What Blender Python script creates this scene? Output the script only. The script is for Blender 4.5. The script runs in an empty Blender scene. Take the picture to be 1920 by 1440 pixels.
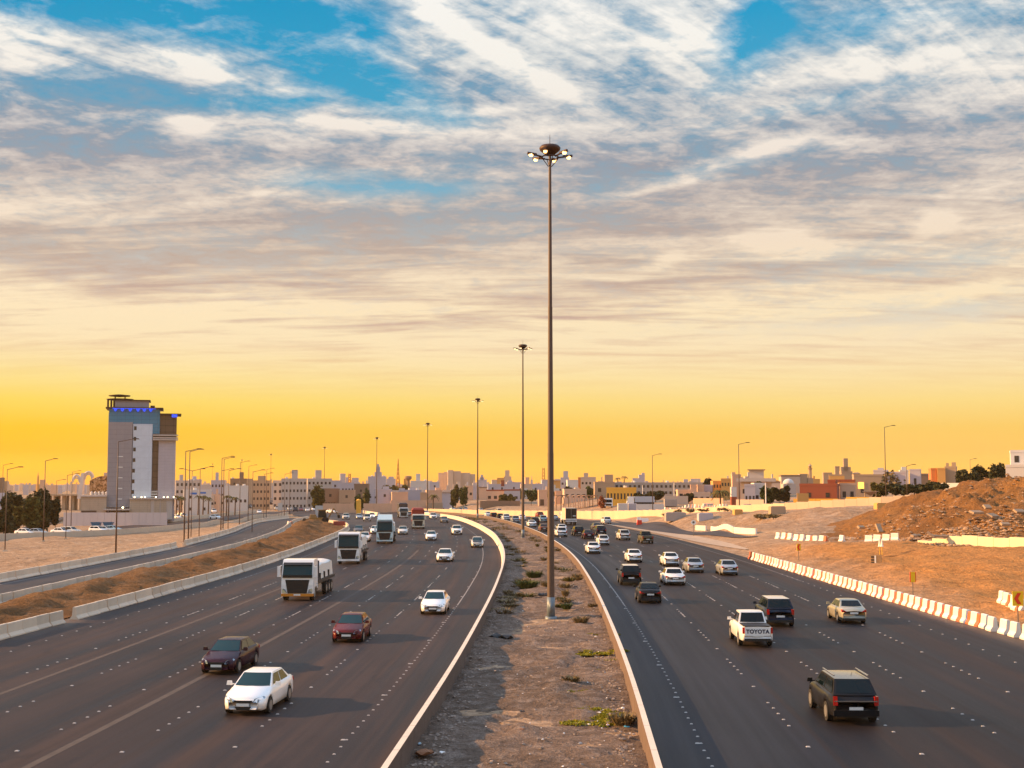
import bpy, bmesh, math, random
import numpy as np
from mathutils import Vector, Matrix
random.seed(7)
R = math.radians
scene = bpy.context.scene
col = scene.collection

# ---------------------------------------------------------------- camera
F = 2400.0                      # focal length in pixels of a 1920 px wide frame
PITCH = math.atan((907 - 720) / F)
CAMZ = 9.0
cam_d = bpy.data.cameras.new("camera")
cam_d.sensor_width = 36.0
cam_d.lens = 36.0 * F / 1920.0
cam_d.clip_start = 0.5
cam_d.clip_end = 20000
cam = bpy.data.objects.new("camera", cam_d)
col.objects.link(cam)
cam.location = (0, 0, CAMZ)
cam.rotation_euler = (math.pi / 2 + PITCH, 0, 0)
scene.camera = cam

# ---------------------------------------------------------------- exposure
vs = scene.view_settings
vs.view_transform = 'Standard'
vs.look = 'None'
vs.exposure = 0.95
vs.gamma = 1.0
vs.use_curve_mapping = False
scene.cycles.max_bounces = 5
scene.cycles.diffuse_bounces = 2
scene.cycles.glossy_bounces = 2
scene.cycles.transmission_bounces = 2
scene.cycles.volume_bounces = 0
scene.cycles.use_denoising = True

def ray(px, py):
    """world direction of the view ray through a photograph pixel"""
    x = (px - 960) / F; y = -(py - 720) / F
    c, s = math.cos(PITCH), math.sin(PITCH)
    return np.array([x, c - s * y, s + c * y])

# ---------------------------------------------------------------- sun
SUN_EL = R(20.0)
SUN_AZ = R(-83.0)               # measured from +Y towards +X : the sun stands far left, a little ahead
sd = Vector((math.sin(SUN_AZ) * math.cos(SUN_EL), math.cos(SUN_AZ) * math.cos(SUN_EL), math.sin(SUN_EL)))
sun_d = bpy.data.lights.new("sun", 'SUN')
sun_d.energy = 5.0
sun_d.angle = R(0.6)
sun_d.color = (1.0, 0.54, 0.20)
sun = bpy.data.objects.new("sun", sun_d)
sun.rotation_euler = sd.to_track_quat('Z', 'Y').to_euler()
col.objects.link(sun)

# ---------------------------------------------------------------- world : sky with evening clouds, all in world directions
world = bpy.data.worlds.new("World")
scene.world = world
world.use_nodes = True
wt = world.node_tree
for n in list(wt.nodes): wt.nodes.remove(n)

class S:
    """tiny wrapper so that node maths reads like maths"""
    tree = wt
    def __init__(s, sock): s.s = sock
    @staticmethod
    def op(o, *a, clamp=False):
        n = S.tree.nodes.new('ShaderNodeMath'); n.operation = o; n.use_clamp = clamp
        for i, v in enumerate(a):
            if isinstance(v, S): S.tree.links.new(v.s, n.inputs[i])
            else: n.inputs[i].default_value = v
        return S(n.outputs[0])
    def __add__(a, b): return S.op('ADD', a, b)
    __radd__ = __add__
    def __sub__(a, b): return S.op('SUBTRACT', a, b)
    def __rsub__(a, b): return S.op('SUBTRACT', b, a)
    def __mul__(a, b): return S.op('MULTIPLY', a, b)
    __rmul__ = __mul__
    def __truediv__(a, b): return S.op('DIVIDE', a, b)
    def clamp(a): return S.op('ADD', a, 0.0, clamp=True)

def lin(c):
    return tuple(((v / 255) / 12.92 if v / 255 <= 0.04045 else ((v / 255 + 0.055) / 1.055) ** 2.4) for v in c)

def ramp(fac, stops, tree=None, interp='LINEAR'):
    tree = tree or S.tree
    n = tree.nodes.new('ShaderNodeValToRGB')
    n.color_ramp.interpolation = interp
    e = n.color_ramp.elements
    while len(e) > 1: e.remove(e[-1])
    e[0].position = stops[0][0]; e[0].color = (*stops[0][1], 1)
    for p, c in stops[1:]:
        k = e.new(p); k.color = (*c, 1)
    tree.links.new(fac.s if isinstance(fac, S) else fac, n.inputs[0])
    return n.outputs[0]

def mixc(f, a, b, tree=None, mode='MIX'):
    tree = tree or S.tree
    n = tree.nodes.new('ShaderNodeMix'); n.data_type = 'RGBA'; n.blend_type = mode
    for sock, v in ((n.inputs[0], f), (n.inputs[6], a), (n.inputs[7], b)):
        if isinstance(v, S): tree.links.new(v.s, sock)
        elif hasattr(v, 'is_output'): tree.links.new(v, sock)
        elif isinstance(v, (int, float)): sock.default_value = v
        else: sock.default_value = (*v, 1)
    return n.outputs[2]

def combine(x, y, z=0.0):
    n = S.tree.nodes.new('ShaderNodeCombineXYZ')
    for i, v in enumerate((x, y, z)):
        if isinstance(v, S): S.tree.links.new(v.s, n.inputs[i])
        else: n.inputs[i].default_value = v
    return n.outputs[0]

def noise(vec, scale, detail=6, rough=0.55, dist=0.0, lac=2.0, tree=None, dim='3D'):
    tree = tree or S.tree
    n = tree.nodes.new('ShaderNodeTexNoise'); n.noise_dimensions = dim
    n.inputs['Scale'].default_value = scale; n.inputs['Detail'].default_value = detail
    n.inputs['Roughness'].default_value = rough; n.inputs['Distortion'].default_value = dist
    n.inputs['Lacunarity'].default_value = lac
    if vec is not None: tree.links.new(vec, n.inputs['Vector'])
    return S(n.outputs[0])

tc = wt.nodes.new('ShaderNodeTexCoord')
sp = wt.nodes.new('ShaderNodeSeparateXYZ'); wt.links.new(tc.outputs['Generated'], sp.inputs[0])
dx, dy, dz = (S(sp.outputs[i]) for i in range(3))
hr = S.op('SQRT', dx * dx + dy * dy)
U = S.op('ARCTAN2', dx, dy) * F                     # azimuth, in units of 1/2400 rad
V = S.op('MINIMUM', S.op('MAXIMUM', dz / hr * F, -50.0), 6000.0)
zz = S.op('MAXIMUM', dz, 0.0) + 0.10
PX, PY = dx / zz, dy / zz                           # cloud deck seen in perspective

def uv(px, py):
    d = ray(px, py)
    return math.atan2(d[0], d[1]) * F, d[2] / math.hypot(d[0], d[1]) * F

# warp for ragged cloud edges
pv = combine(PX, PY, 0.0)
w1 = noise(pv, 2.2, 3, 0.6)
w2 = noise(combine(PX, PY, 7.3), 2.2, 3, 0.6)
UW = U + (w1 - 0.5) * 150.0
VW = V + (w2 - 0.5) * 90.0

def blob(px, py, rx, ry, ang, amp):
    """soft elongated patch of the sky, anchored to a direction; ang in degrees, counter-clockwise"""
    u0, v0 = uv(px, py)
    c, s = math.cos(R(ang)), math.sin(R(ang))
    a = (UW - u0); b = (VW - v0)
    p = S.op('MULTIPLY_ADD', a, c / rx, b * (s / rx))
    q = S.op('MULTIPLY_ADD', a, -s / ry, b * (c / ry))
    r2 = S.op('MULTIPLY_ADD', p, p, q * q)
    return S.op('MULTIPLY', S.op('EXPONENT', r2 * -1.0), amp)

def total(l):
    t = None
    for b in l:
        g = blob(*b)
        t = g if t is None else t + g
    return t

#SKYDATA
GAPS = [  # clear blue patches
    (200, 15, 420, 42, 0, 1.2), (520, 45, 160, 60, 15, 1.0), (610, 110, 110, 60, 30, .9), (720, 160, 110, 55, -35, .95),
    (460, 195, 200, 26, 8, .5), (740, 345, 190, 20, 3, .95), (1430, 25, 110, 55, 60, 1.0), (1370, 90, 60, 50, 40, .5), (1870, 20, 200, 22, 0, .3),
    (1600, 60, 140, 35, 0, .5), (1250, 330, 180, 22, 10, .3), (1700, 500, 240, 22, 5, .4), (1780, 590, 240, 26, 2, .8),
    (120, 160, 160, 30, 0, .25), (1450, 620, 240, 22, 0, .35), (560, 330, 80, 25, 0, .4), (840, 225, 60, 20, 0, .4), (1500, 200, 160, 20, 10, .25), (960, 400, 120, 16, 0, .1),
]
LIGHTS = [ # bright sunlit cloud (+) and grey undersides (-)
    (830, 30, 200, 26, -33, .6), (930, 95, 190, 22, -33, .55), (1130, 55, 200, 50, -16, .5), (1010, 160, 120, 20, -20, .5), (1270, 70, 60, 40, -20, .5),
    (350, 120, 105, 32, -12, .9), (410, 150, 60, 22, 0, .5), (50, 100, 90, 35, -12, .6), (40, 60, 60, 18, 0, .4), (370, 242, 62, 17, 0, .8), (640, 235, 140, 16, -4, .8), (560, 262, 60, 14, 0, .4),
    (1050, 245, 160, 18, 0, .35), (1765, 418, 34, 24, 0, 1.0), (1450, 452, 100, 28, -3, .9), (1430, 285, 120, 16, 14, .9), (1560, 270, 80, 14, 0, .4),
    (1640, 125, 180, 22, 0, .6), (1850, 180, 110, 40, 10, .4), (1780, 90, 80, 20, 0, .4), (1250, 345, 130, 12, 12, .5), (1245, 488, 32, 10, 0, .6), (1880, 340, 80, 20, 0, .3),
    (200, 180, 240, 30, 5, -.45), (150, 270, 230, 42, -5, -.4), (330, 210, 120, 18, 0, -.3), (700, 420, 470, 40, 3, -.62), (250, 490, 380, 34, 2, -.6), (820, 470, 300, 26, 0, -.3), (90, 440, 120, 24, 0, -.25),
    (100, 380, 180, 22, 6, .4), (330, 398, 150, 12, 8, .55), (520, 372, 80, 8, 6, .5), (60, 560, 200, 26, 0, .45), (300, 610, 400, 34, 0, .3), (560, 300, 160, 22, 0, -.35),
    (1180, 300, 170, 22, 0, -.45), (1500, 350, 330, 30, -5, -.35), (1640, 300, 200, 20, 0, -.2), (1300, 600, 420, 20, 2, .4), (1050, 540, 380, 18, 2, -.3), (1620, 480, 240, 20, 0, -.3), (1250, 420, 220, 24, 0, -.25),
    (700, 560, 500, 20, 0, .25), (900, 650, 900, 26, 0, .25), (500, 700, 800, 20, 0, .15), (1700, 235, 250, 28, 0, -.3), (1860, 545, 90, 10, 0, .6), (1760, 620, 300, 14, 0, .2), (830, 208, 160, 9, 0, .5),
    (560, 130, 160, 26, 10, -.25), (300, 90, 260, 30, 0, -.2), (1560, 160, 120, 20, 0, -.25),
]
#ENDSKY
gap = total(GAPS)
light = total(LIGHTS)

n_big = noise(pv, 1.8, 5, 0.55, 0.3)
n_mid = noise(pv, 7.0, 7, 0.62, 0.5)
n_fine = noise(pv, 24.0, 6, 0.65, 0.25)
diag = combine((PX * 0.75 + PY * 0.55) * 1.0, (PY * 0.8 - PX * 0.9) * 5.0, 5.0)
n_dg = noise(diag, 2.6, 7, 0.62, 0.5)
streak = combine(PX * 0.55 + PY * 0.25, PY * 2.2, 3.0)
n_st = noise(streak, 3.2, 7, 0.62, 0.5)

hi2 = ((V - 560.0) / 200.0).clamp()
tex = (n_big - 0.5) * 0.8 + (n_mid - 0.5) * 1.5 + (n_fine - 0.5) * 0.85 + (n_dg - 0.5) * hi2 * 1.3
hi = ((V - 250.0) / 350.0).clamp()                   # puffy above, streaky low down
tex = tex * (hi * 0.85 + 0.15) * 1.25 + (n_st - 0.5) * (4.2 - hi * 3.3)
bri = (light * 1.05 + 0.40 + tex * 1.0 + (1.0 - hi) * 0.24).clamp()
cov = S.op('SUBTRACT', 1.0, S.op('MINIMUM', gap, 0.95) * 1.02)
cov = (cov + (n_mid - 0.5) * 1.5 + (n_fine - 0.5) * 0.9 + (n_big - 0.5) * 0.7 + (n_dg - 0.5) * hi2 * 0.8 - 0.02 + light * 0.30).clamp()
cov = S.op('MULTIPLY', cov, ((V - 150.0) / 160.0).clamp() * 0.97)
cov = S.op('SMOOTH_MIN', cov, 1.0, 0.1)

Vn = (V / 1000.0).clamp()
clear_l = ramp(Vn, [(0, (1.45, .58, .05)), (.03, (1.4, .66, .02)), (.06, (1.12, .57, .01)), (.10, lin((255, 204, 36))), (.15, lin((255, 220, 98))), (.20, lin((255, 228, 142))),
                    (.26, lin((254, 228, 182))), (.33, lin((238, 222, 202))), (.5, lin((140, 182, 200))),
                    (.7, lin((40, 160, 200))), (.9, lin((0, 150, 198))), (1, lin((0, 145, 195)))])
clear_r = ramp(Vn, [(0, (1.35, .62, .13)), (.03, (1.3, .68, .12)), (.06, (1.08, .62, .13)), (.10, lin((255, 208, 104))), (.15, lin((255, 222, 138))), (.20, lin((254, 228, 168))),
                    (.26, lin((248, 226, 192))), (.33, lin((215, 212, 200))), (.5, lin((140, 180, 198))),
                    (.7, lin((80, 168, 202))), (.9, lin((30, 158, 204))), (1, lin((20, 145, 195)))])
lr = ((U + 900.0) / 1500.0).clamp()
clear = mixc(lr, clear_l, clear_r)
dark = ramp(Vn, [(0, lin((230, 180, 110))), (.2, lin((238, 196, 152))), (.3, lin((204, 172, 154))), (.42, lin((196, 174, 158))),
                 (.6, lin((160, 156, 162))), (.75, lin((136, 158, 178))), (1, lin((118, 158, 184)))])
brt = ramp(Vn, [(0, lin((255, 225, 130))), (.2, lin((255, 232, 182))), (.32, lin((255, 232, 192))), (.45, lin((248, 226, 200))),
                (.62, lin((246, 232, 218))), (.8, lin((252, 246, 236))), (1, lin((255, 252, 246)))])
cloud = mixc(S.op('SMOOTHERSTEP' if False else 'MULTIPLY', bri, 1.0), dark, brt)
sky_col = mixc(cov, clear, cloud)
high = ((V - 1000.0) / 900.0).clamp()              # the unseen upper dome is a brighter blue grey
sky_col = mixc(high, sky_col, (0.72, 0.92, 1.25))
below = ((V + 40.0) / 40.0).clamp()
sky_col = mixc(below, lin((150, 110, 80)), sky_col)

nish = wt.nodes.new('ShaderNodeTexSky')
nish.sky_type = 'NISHITA'; nish.sun_disc = False
nish.sun_elevation = SUN_EL; nish.sun_rotation = SUN_AZ
nish.air_density = 1.4; nish.dust_density = 2.5
bg1 = wt.nodes.new('ShaderNodeBackground'); bg1.inputs[1].default_value = 0.525
wt.links.new(sky_col, bg1.inputs[0])
bg2 = wt.nodes.new('ShaderNodeBackground'); bg2.inputs[1].default_value = 0.05
wt.links.new(nish.outputs[0], bg2.inputs[0])
mx = wt.nodes.new('ShaderNodeMixShader'); mx.inputs[0].default_value = 0.04
wt.links.new(bg1.outputs[0], mx.inputs[1]); wt.links.new(bg2.outputs[0], mx.inputs[2])
wo = wt.nodes.new('ShaderNodeOutputWorld')
wt.links.new(mx.outputs[0], wo.inputs[0])
world.cycles.sampling_method = 'MANUAL'
world.cycles.sample_map_resolution = 512
# ---------------------------------------------------------------- mesh building
class MB:
    def __init__(s): s.v = []; s.f = []; s.m = []
    def add(s, verts, faces, mi=0):
        o = len(s.v); s.v += [tuple(map(float, p)) for p in verts]
        s.f += [tuple(i + o for i in f) for f in faces]; s.m += [mi] * len(faces)
        return s
    def box(s, x0, x1, y0, y1, z0, z1, mi=0, M=None):
        p = [(x0,y0,z0),(x1,y0,z0),(x1,y1,z0),(x0,y1,z0),(x0,y0,z1),(x1,y0,z1),(x1,y1,z1),(x0,y1,z1)]
        if M is not None: p = [tuple(M @ Vector(q)) for q in p]
        return s.add(p, [(0,3,2,1),(4,5,6,7),(0,1,5,4),(1,2,6,5),(2,3,7,6),(3,0,4,7)], mi)
    def frus(s, a, b, mi=0):
        """hull between two rectangles a,b = (x0,x1,y0,y1,z)"""
        p = [(a[0],a[2],a[4]),(a[1],a[2],a[4]),(a[1],a[3],a[4]),(a[0],a[3],a[4]),
             (b[0],b[2],b[4]),(b[1],b[2],b[4]),(b[1],b[3],b[4]),(b[0],b[3],b[4])]
        return s.add(p, [(0,3,2,1),(4,5,6,7),(0,1,5,4),(1,2,6,5),(2,3,7,6),(3,0,4,7)], mi)
    def cyl(s, p0, p1, r0, r1=None, n=8, mi=0, caps=True):
        r1 = r0 if r1 is None else r1
        a, b = Vector(p0), Vector(p1); d = (b - a).normalized()
        t = Vector((0,0,1)) if abs(d.z) < .9 else Vector((1,0,0))
        u = d.cross(t).normalized(); w = d.cross(u)
        vs_ = []
        for c, r in ((a, r0), (b, r1)):
            for i in range(n):
                k = 2*math.pi*i/n
                vs_.append(tuple(c + u*(r*math.cos(k)) + w*(r*math.sin(k))))
        fs = [(i, (i+1)%n, n+(i+1)%n, n+i) for i in range(n)]
        if caps: fs += [tuple(range(n))[::-1], tuple(range(n, 2*n))]
        return s.add(vs_, fs, mi)
    def lathe(s, prof, n=16, mi=0, c=(0,0,0), sq=1.0):
        """prof = [(r,z)...] turned round z"""
        vs_ = [(c[0]+r*math.cos(2*math.pi*i/n), c[1]+sq*r*math.sin(2*math.pi*i/n), c[2]+z) for r, z in prof for i in range(n)]
        fs = [(k*n+i, k*n+(i+1)%n, (k+1)*n+(i+1)%n, (k+1)*n+i) for k in range(len(prof)-1) for i in range(n)]
        fs += [tuple(range(n))[::-1], tuple(range((len(prof)-1)*n, len(prof)*n))]
        return s.add(vs_, fs, mi)
    def sweep(s, pts, prof, mi=0, closed=True, caps=True):
        """profile [(across,up)] swept along world points (x,y,z)"""
        n = len(prof); vs_ = []
        for i, p in enumerate(pts):
            a = pts[max(i-1,0)]; b = pts[min(i+1,len(pts)-1)]
            tx, ty = b[0]-a[0], b[1]-a[1]; l = math.hypot(tx,ty) or 1
            nx, ny = ty/l, -tx/l
            vs_ += [(p[0]+nx*u, p[1]+ny*u, p[2]+w) for u, w in prof]
        fs = []
        for i in range(len(pts)-1):
            for j in range(n if closed else n-1):
                k = (j+1)%n
                fs.append((i*n+j, i*n+k, (i+1)*n+k, (i+1)*n+j))
        if caps and closed: fs += [tuple(range(n))[::-1], tuple(range((len(pts)-1)*n, len(pts)*n))]
        return s.add(vs_, fs, mi)
    def data(s, name, mats, smooth=False, uv=None):
        me = bpy.data.meshes.new(name)
        me.from_pydata(s.v, [], s.f)
        for m in (mats if isinstance(mats, (list, tuple)) else [mats]): me.materials.append(m)
        if len(me.materials) > 1: me.polygons.foreach_set('material_index', s.m)
        if smooth: me.polygons.foreach_set('use_smooth', [True]*len(me.polygons))
        me.update()
        return me
    def build(s, name, mats, parent=None, smooth=False, loc=None, rz=0.0):
        return link(name, s.data(name, mats, smooth), parent, loc, rz)

def link(name, me, parent=None, loc=None, rz=0.0):
    o = bpy.data.objects.new(name, me); col.objects.link(o)
    if parent is not None: o.parent = parent
    if loc is not None: o.location = loc
    if rz: o.rotation_euler.z = rz
    return o

def tag(o, label=None, cat=None, group=None, kind=None):
    if label: o['label'] = label
    if cat: o['category'] = cat
    if group: o['group'] = group
    if kind: o['kind'] = kind
    return o

def empty(name, loc, rz=0.0, label=None, cat=None, group=None):
    o = bpy.data.objects.new(name, None); col.objects.link(o)
    o.location = loc; o.rotation_euler.z = rz; o.empty_display_size = .3
    return tag(o, label, cat, group)

def copy_tree(o, parent=None):
    c = o.copy(); col.objects.link(c)
    if parent is not None: c.parent = parent
    for ch in list(o.children): copy_tree(ch, c)
    return c

# ---------------------------------------------------------------- materials
MATS = {}
def mat(name, color, rough=.6, metal=0.0, var=0.0, vscale=2.0, bump=0.0, bscale=8.0, spec=None, coat=0.0, emit=None, es=0.0, rnd=0.0):
    if name in MATS: return MATS[name]
    m = bpy.data.materials.new(name); m.use_nodes = True; MATS[name] = m
    nt = m.node_tree; b = nt.nodes['Principled BSDF']
    b.inputs['Base Color'].default_value = (*color, 1); b.inputs['Roughness'].default_value = rough
    b.inputs['Metallic'].default_value = metal
    if spec is not None: b.inputs['Specular IOR Level'].default_value = spec
    if coat: b.inputs['Coat Weight'].default_value = coat; b.inputs['Coat Roughness'].default_value = .08
    if emit: b.inputs['Emission Color'].default_value = (*emit, 1); b.inputs['Emission Strength'].default_value = es
    if var or bump or rnd:
        t = nt.nodes.new('ShaderNodeTexCoord')
        if var or rnd:
            n = noise(t.outputs['Object'], vscale, 6, .62, .3, tree=nt)
            S.tree = nt
            f = (n - .5) * (2.2 * var) + 1.0
            if rnd:
                oi = nt.nodes.new('ShaderNodeObjectInfo')
                f = f + (S(oi.outputs['Random']) - .5) * rnd
            h = nt.nodes.new('ShaderNodeVectorMath'); h.operation = 'SCALE'
            h.inputs[0].default_value = color; nt.links.new(f.s, h.inputs['Scale'])
            nt.links.new(h.outputs[0], b.inputs['Base Color'])
            S.tree = wt
        if bump:
            n2 = noise(t.outputs['Object'], bscale, 8, .65, 0, tree=nt)
            bp = nt.nodes.new('ShaderNodeBump'); bp.inputs['Strength'].default_value = bump; bp.inputs['Distance'].default_value = .1
            nt.links.new(n2.s, bp.inputs['Height']); nt.links.new(bp.outputs[0], b.inputs['Normal'])
    return m

def newmat(name):
    m = bpy.data.materials.new(name); m.use_nodes = True; MATS[name] = m
    return m, m.node_tree, m.node_tree.nodes['Principled BSDF']

def bumped(nt, b, h, strength, dist=.1):
    bp = nt.nodes.new('ShaderNodeBump'); bp.inputs['Strength'].default_value = strength; bp.inputs['Distance'].default_value = dist
    nt.links.new(h.s, bp.inputs['Height']); nt.links.new(bp.outputs[0], b.inputs['Normal'])

# ---------------------------------------------------------------- the lie of the land
def sstep(a, b, x):
    t = np.clip((np.asarray(x, float) - a) / (b - a), 0, 1); return t*t*(3-2*t)
CX = [(-60, -2.6), (0, -1.2), (36, .1), (50, 1.0), (70, 1.7), (100, 2.6), (140, 3.2), (170, 2.8), (216, 1.0), (259, -2.4), (304, -7),
      (345, -11.8), (400, -20), (457, -31), (520, -45), (582, -61.6), (734, -107), (920, -173), (1120, -260), (1500, -440)]
_cy = np.array([c[0] for c in CX], float); _cx = np.array([c[1] for c in CX], float)
# smooth the centre line once
_yy = np.arange(-60, 1500, 4.0); _xx = np.interp(_yy, _cy, _cx)
for _ in range(14):
    _xx[1:-1] = (_xx[:-2] + _xx[1:-1]*2 + _xx[2:]) / 4
def cx(y): return np.interp(y, _yy, _xx)
def ctan(y): return (cx(y+3) - cx(y-3)) / 6.0
def dip(y): return -2.2 * sstep(280, 540, y)
def coff(off, y):
    """point on the highway at lateral offset off (right +) from the median line, station y"""
    t = ctan(y); l = np.sqrt(1 + t*t)
    return cx(y) + off / l, y - off * t / l
LB = [(0,-44),(117,-48.5),(181,-49.5),(280,-58),(332,-61),(354,-62),(420,-70),(500,-80),(582,-97),(734,-140),(920,-205),(1500,-480)]
RB = [(0,30.5),(75,31),(156,30),(223,28.5),(267,25),(309,24),(360,21),(457,0),(582,-31),(734,-76),(920,-140),(1500,-400)]
CP = np.array([ # x, y, z   control heights outside the highway
 (31,99,.15),(40,102,-.1),(50,105,.1),(60,80,.3),(36,60,0),(38,134,.9),(45,125,.9),(55,150,1.8),(45,165,1.6),(70,150,2.0),(33,150,.35),(34,200,.5),(36,235,.3),(44,182,1.1),
 (45,200,2.6),(33,303,1.6),(34,285,1.6),(46,258,3.3),(52,245,3.9),(59,238,4.6),(67,232,5.2),(74,228,5.8),(95,220,6),(60,205,3.4),(80,190,3.5),
 (26,328,.6),(18,352,.1),(30,360,1.2),(50,330,3),(60,300,4.2),(90,280,6),(140,300,6),(50,400,3.2),(50,480,4.2),(100,400,6),(160,400,6.5),(100,500,5.5),(0,520,0),(30,600,2),(120,700,4),
 (12,400,.2),(0,440,-.6),(-15,500,-1.2),(-60,700,-2),(-110,850,-2.2),(0,800,-1),(200,900,3),(300,600,5),
 (-55,117,-.1),(-55,180,-.3),(-62,230,-.8),(-70,200,-1.0),(-97,242,-1.5),(-82,274,-1.5),(-77,304,-1.5),(-70,340,-1.2),(-81,404,-1.6),(-66,430,-1.6),(-80,150,-.8),(-60,90,-.2),(-120,200,-1.8),
 (-113,300,-3.6),(-130,300,-4),(-90,350,-3),(-100,330,-3.4),(-115,400,-3.3),(-90,420,-2.6),(-150,420,-3.8),(-180,350,-4.5),(-100,500,-2.4),(-150,600,-2.6),(-200,700,-3),(-300,500,-4),(-400,900,-3),
 (0,1500,-2),(-400,1500,-2.4),(400,1500,0),(0,3000,-2),(-2000,3000,-2),(2000,3000,-2),(90,100,1.0),(90,60,.5),(-120,100,-1.2),(-300,200,-3),(300,200,5)], float)
def T(x, y):
    x = np.asarray(x, float); y = np.asarray(y, float)
    sh = x.shape; xf = x.ravel(); yf = y.ravel()
    out = np.empty(xf.shape)
    for i in range(0, len(xf), 4000):
        a = xf[i:i+4000, None]; b = yf[i:i+4000, None]
        d2 = (a - CP[None,:,0])**2 + (b - CP[None,:,1])**2
        w = 1.0 / (d2 + 60.0)**2.0
        out[i:i+4000] = (w * CP[None,:,2]).sum(1) / w.sum(1)
    lb = np.interp(yf, [p[0] for p in LB], [p[1] for p in LB]); rb = np.interp(yf, [p[0] for p in RB], [p[1] for p in RB])
    m = np.maximum(sstep(0, 9, lb - xf), sstep(0, 9, xf - rb))
    m = np.where(yf < -40, 1, m)
    return (out * m + dip(yf) * (1 - m)).reshape(sh)
def Ts(x, y): return float(T(np.array([x]), np.array([y]))[0])
def at(px, py, lift=0.0):
    """where the view ray of a pixel meets the land"""
    d = ray(px, py)
    t = 20.0; prev = t
    ts = np.concatenate([np.arange(20, 700, 2.0), np.arange(700, 4000, 20.0)])
    X, Y, Z = ts*d[0], ts*d[1], CAMZ + ts*d[2]
    G = Z - T(X, Y) - lift
    k = np.argmax(G < 0) if (G < 0).any() else len(ts) - 1
    if k == 0: k = 1
    g0, g1 = G[k-1], G[k]
    t = ts[k-1] + (ts[k]-ts[k-1]) * (g0/(g0-g1) if g0 != g1 else 0)
    return float(t*d[0]), float(t*d[1]), CAMZ + float(t*d[2])
def atd(px, dist, py=None):
    """x at a given distance for a pixel column; z too when a row is given"""
    d = ray(px, py if py is not None else 907)
    return dist * d[0] / d[1], CAMZ + dist * d[2] / d[1]
def vnoise(x, y, s, seed=0):
    """smooth value noise, numpy"""
    x = np.asarray(x, float)*s + seed*17.3; y = np.asarray(y, float)*s - seed*9.1
    xi = np.floor(x); yi = np.floor(y); fx = x-xi; fy = y-yi
    fx = fx*fx*(3-2*fx); fy = fy*fy*(3-2*fy)
    def h(a, b):
        v = np.sin(a*127.1 + b*311.7 + seed*74.7) * 43758.5453
        return v - np.floor(v)
    return (h(xi,yi)*(1-fx)+h(xi+1,yi)*fx)*(1-fy) + (h(xi,yi+1)*(1-fx)+h(xi+1,yi+1)*fx)*fy - .5
def fbm(x, y, s, o=4, seed=0):
    return sum(vnoise(x, y, s*2**k, seed+k) * .5**k for k in range(o))
# ---------------------------------------------------------------- ground
def grid_mesh(name, X, Y, Z, m, uvs=None, smooth=True):
    ny, nx = X.shape
    me = bpy.data.meshes.new(name)
    v = np.stack([X, Y, Z], -1).reshape(-1, 3)
    i = np.arange(ny*nx).reshape(ny, nx)
    f = np.stack([i[:-1,:-1], i[:-1,1:], i[1:,1:], i[1:,:-1]], -1).reshape(-1, 4)
    me.vertices.add(len(v)); me.vertices.foreach_set('co', v.ravel())
    me.loops.add(f.size); me.loops.foreach_set('vertex_index', f.ravel())
    me.polygons.add(len(f)); me.polygons.foreach_set('loop_start', np.arange(0, f.size, 4)); me.polygons.foreach_set('loop_total', np.full(len(f), 4))
    if uvs is not None:
        l = me.uv_layers.new(name='UVMap')
        l.data.foreach_set('uv', uvs.reshape(-1, 2)[f.ravel()].ravel())
    me.materials.append(m)
    me.update(calc_edges=True)
    if smooth: me.polygons.foreach_set('use_smooth', [True]*len(me.polygons))
    return link(name, me)

# dry earth, with paler gravel and tyre ruts
def earth_mat(name, c1, c2, c3, bump=.5, sc=1.0, sun_tint=None, vein=1.0):
    m, nt, b = newmat(name); S.tree = nt
    t = nt.nodes.new('ShaderNodeTexCoord').outputs['Object']
    big = noise(t, .035*sc, 5, .6, .6, tree=nt); mid = noise(t, .45*sc, 6, .65, .3, tree=nt); fine = noise(t, 5*sc, 5, .7, tree=nt); clod = noise(t, 1.5*sc, 4, .7, .4, tree=nt)
    mp = nt.nodes.new('ShaderNodeMapping'); nt.links.new(t, mp.inputs[0]); mp.inputs['Rotation'].default_value = (0, 0, R(28)); mp.inputs['Scale'].default_value = (.16, 1.5, 1)
    rut = noise(mp.outputs[0], .8*sc, 4, .6, .5, tree=nt)
    c = mixc(((big-.42)*5).clamp(), c1, c2, tree=nt)
    c = mixc(S.op('MULTIPLY', ((mid + fine*.5 + rut*.4 - .93)*4).clamp(), vein), c, c3, tree=nt)
    if sun_tint:      # warm sunlight painted into the soil colour right of the road
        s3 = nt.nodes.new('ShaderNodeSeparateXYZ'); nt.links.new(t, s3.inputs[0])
        c = mixc(((S(s3.outputs[0]) - 29.0)*.10 + (big-.5)*1.5).clamp()*((S(s3.outputs[1])*-1.0 + 180.0)*.05 + (big-.5)*2.0).clamp()*.85, c, sun_tint, tree=nt)
    n = nt.nodes.new('ShaderNodeVectorMath'); n.operation = 'SCALE'; nt.links.new(c, n.inputs[0]); nt.links.new(((fine-.5)*1.5 + (mid-.5)*.9 + (clod-.5)*1.6 + 1.0).s, n.inputs['Scale'])
    nt.links.new(n.outputs[0], b.inputs['Base Color']); b.inputs['Roughness'].default_value = .95; b.inputs['Specular IOR Level'].default_value = .15
    bumped(nt, b, mid*.7 + clod*.6 + fine*.3 + rut*.3, bump, .35)
    S.tree = wt
    return m
M_EARTH = earth_mat('earth', (.31, .20, .12), (.37, .25, .155), (.37, .27, .19), 1.1, sun_tint=(.42, .18, .04))
M_MED = earth_mat('median_earth', (.165, .118, .088), (.23, .165, .125), (.40, .34, .30), 1.1, 2.8, vein=.4)
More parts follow.
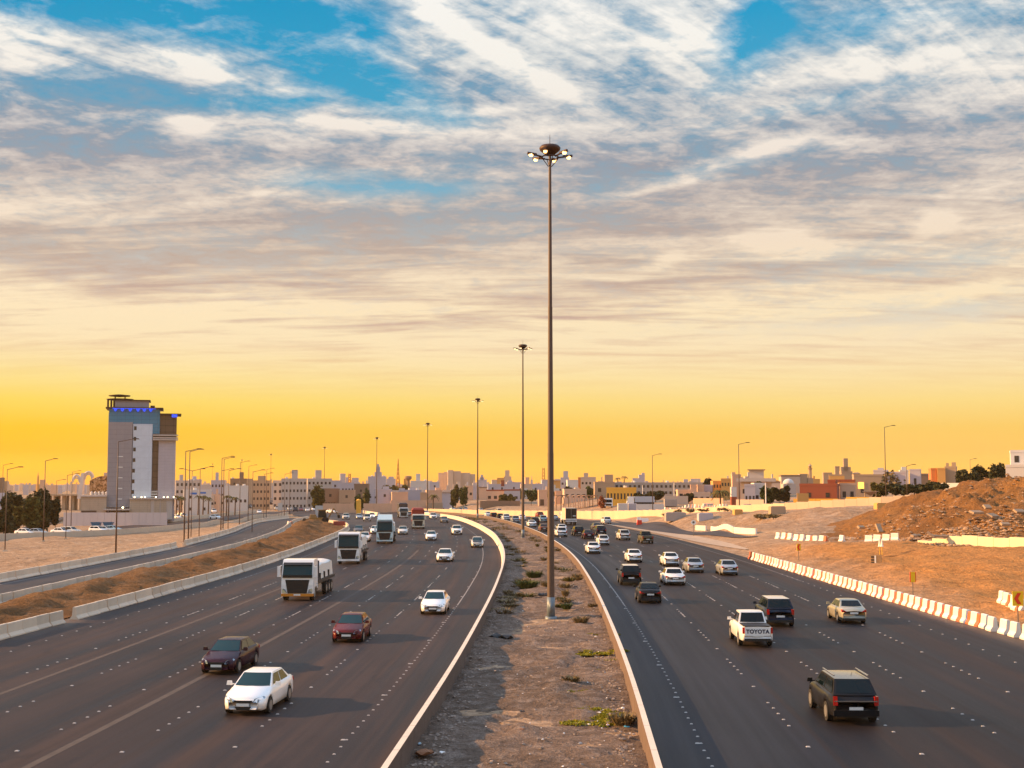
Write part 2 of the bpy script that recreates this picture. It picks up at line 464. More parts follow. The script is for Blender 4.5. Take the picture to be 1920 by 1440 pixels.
M_MOUND = earth_mat('mound_earth', (.15, .075, .028), (.21, .11, .045), (.17, .105, .06), 1.2, 1.8)
M_RUB = earth_mat('rubble_earth', (.27, .125, .04), (.34, .17, .055), (.16, .09, .045), 1.8, 1.6)

def axis(segs):
    out = []
    for a, b, st in segs: out += list(np.arange(a, b, st))
    return np.array(out + [segs[-1][1]])
xs = axis([(-9000,-1000,800),(-1000,-200,40),(-200,-64,4),(-64,-30,1.3),(-30,28,4),(28,75,1.0),(75,110,2.5),(110,250,8),(250,1000,50),(1000,9001,800)])
ys = axis([(-300,20,20),(20,80,2),(80,215,1.2),(215,440,3),(440,760,8),(760,1600,40),(1600,12001,800)])
GX, GY = np.meshgrid(xs, ys)
GZ = T(GX, GY)
lbm = np.interp(GY, [p[0] for p in LB], [p[1] for p in LB]); rbm = np.interp(GY, [p[0] for p in RB], [p[1] for p in RB])
off_road = np.maximum(sstep(1, 6, lbm - GX), sstep(.5, 4, GX - rbm)) * (GY < 900)
rough = fbm(GX, GY, .09, 4, 3)*.7 + fbm(GX, GY, .45, 3, 5)*.42
# graded furrows on the slope at the right
fur = np.exp(-(((GX-44)/11)**2 + ((GY-118)/17)**2))
rough = rough + fur * .16*np.sin(GX*1.35 + GY*.62 + 2.2*fbm(GX, GY, .12, 2, 8))
SLIPX = [(1120,976),(1180,985),(1240,992),(1330,999),(1420,1006)]
slp = [at(*p)[:2] for p in SLIPX] + [at(*p)[:2] for p in ((1240,998),(1330,1016),(1390,1028))]
dmin = np.min([np.hypot(GX-a, GY-b_) for a, b_ in [((p[0]*(1-f)+q[0]*f), (p[1]*(1-f)+q[1]*f)) for p, q in zip(slp[:4]+slp[5:7], slp[1:5]+slp[6:8]) for f in np.linspace(0,1,7)]], axis=0)
fy = [at(*p)[:2] for p in ((-60,1006),(60,1004.5),(150,1000),(240,992),(350,981),(480,967),(545,961))]
dm2 = np.min([np.hypot(GX-a, GY-b_) for a, b_ in [((p[0]*(1-f)+q[0]*f), (p[1]*(1-f)+q[1]*f)) for p, q in zip(fy[:-1], fy[1:]) for f in np.linspace(0,1,7)]], axis=0)
far_calm = (1 - .8*sstep(230, 300, GY)) * sstep(4, 12, dmin) * sstep(11, 18, dm2)
RG = rough*off_road*far_calm; GZ = GZ + RG - .06
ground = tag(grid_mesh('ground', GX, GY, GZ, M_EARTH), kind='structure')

# ---------------------------------------------------------------- asphalt
def asphalt(name, base, warm, lo_u=None, dust=None):
    m, nt, b = newmat(name); S.tree = nt
    uvn = nt.nodes.new('ShaderNodeUVMap'); sp_ = nt.nodes.new('ShaderNodeSeparateXYZ'); nt.links.new(uvn.outputs[0], sp_.inputs[0])
    u = S(sp_.outputs[0]); v = S(sp_.outputs[1])
    long1 = noise(combine(u*.55, v*.010), 1.0, 4, .6, .2, tree=nt)      # tracks, drag marks and painted sun and shade streaks along the lanes
    long2 = noise(combine(u*2.4, v*.02, 4.0), 1.0, 3, .6, .1, tree=nt)
    patch = noise(combine(u*.10, v*.035, 9.0), 1.0, 4, .6, .4, tree=nt)
    t = nt.nodes.new('ShaderNodeTexCoord').outputs['Object']
    grain = noise(t, 9.0, 4, .8, tree=nt); g2 = noise(t, 45.0, 2, .8, tree=nt)
    c = mixc(((long1-.38)*3.2).clamp(), base, warm, tree=nt)
    if lo_u is not None:   # newer smoother asphalt beside the median
        new = S.op('GREATER_THAN', lo_u, u + (patch-.5)*.5)
        c = mixc(new*.85, c, (.018, .020, .027), tree=nt)
    tar = noise(combine(u*.9, v*.12, 2.0), 1.0, 3, .5, .8, tree=nt)
    c = mixc(S.op('MULTIPLY', ((tar-.60)*14).clamp(), .45), c, (.018,.015,.016), tree=nt)
    f = (long2-.5)*1.0 + (patch-.5)*1.5 + (grain-.5)*.5 + (g2-.5)*.6 + 1.0
    # lane wear: darker oil line in the middle of each lane
    if dust is not None:      # sand blown against the outer edge
        e = (u*(-1.0 if dust < 0 else 1.0) - abs(dust))*.55 + (patch-.5)*2.2 + (grain-.5)*1.2
        c = mixc(e.clamp()*.55, c, (.26, .19, .14), tree=nt)
    n = nt.nodes.new('ShaderNodeVectorMath'); n.operation = 'SCALE'; nt.links.new(c, n.inputs[0]); nt.links.new(f.s, n.inputs['Scale'])
    nt.links.new(n.outputs[0], b.inputs['Base Color']); nt.links.new((long1*.5 + .34 + (grain-.5)*.2).clamp().s, b.inputs['Roughness']); b.inputs['Specular IOR Level'].default_value = .13
    bumped(nt, b, grain*.5 + g2*.5, .25, .02)
    S.tree = wt
    return m
M_ASPL = asphalt('asphalt_left', (.015, .013, .016), (.056, .036, .030), dust=-30.2)
M_ASPR = asphalt('asphalt_right', (.008, .0075, .010), (.038, .026, .022), 10.0, dust=26.0)
M_ASPS = asphalt('asphalt_side', (.036, .032, .034), (.065, .054, .052))

def road_strip(name, y0, y1, fl, fr, m, z=0.0, step=3.0, nu=10):
    yv = np.arange(y0, y1+.1, step)
    X = np.empty((len(yv), nu+1)); Y = X.copy(); UV = np.empty((len(yv), nu+1, 2))
    for i, y in enumerate(yv):
        for j in range(nu+1):
            o = fl(y) + (fr(y)-fl(y))*j/nu
            X[i,j], Y[i,j] = coff(o, y); UV[i,j] = (o, y)
    return tag(grid_mesh(name, X, Y, dip(Y)+z, m, UV, False), kind='structure')
ti = lambda tab: (lambda y: float(np.interp(y, [a for a,_ in tab], [b for _,b in tab])))
left_edge = ti([(0,-31.6),(280,-31.8),(300,-33),(340,-38),(380,-36),(410,-24),(1200,-22)])
right_edge = ti([(0,28.6),(50,28.4),(75,28.0),(110,26.9),(156,25.8),(267,25.5),(309,28),(360,30),(430,26),(1200,24)])
road_strip('left_carriageway', -30, 1100, left_edge, lambda y: -3.9, M_ASPL)
road_strip('right_carriageway', -30, 1100, lambda y: 3.9, right_edge, M_ASPR)

# median strip of trodden earth, finer than the rest
my = np.arange(20, 520, .45); mo = np.linspace(-4.05, 4.05, 24)
MX = np.empty((len(my), len(mo))); MY = MX.copy()
for i, y in enumerate(my): MX[i], MY[i] = coff(mo, y)
mz = dip(MY) + .05 + fbm(MX, MY, .35, 4, 21)*.34 + fbm(MX, MY, 1.3, 3, 25)*.20
mz += .05*np.exp(-((np.abs(mo)[None,:]-3.6)/.8)**2)
near_r = np.exp(-(((MX-2.4)/1.6)**2 + ((MY-33)/5)**2)); mz += near_r*.25
tag(grid_mesh('median_ground', MX, MY, mz, M_MED), kind='structure')
def medz(x, y): return float(dip(np.array(y))) + .07

# white lines and ceramic studs
M_LINE = mat('road_paint', (.20, .18, .17), .7, var=.5, vscale=3)
M_STUD = mat('stud_ceramic', (.40, .37, .34), .5, var=.5, vscale=.7)
lines = MB()
def dash(off, y0, y1, w=.15, z=.006):
    n = max(1, int((y1-y0)/4)); 
    for k in range(n):
        a = y0+(y1-y0)*k/n; b_ = y0+(y1-y0)*(k+1)/n
        p = [coff(off-w/2, a), coff(off+w/2, a), coff(off+w/2, b_), coff(off-w/2, b_)]
        lines.add([(q[0], q[1], float(dip(q[1]))+z) for q in p], [(0,1,2,3)])
studs = MB()
def stud(off, y, s=.055):
    s *= .70; off += vnoise(np.array(y*9.1), np.array(off), 1.0, 2)*.04
    x, yy = coff(off, y); z = float(dip(yy))
    studs.frus((x-s*1.5, x+s*1.5, yy-s*1.2, yy+s*1.2, z+.001), (x-s*.9, x+s*.9, yy-s*.7, yy+s*.7, z+.028))
LL = [-6.5, -10.1, -13.7, -17.3, -20.9, -24.5, -28.6]
RL = [5.9, 9.5, 13.1, 16.7, 20.3, 23.9]
for side, lst, edge in ((-1, LL, (-6.5, -28.6)), (1, RL, (5.9, 23.9))):
    for off in lst:
        inner = off == lst[0]; outer = off == lst[-1]
        if inner:                                     # continuous rows of studs along the inner edge line
            y = 30.0
            while y < 150:
                stud(off, y, .055); y += 1.2
            y = 36.0
            while y < 150: stud(off-.12, y, .08); y += 9.6
            dash(off, 96, 480, .10)
        elif outer:
            y = 40.0
            while y < 130: stud(off, y, .06); y += 2.4
            dash(off, 120, 400, .08)
        else:                                         # groups of five studs, then one lone stud
            y = 34.0 + (hash((off,)) % 3)
            while y < 120:
                for k in range(5): stud(off, y + k*1.25, .06)
                stud(off, y + 9.2, .075)
                y += 13.0
            y = 88.0
            while y < 420:
                dash(off, y, y+3.0, .11); y += 12.0
tag(lines.build('lane_lines', M_LINE), kind='structure')
tag(studs.build('road_studs', M_STUD), kind='structure')
# pale seams and drag scars along the left carriageway
scar = MB()
def scarline(o0, o1, y0, y1, w):
    n = int((y1-y0)/4)
    for k in range(n):
        a = y0+(y1-y0)*k/n; b_ = y0+(y1-y0)*(k+1)/n
        oa = o0+(o1-o0)*k/n; ob = o0+(o1-o0)*(k+1)/n
        p = [coff(oa-w/2, a), coff(oa+w/2, a), coff(ob+w/2, b_), coff(ob-w/2, b_)]
        scar.add([(q[0], q[1], float(dip(q[1]))+.004) for q in p], [(0,1,2,3)])
scarline(-15.9, -15.3, 40, 175, .30); scarline(-23.2, -22.6, 40, 130, .26)
M_SCAR = mat('pale_seam', (.058, .043, .037), .8, var=.5, vscale=1.2)
tag(scar.build('asphalt_seams', M_SCAR), kind='structure')

# side roads
def flat_poly(name, pix, m, lift):
    P = [at(px, py) for px, py in pix]
    bm = bmesh.new(); vs_ = [bm.verts.new((p[0], p[1], 0)) for p in P]
    f = bm.faces.new(vs_); bmesh.ops.triangulate(bm, faces=[f])
    for _ in range(4):
        long = [e for e in bm.edges if e.calc_length() > 6]
        if long: bmesh.ops.subdivide_edges(bm, edges=long, cuts=1); bmesh.ops.triangulate(bm, faces=bm.faces[:])
    l = bm.loops.layers.uv.new('UVMap')
    for v in bm.verts: v.co.z = Ts(v.co.x, v.co.y) + lift
    for fc in bm.faces:
        if fc.normal.z < 0: fc.normal_flip()
        for lo in fc.loops: lo[l].uv = (lo.vert.co.x, lo.vert.co.y)
    me = bpy.data.meshes.new(name); bm.to_mesh(me); bm.free(); me.materials.append(m)
    return tag(link(name, me), kind='structure')
def ribbon(name, P, w, m, lift, nu=4):
    """P = world points (x,y); w = width or list"""
    pts = []
    for i in range(len(P)-1):
        a, b_ = P[i], P[i+1]; n = max(1, int(math.dist(a[:2], b_[:2])/5))
        pts += [(a[0]+(b_[0]-a[0])*k/n, a[1]+(b_[1]-a[1])*k/n, i+k/n) for k in range(n)]
    pts.append((P[-1][0], P[-1][1], len(P)-1))
    X = np.array([p[0] for p in pts]); Y = np.array([p[1] for p in pts]); q = np.array([p[2] for p in pts])
    W = np.interp(q, range(len(P)), w) if isinstance(w, (list, tuple)) else np.full(len(X), w)
    for _ in range(3):
        X[1:-1] = (X[:-2]+2*X[1:-1]+X[2:])/4; Y[1:-1] = (Y[:-2]+2*Y[1:-1]+Y[2:])/4
    tx = np.gradient(X); ty = np.gradient(Y); l = np.hypot(tx, ty); s_ = np.cumsum(l)
    j = (np.arange(nu+1)/nu-.5)
    XX = X[:,None] + (ty/l)[:,None]*W[:,None]*j; YY = Y[:,None] - (tx/l)[:,None]*W[:,None]*j
    UVs = np.stack([W[:,None]*j + 0*XX, s_[:,None] + 0*XX], -1)
    return tag(grid_mesh(name, XX, YY, T(XX, YY)+lift, m, UVs, False), kind='structure')
RAMP = [(-43.0, 20), (-42.5, 94), (-42.4, 140), (-42.3, 181), (-46.5, 232), (-53, 285), (-55.5, 320), (-56, 352)]
ramp_road = ribbon('ramp_road', RAMP, [8.4,8.4,8.6,8.8,8.8,8.6,9,12], M_ASPS, .004)
flat_poly('merge_road', [(662,996),(645,980),(622,973.5),(590,971),(566,969),(548,966),(552,961.5),(600,957.5),(650,958.5),(712,969),(735,976)], M_ASPS, .012)
FRONT = [at(-60,1006), at(60,1004.5), at(150,1000), at(240,992), at(350,981), at(480,967), at(545,961), at(600,957), at(660,955.5)]
ribbon('frontage_road', FRONT, 20, M_ASPS, .10)
M_GRAV = mat('gravel', (.36, .28, .21), .95, var=.25, vscale=.6, bump=.4)
ribbon('gravel_verge', [at(1120,980), at(1240,998), at(1330,1016), at(1400,1030)], [1, 3.5, 3.5, .6], M_GRAV, .02)
ribbon('slip_road', [at(1120,976), at(1180,985), at(1240,992), at(1330,999), at(1420,1006)], [6,5,4.5,3,.6], M_ASPS, .035)
# painted lines of the ramp
rl = MB()
def rline(o, y0, y1, w=.14):
    n = max(1, int((y1-y0)/3))
    for k in range(n):
        q = []
        for yy, s_ in ((y0+(y1-y0)*k/n, -1), (y0+(y1-y0)*k/n, 1), (y0+(y1-y0)*(k+1)/n, 1), (y0+(y1-y0)*(k+1)/n, -1)):
            xx = np.interp(yy, [p[1] for p in RAMP], [p[0] for p in RAMP]) + o + s_*w/2
            q.append((xx, yy, Ts(xx, yy)+.012))
        rl.add(q, [(0,1,2,3)])
rline(-3.3, 40, 330, .16)
y = 60
while y < 320: rline(.9, y, y+3.2); y += 10
tag(rl.build('ramp_lines', M_LINE), kind='structure')
flat_poly('side_road', [(40,992),(115,971),(122,972),(100,983),(60,996)], M_ASPS, .35)

# spoil heap between the ramp and the main carriageway
yv = np.arange(20, 318, 1.1); uv_ = np.linspace(0, 1, 16)
xl = np.interp(yv, [20,94,140,181,232,280,300,318], [-37.4,-37.0,-37.0,-37.0,-40.8,-47.2,-50,-50.5])
xr = np.interp(yv, [20,75,135,200,240,277,290,300,318], [-31.6,-30.3,-28.1,-29.8,-31.6,-36.2,-40,-45,-49.5])
HX = xl[:,None] + (xr-xl)[:,None]*uv_; HY = yv[:,None] + 0*HX
wd = (xr-xl)[:,None]
prof = np.sin(np.pi*np.clip(uv_, 0, 1))**.8
skew = np.interp(uv_, [0,.15,.35,.7,1], [.55,.85,1.0,.35,.02])
HZ = .95*skew[None,:]*np.clip(wd/8, .4, 1.35)*(.75+.8*fbm(HX, HY, .22, 4, 31)) + fbm(HX, HY, .7, 4, 33)*.65*prof + .02
tag(grid_mesh('spoil_bank', HX, HY, HZ, M_MOUND), kind='structure')

# rubble hill at the right
rx = np.arange(34, 150, .55); ry = np.arange(148, 215, .7)
QX, QY = np.meshgrid(rx, ry)
rid = np.interp(QX, [42,49,53,58,63,69,78,95,120,150], [0,.1,1.5,3.3,4.9,6.0,6.7,7.0,6.4,5.5])
front = sstep(153, 178, QY + 2.5*vnoise(QX, QY, .1, 4)); back = 1 - sstep(192, 212, QY)
lump = fbm(QX, QY, .16, 4, 41)*1.3 + fbm(QX, QY, .7, 3, 43)*1.0 + .35*np.abs(vnoise(QX*.6+QY*.8, QY*.25, 1.1, 47))
HZr = T(QX, QY) - .4 + (rid*(1+.12*lump) + lump*.6*np.clip(rid, 0, 1)) * front * back
tag(grid_mesh('rubble_hill', QX, QY, HZr, M_RUB), kind='structure')
def hillz(x, y):
    i = int(round((x-34)/.55)); j = int(round((y-148)/.7))
    return float(HZr[min(max(j,0),len(ry)-1), min(max(i,0),len(rx)-1)])

def gz(x, y):
    """true ground height including the relief"""
    i = min(max(np.searchsorted(xs, x)-1, 0), len(xs)-2); j = min(max(np.searchsorted(ys, y)-1, 0), len(ys)-2)
    fx = (x-xs[i])/(xs[i+1]-xs[i]); fy_ = (y-ys[j])/(ys[j+1]-ys[j])
    z = (GZ[j,i]*(1-fx)+GZ[j,i+1]*fx)*(1-fy_) + (GZ[j+1,i]*(1-fx)+GZ[j+1,i+1]*fx)*fy_
    if 34 < x < 149 and 148 < y < 214: z = max(z, hillz(x, y))
    return float(z)
# ---------------------------------------------------------------- walls
M_CONC = mat('concrete', (.60, .50, .39), .85, var=.16, vscale=.7, bump=.25, bscale=14, rnd=.22)
M_WASH = mat('whitewashed_concrete', (.66, .58, .48), .8, var=.14, vscale=.6, bump=.2)
def add_joints(m, per, w):
    nt = m.node_tree; b = nt.nodes['Principled BSDF']; S.tree = nt
    src = b.inputs['Base Color'].links[0].from_socket
    t = nt.nodes.new('ShaderNodeTexCoord'); s3 = nt.nodes.new('ShaderNodeSeparateXYZ'); nt.links.new(t.outputs['Object'], s3.inputs[0])
    y = S(s3.outputs[1]); z = S(s3.outputs[2])
    j = S.op('LESS_THAN', S.op('FRACT', y/per), w/per)
    st = noise(combine(y*1.5, z*.35, 0.0), 1.2, 5, .65, tree=nt)      # drips and grime
    nt.links.new(mixc((j*.7 + ((st-.56)*3.0).clamp()*.55).clamp(), src, (.16,.12,.095), tree=nt), b.inputs['Base Color']); S.tree = wt
add_joints(M_WASH, 4.0, .05)
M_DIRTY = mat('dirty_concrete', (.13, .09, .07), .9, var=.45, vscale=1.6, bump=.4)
def wallmesh(path, prof, mats, mi_of):
    mb = MB(); mb.sweep(path, prof)
    n = len(prof)
    for k in range(len(mb.m)):
        mb.m[k] = mi_of(k % n) if k < (len(path)-1)*n else 0
    return mb
def hw_path(off, y0, y1, st=4.0, z=0.0):
    return [(float(coff(off, y)[0]), float(coff(off, y)[1]), float(dip(y))+z) for y in np.arange(y0, y1, st)]
# left median wall : sloping traffic face towards the road (left), vertical back
profL = [(-.30,-.15),(-.30,.10),(-.14,.30),(-.10,.86),(.10,.86),(.12,-.15)]
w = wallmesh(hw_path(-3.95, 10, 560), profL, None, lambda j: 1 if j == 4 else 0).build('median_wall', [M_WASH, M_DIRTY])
tag(w, 'long whitewashed concrete wall curving along the oncoming carriageway, left edge of the dirt median', 'wall')
profR = [(-.12,-.15),(-.10,.86),(.10,.86),(.14,.30),(.30,.10),(.30,-.15)]
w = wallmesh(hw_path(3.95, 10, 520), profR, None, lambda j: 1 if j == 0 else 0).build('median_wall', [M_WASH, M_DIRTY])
tag(w, 'long whitewashed concrete wall along the right edge of the dirt median', 'wall')
# splitter wall far ahead on the left and the tall wall beyond the right carriageway
w = MB().sweep([(p[0], p[1], p[2]-.1) for p in (at(652,957.5), at(668,960), at(690,963.5), at(712,967.5))], [(-.3,0),(-.12,1.1),(.12,1.1),(.3,0)]).build('splitter_wall', M_WASH)
tag(w, 'short sunlit barrier wall splitting the exit road from the far main carriageway', 'wall')
FW = [(-95,640,-2.6),(-58,545,-2.3),(-36,500,-2.0),(-15.6,450,-1.4),(-7,428,-1.2),(4,393,-.6),(12,366,-.1),(17.6,352,.15),(26,328,.7),(34,290,1.75),(39.7,280,2.2),(46,258,3.3),(52,245,3.9),(59.5,238,4.6),(66.7,232,5.2),(74,228,5.8),(88,226,6.0),(110,228,6.1)]
fw = []
for i in range(len(FW)-1):
    for k in range(4): fw.append(tuple(FW[i][c]+(FW[i+1][c]-FW[i][c])*k/4 for c in range(3)))
fw.append(FW[-1])
M_WALLY = mat('cream_wall', (.62, .47, .33), .85, var=.2, vscale=.25, bump=.2)
mb = MB()
for i, p in enumerate(fw[:-1]):
    q = fw[i+1]; L = math.dist(p[:2], q[:2]); ang = math.atan2(q[1]-p[1], q[0]-p[0])
    n = max(1, round(L/5))
    for k in range(n):
        a = [p[c]+(q[c]-p[c])*k/n for c in range(3)]; b_ = [p[c]+(q[c]-p[c])*(k+1)/n for c in range(3)]
        z0 = min(Ts(a[0],a[1]), Ts(b_[0],b_[1])) - .3
        M = Matrix.Translation((a[0],a[1],0)) @ Matrix.Rotation(ang, 4, 'Z')
        mb.box(0, L/n-.03, -.12, .12, z0, max(a[2],b_[2])+1.35, M=M)
tag(mb.build('retaining_wall', M_WALLY), 'long golden concrete panel wall sweeping across behind the traffic and up to the rubble hill', 'wall')

# far left panel walls
for k, (pts, lab) in enumerate((([(-30,1013),(0,1011),(120,1007),(237,1000.6),(352,990),(480,971),(540,965.5)], 'low grey concrete wall between the dirt ground and the frontage road, far left'),
                  ([(236,984),(320,979),(420,967),(480,960)], 'thin grey concrete wall on the far side of the frontage road, right of the hotel'),)):
    mb = MB(); P = [at(*p) for p in pts]; zt = 1.05
    for i in range(len(P)-1):
        a, b_ = P[i], P[i+1]; L = math.dist(a[:2], b_[:2]); ang = math.atan2(b_[1]-a[1], b_[0]-a[0]); n = max(1, round(L/3))
        for j in range(n):
            x = a[0]+(b_[0]-a[0])*j/n; yy = a[1]+(b_[1]-a[1])*j/n; z = Ts(x, yy)
            mb.box(0, L/n-.02, -.12, .12, z-.4, z+zt, M=Matrix.Translation((x,yy,0)) @ Matrix.Rotation(ang,4,'Z'))
    tag(mb.build('concrete_wall', M_CONC), lab, 'wall')

# ---------------------------------------------------------------- concrete barrier blocks
def block_mesh(L, h=.86, name='barrier_block', m=None):
    prof = [(-.30,0),(-.30,.10),(-.13,.30),(-.09,h-.03),(-.06,h),(.06,h),(.09,h-.03),(.13,.30),(.30,.10),(.30,0)]
    mb = MB(); g = .02
    mb.sweep([(0,g,0),(0,g+.03,0),(0,L-g-.03,0),(0,L-g,0)], prof)
    # lifting slots at the foot
    mb.box(-.305,-.28, L*.25-.2, L*.25+.2, .0, .07, 0); mb.box(-.305,-.28, L*.75-.2, L*.75+.2, .0, .07, 0)
    return mb.data(name, m or M_CONC)
def walk(P, step, gaps=()):
    """stations along a polyline: (x,y,z,heading,s)"""
    out = []; s = 0.0; i = 0; acc = 0.0
    seg = [math.dist(P[k][:2], P[k+1][:2]) for k in range(len(P)-1)]
    tot = sum(seg); s = 0
    while s + step <= tot:
        k = 0; r = s
        while r > seg[k]: r -= seg[k]; k += 1
        f = r/seg[k]; a, b_ = P[k], P[k+1]
        out.append((a[0]+(b_[0]-a[0])*f, a[1]+(b_[1]-a[1])*f, math.atan2(b_[1]-a[1], b_[0]-a[0])-math.pi/2, s))
        s += step
    return out
def dense(P, n=8):
    P = np.array([(p[0], p[1]) for p in P]); q = np.linspace(0, len(P)-1, n*(len(P)-1)+1)
    X = np.interp(q, range(len(P)), P[:,0]); Y = np.interp(q, range(len(P)), P[:,1])
    for _ in range(10): X[1:-1] = (X[:-2]+2*X[1:-1]+X[2:])/4; Y[1:-1] = (Y[:-2]+2*Y[1:-1]+Y[2:])/4
    return list(zip(X, Y))
BL = 2.0
blk = block_mesh(BL-.02)
L0 = dense([(-29.6,52),(-29.9,75),(-29.1,85.4),(-28.2,110),(-27.5,135),(-27.9,170),(-30.2,227),(-32.2,255),(-35.6,276),(-39.5,287),(-44,297),(-48,305)])
L1 = dense([(-46.9,92),(-47.0,117),(-46.9,150),(-47.1,181),(-51,232),(-57.3,280),(-59.8,304),(-60.2,332),(-60.6,348),(-63,362)])
L2 = dense([(-38.2,78),(-37.9,94),(-37.7,140),(-37.8,181),(-41.6,232),(-48.1,280),(-50.6,300),(-51.6,327)])
def nth(n): return '%d%s' % (n, 'th' if 10 <= n % 100 <= 20 else {1:'st',2:'nd',3:'rd'}.get(n % 10, 'th'))
rows = ((L0, 'in the row edging the main left carriageway', 'barrier blocks edging the left carriageway', 82.2, 84.4),
        (L2, 'in the row between ramp and brown bank', 'barrier blocks between ramp road and spoil bank', 0, 0),
        (L1, 'in the outer row beyond the ramp road', 'barrier blocks on the outer side of the ramp road', 181, 186))
cand = []
for path, lab, grp, ga, gb in rows:
    vis = [q for q in walk(path, BL) if q[1] >= 60 and q[0] >= -.40*q[1] - 1]
    before = [q for q in vis if ga and q[1] <= ga]; after = [q for q in vis if q[1] >= gb]
    for k, (x, y, h, s) in enumerate(before[::-1]):
        cand.append((math.hypot(x, y), x, y, h, 'concrete barrier block %s, %s nearer than the gap' % (lab, nth(k+1)), grp, path))
    for k, (x, y, h, s) in enumerate(after):
        cand.append((math.hypot(x, y), x, y, h, 'concrete barrier block %s, %s %s' % (lab, nth(k+1), 'beyond the gap' if ga else 'from left edge'), grp, path))
cand.sort(key=lambda c: c[0])
rnd = random.Random(3); rest = MB()
src = blk
for i, (d, x, y, h, lab, grp, path) in enumerate(cand):
    z = Ts(x, y) if path is not L2 else .02
    hh = h + rnd.uniform(-.02, .02)
    if i < 290:
        o = link('barrier_block', src, None, (x + rnd.uniform(-.05,.05), y, z-.02-rnd.uniform(0,.03)), hh)
        tag(o, lab, 'barrier', grp)
    else:
        Mx = Matrix.Translation((x, y, z)) @ Matrix.Rotation(hh, 4, 'Z')
        b0 = [tuple(Mx @ v.co) for v in src.vertices]
        rest.add(b0, [tuple(p.vertices) for p in src.polygons])
if rest.v: tag(rest.build('far_barrier_blocks', M_CONC), 'far continuing rows of pale concrete barrier blocks', 'barrier', None, 'stuff')

# ---------------------------------------------------------------- red and white barriers at the right
M_WPL = mat('white_barrier_paint', (.80, .74, .68), .55, var=.12, vscale=2, rnd=.12)
M_RPL = mat('red_barrier_paint', (.55, .13, .05), .5, var=.2, vscale=2, rnd=.5)
def plastic(L, h, m, name):
    prof = [(-.30,0),(-.30,.16),(-.15,.38),(-.10,h-.06),(-.07,h),(.07,h),(.10,h-.06),(.15,.38),(.30,.16),(.30,0)]
    return MB().sweep([(0,0,0),(0,.04,0),(0,L-.04,0),(0,L,0)], prof).data(name, m)
me_w = plastic(.94, .92, M_WPL, 'white_barrier'); me_r = plastic(.50, .86, M_RPL, 'red_barrier')
me_g = plastic(.9, .9, M_CONC, 'grey_barrier')
ROWA = dense([(28.75,153.5),(29.0,130),(29.2,105),(29.4,85),(29.9,72),(30.8,62)])
st = walk(ROWA, 1.5)
for i, (x, y, h, s) in enumerate(st):
    z = gz(x, y) - .0
    near = y < 83
    lb = 'white barrier with dark gaps beside it, right road edge row, %s from the picture edge' % nth(len(st)-i) if near else 'white barrier in the striped right road edge row, %s from its far tip' % nth(i+1)
    jit = rnd.uniform(-.12,.12) if near else rnd.uniform(-.03,.03)
    o = link('traffic_barrier', me_w, None, (x+rnd.uniform(-.05,.05)*(2 if near else 1), y, z), h+jit)
    tag(o, lb, 'barrier', 'white barriers with gaps at the near end' if near else 'white barriers of the long row at the right road edge')
    if not near or i > len(st)-4:
        xx = x + (-math.sin(h))*.97; yy = y + math.cos(h)*.97
        o = link('traffic_barrier', me_r, None, (xx+.03, yy, z), h)
        tag(o, 'red barrier near the right picture edge, %s last of the striped row' % nth(len(st)-i) if near else 'narrow red barrier in the striped right road edge row, %s from its far tip' % nth(i+1), 'barrier', 'red barriers at the near end' if near else 'red barriers of the long row at the right road edge')
tip = link('traffic_barrier', me_r, None, (28.7, 154.6, 0), .1); tag(tip, 'dark red end barrier at the far tip of the striped row', 'barrier')
def row(P, n0, pitch, lab, grp, alt=True, gaps=()):
    rev = P[0][0] > P[-1][0]
    for i, (x, y, h, s) in enumerate(walk(dense([(p[0], p[1]) for p in P], 4), pitch)):
        if i in gaps: continue
        z = gz(x, y)
        o = link('traffic_barrier', me_w, None, (x, y, z-.03), h+rnd.uniform(-.15,.15)); o.rotation_euler.x = rnd.uniform(-.04,.04)
        tag(o, 'white '+lab+', %s from its left end' % nth(i+1) if not rev else 'white '+lab+', %s from its right end' % nth(i+1), 'barrier', 'white '+grp)
        if alt and i % 2:
            o = link('traffic_barrier', me_r, None, (x-math.sin(h)*1.08, y+math.cos(h)*1.08, z-.03), h); tag(o, 'red '+lab+', %s from its %s end' % (nth((i+1)//2), 'right' if rev else 'left'), 'barrier', 'red '+grp)
row([at(1456,1009), at(1590,1014)], 0, 1.55, 'barrier in the short row left of the rubble hill', 'barriers of the row left of the rubble hill', gaps=(8,9,))
row([at(1622,1014.5), at(1690,1016)], 0, 1.15, 'barrier in the tight row at the rubble hill foot', 'barriers at the foot of the rubble hill', alt=False)
row([at(1876,1129), at(1925,1143)], 0, 1.1, 'barrier behind the near chevron sign', 'barriers behind the chevron sign')
row([at(1318,953.5), at(1240,952)], 0, 4.2, 'barrier in the distant row behind the golden wall', 'barriers on the dirt behind the golden wall')
row([at(1362,951), at(1322,951.5)], 0, 3.6, 'barrier in the small row beside the tall lamp', 'barriers beside the tall lamp')
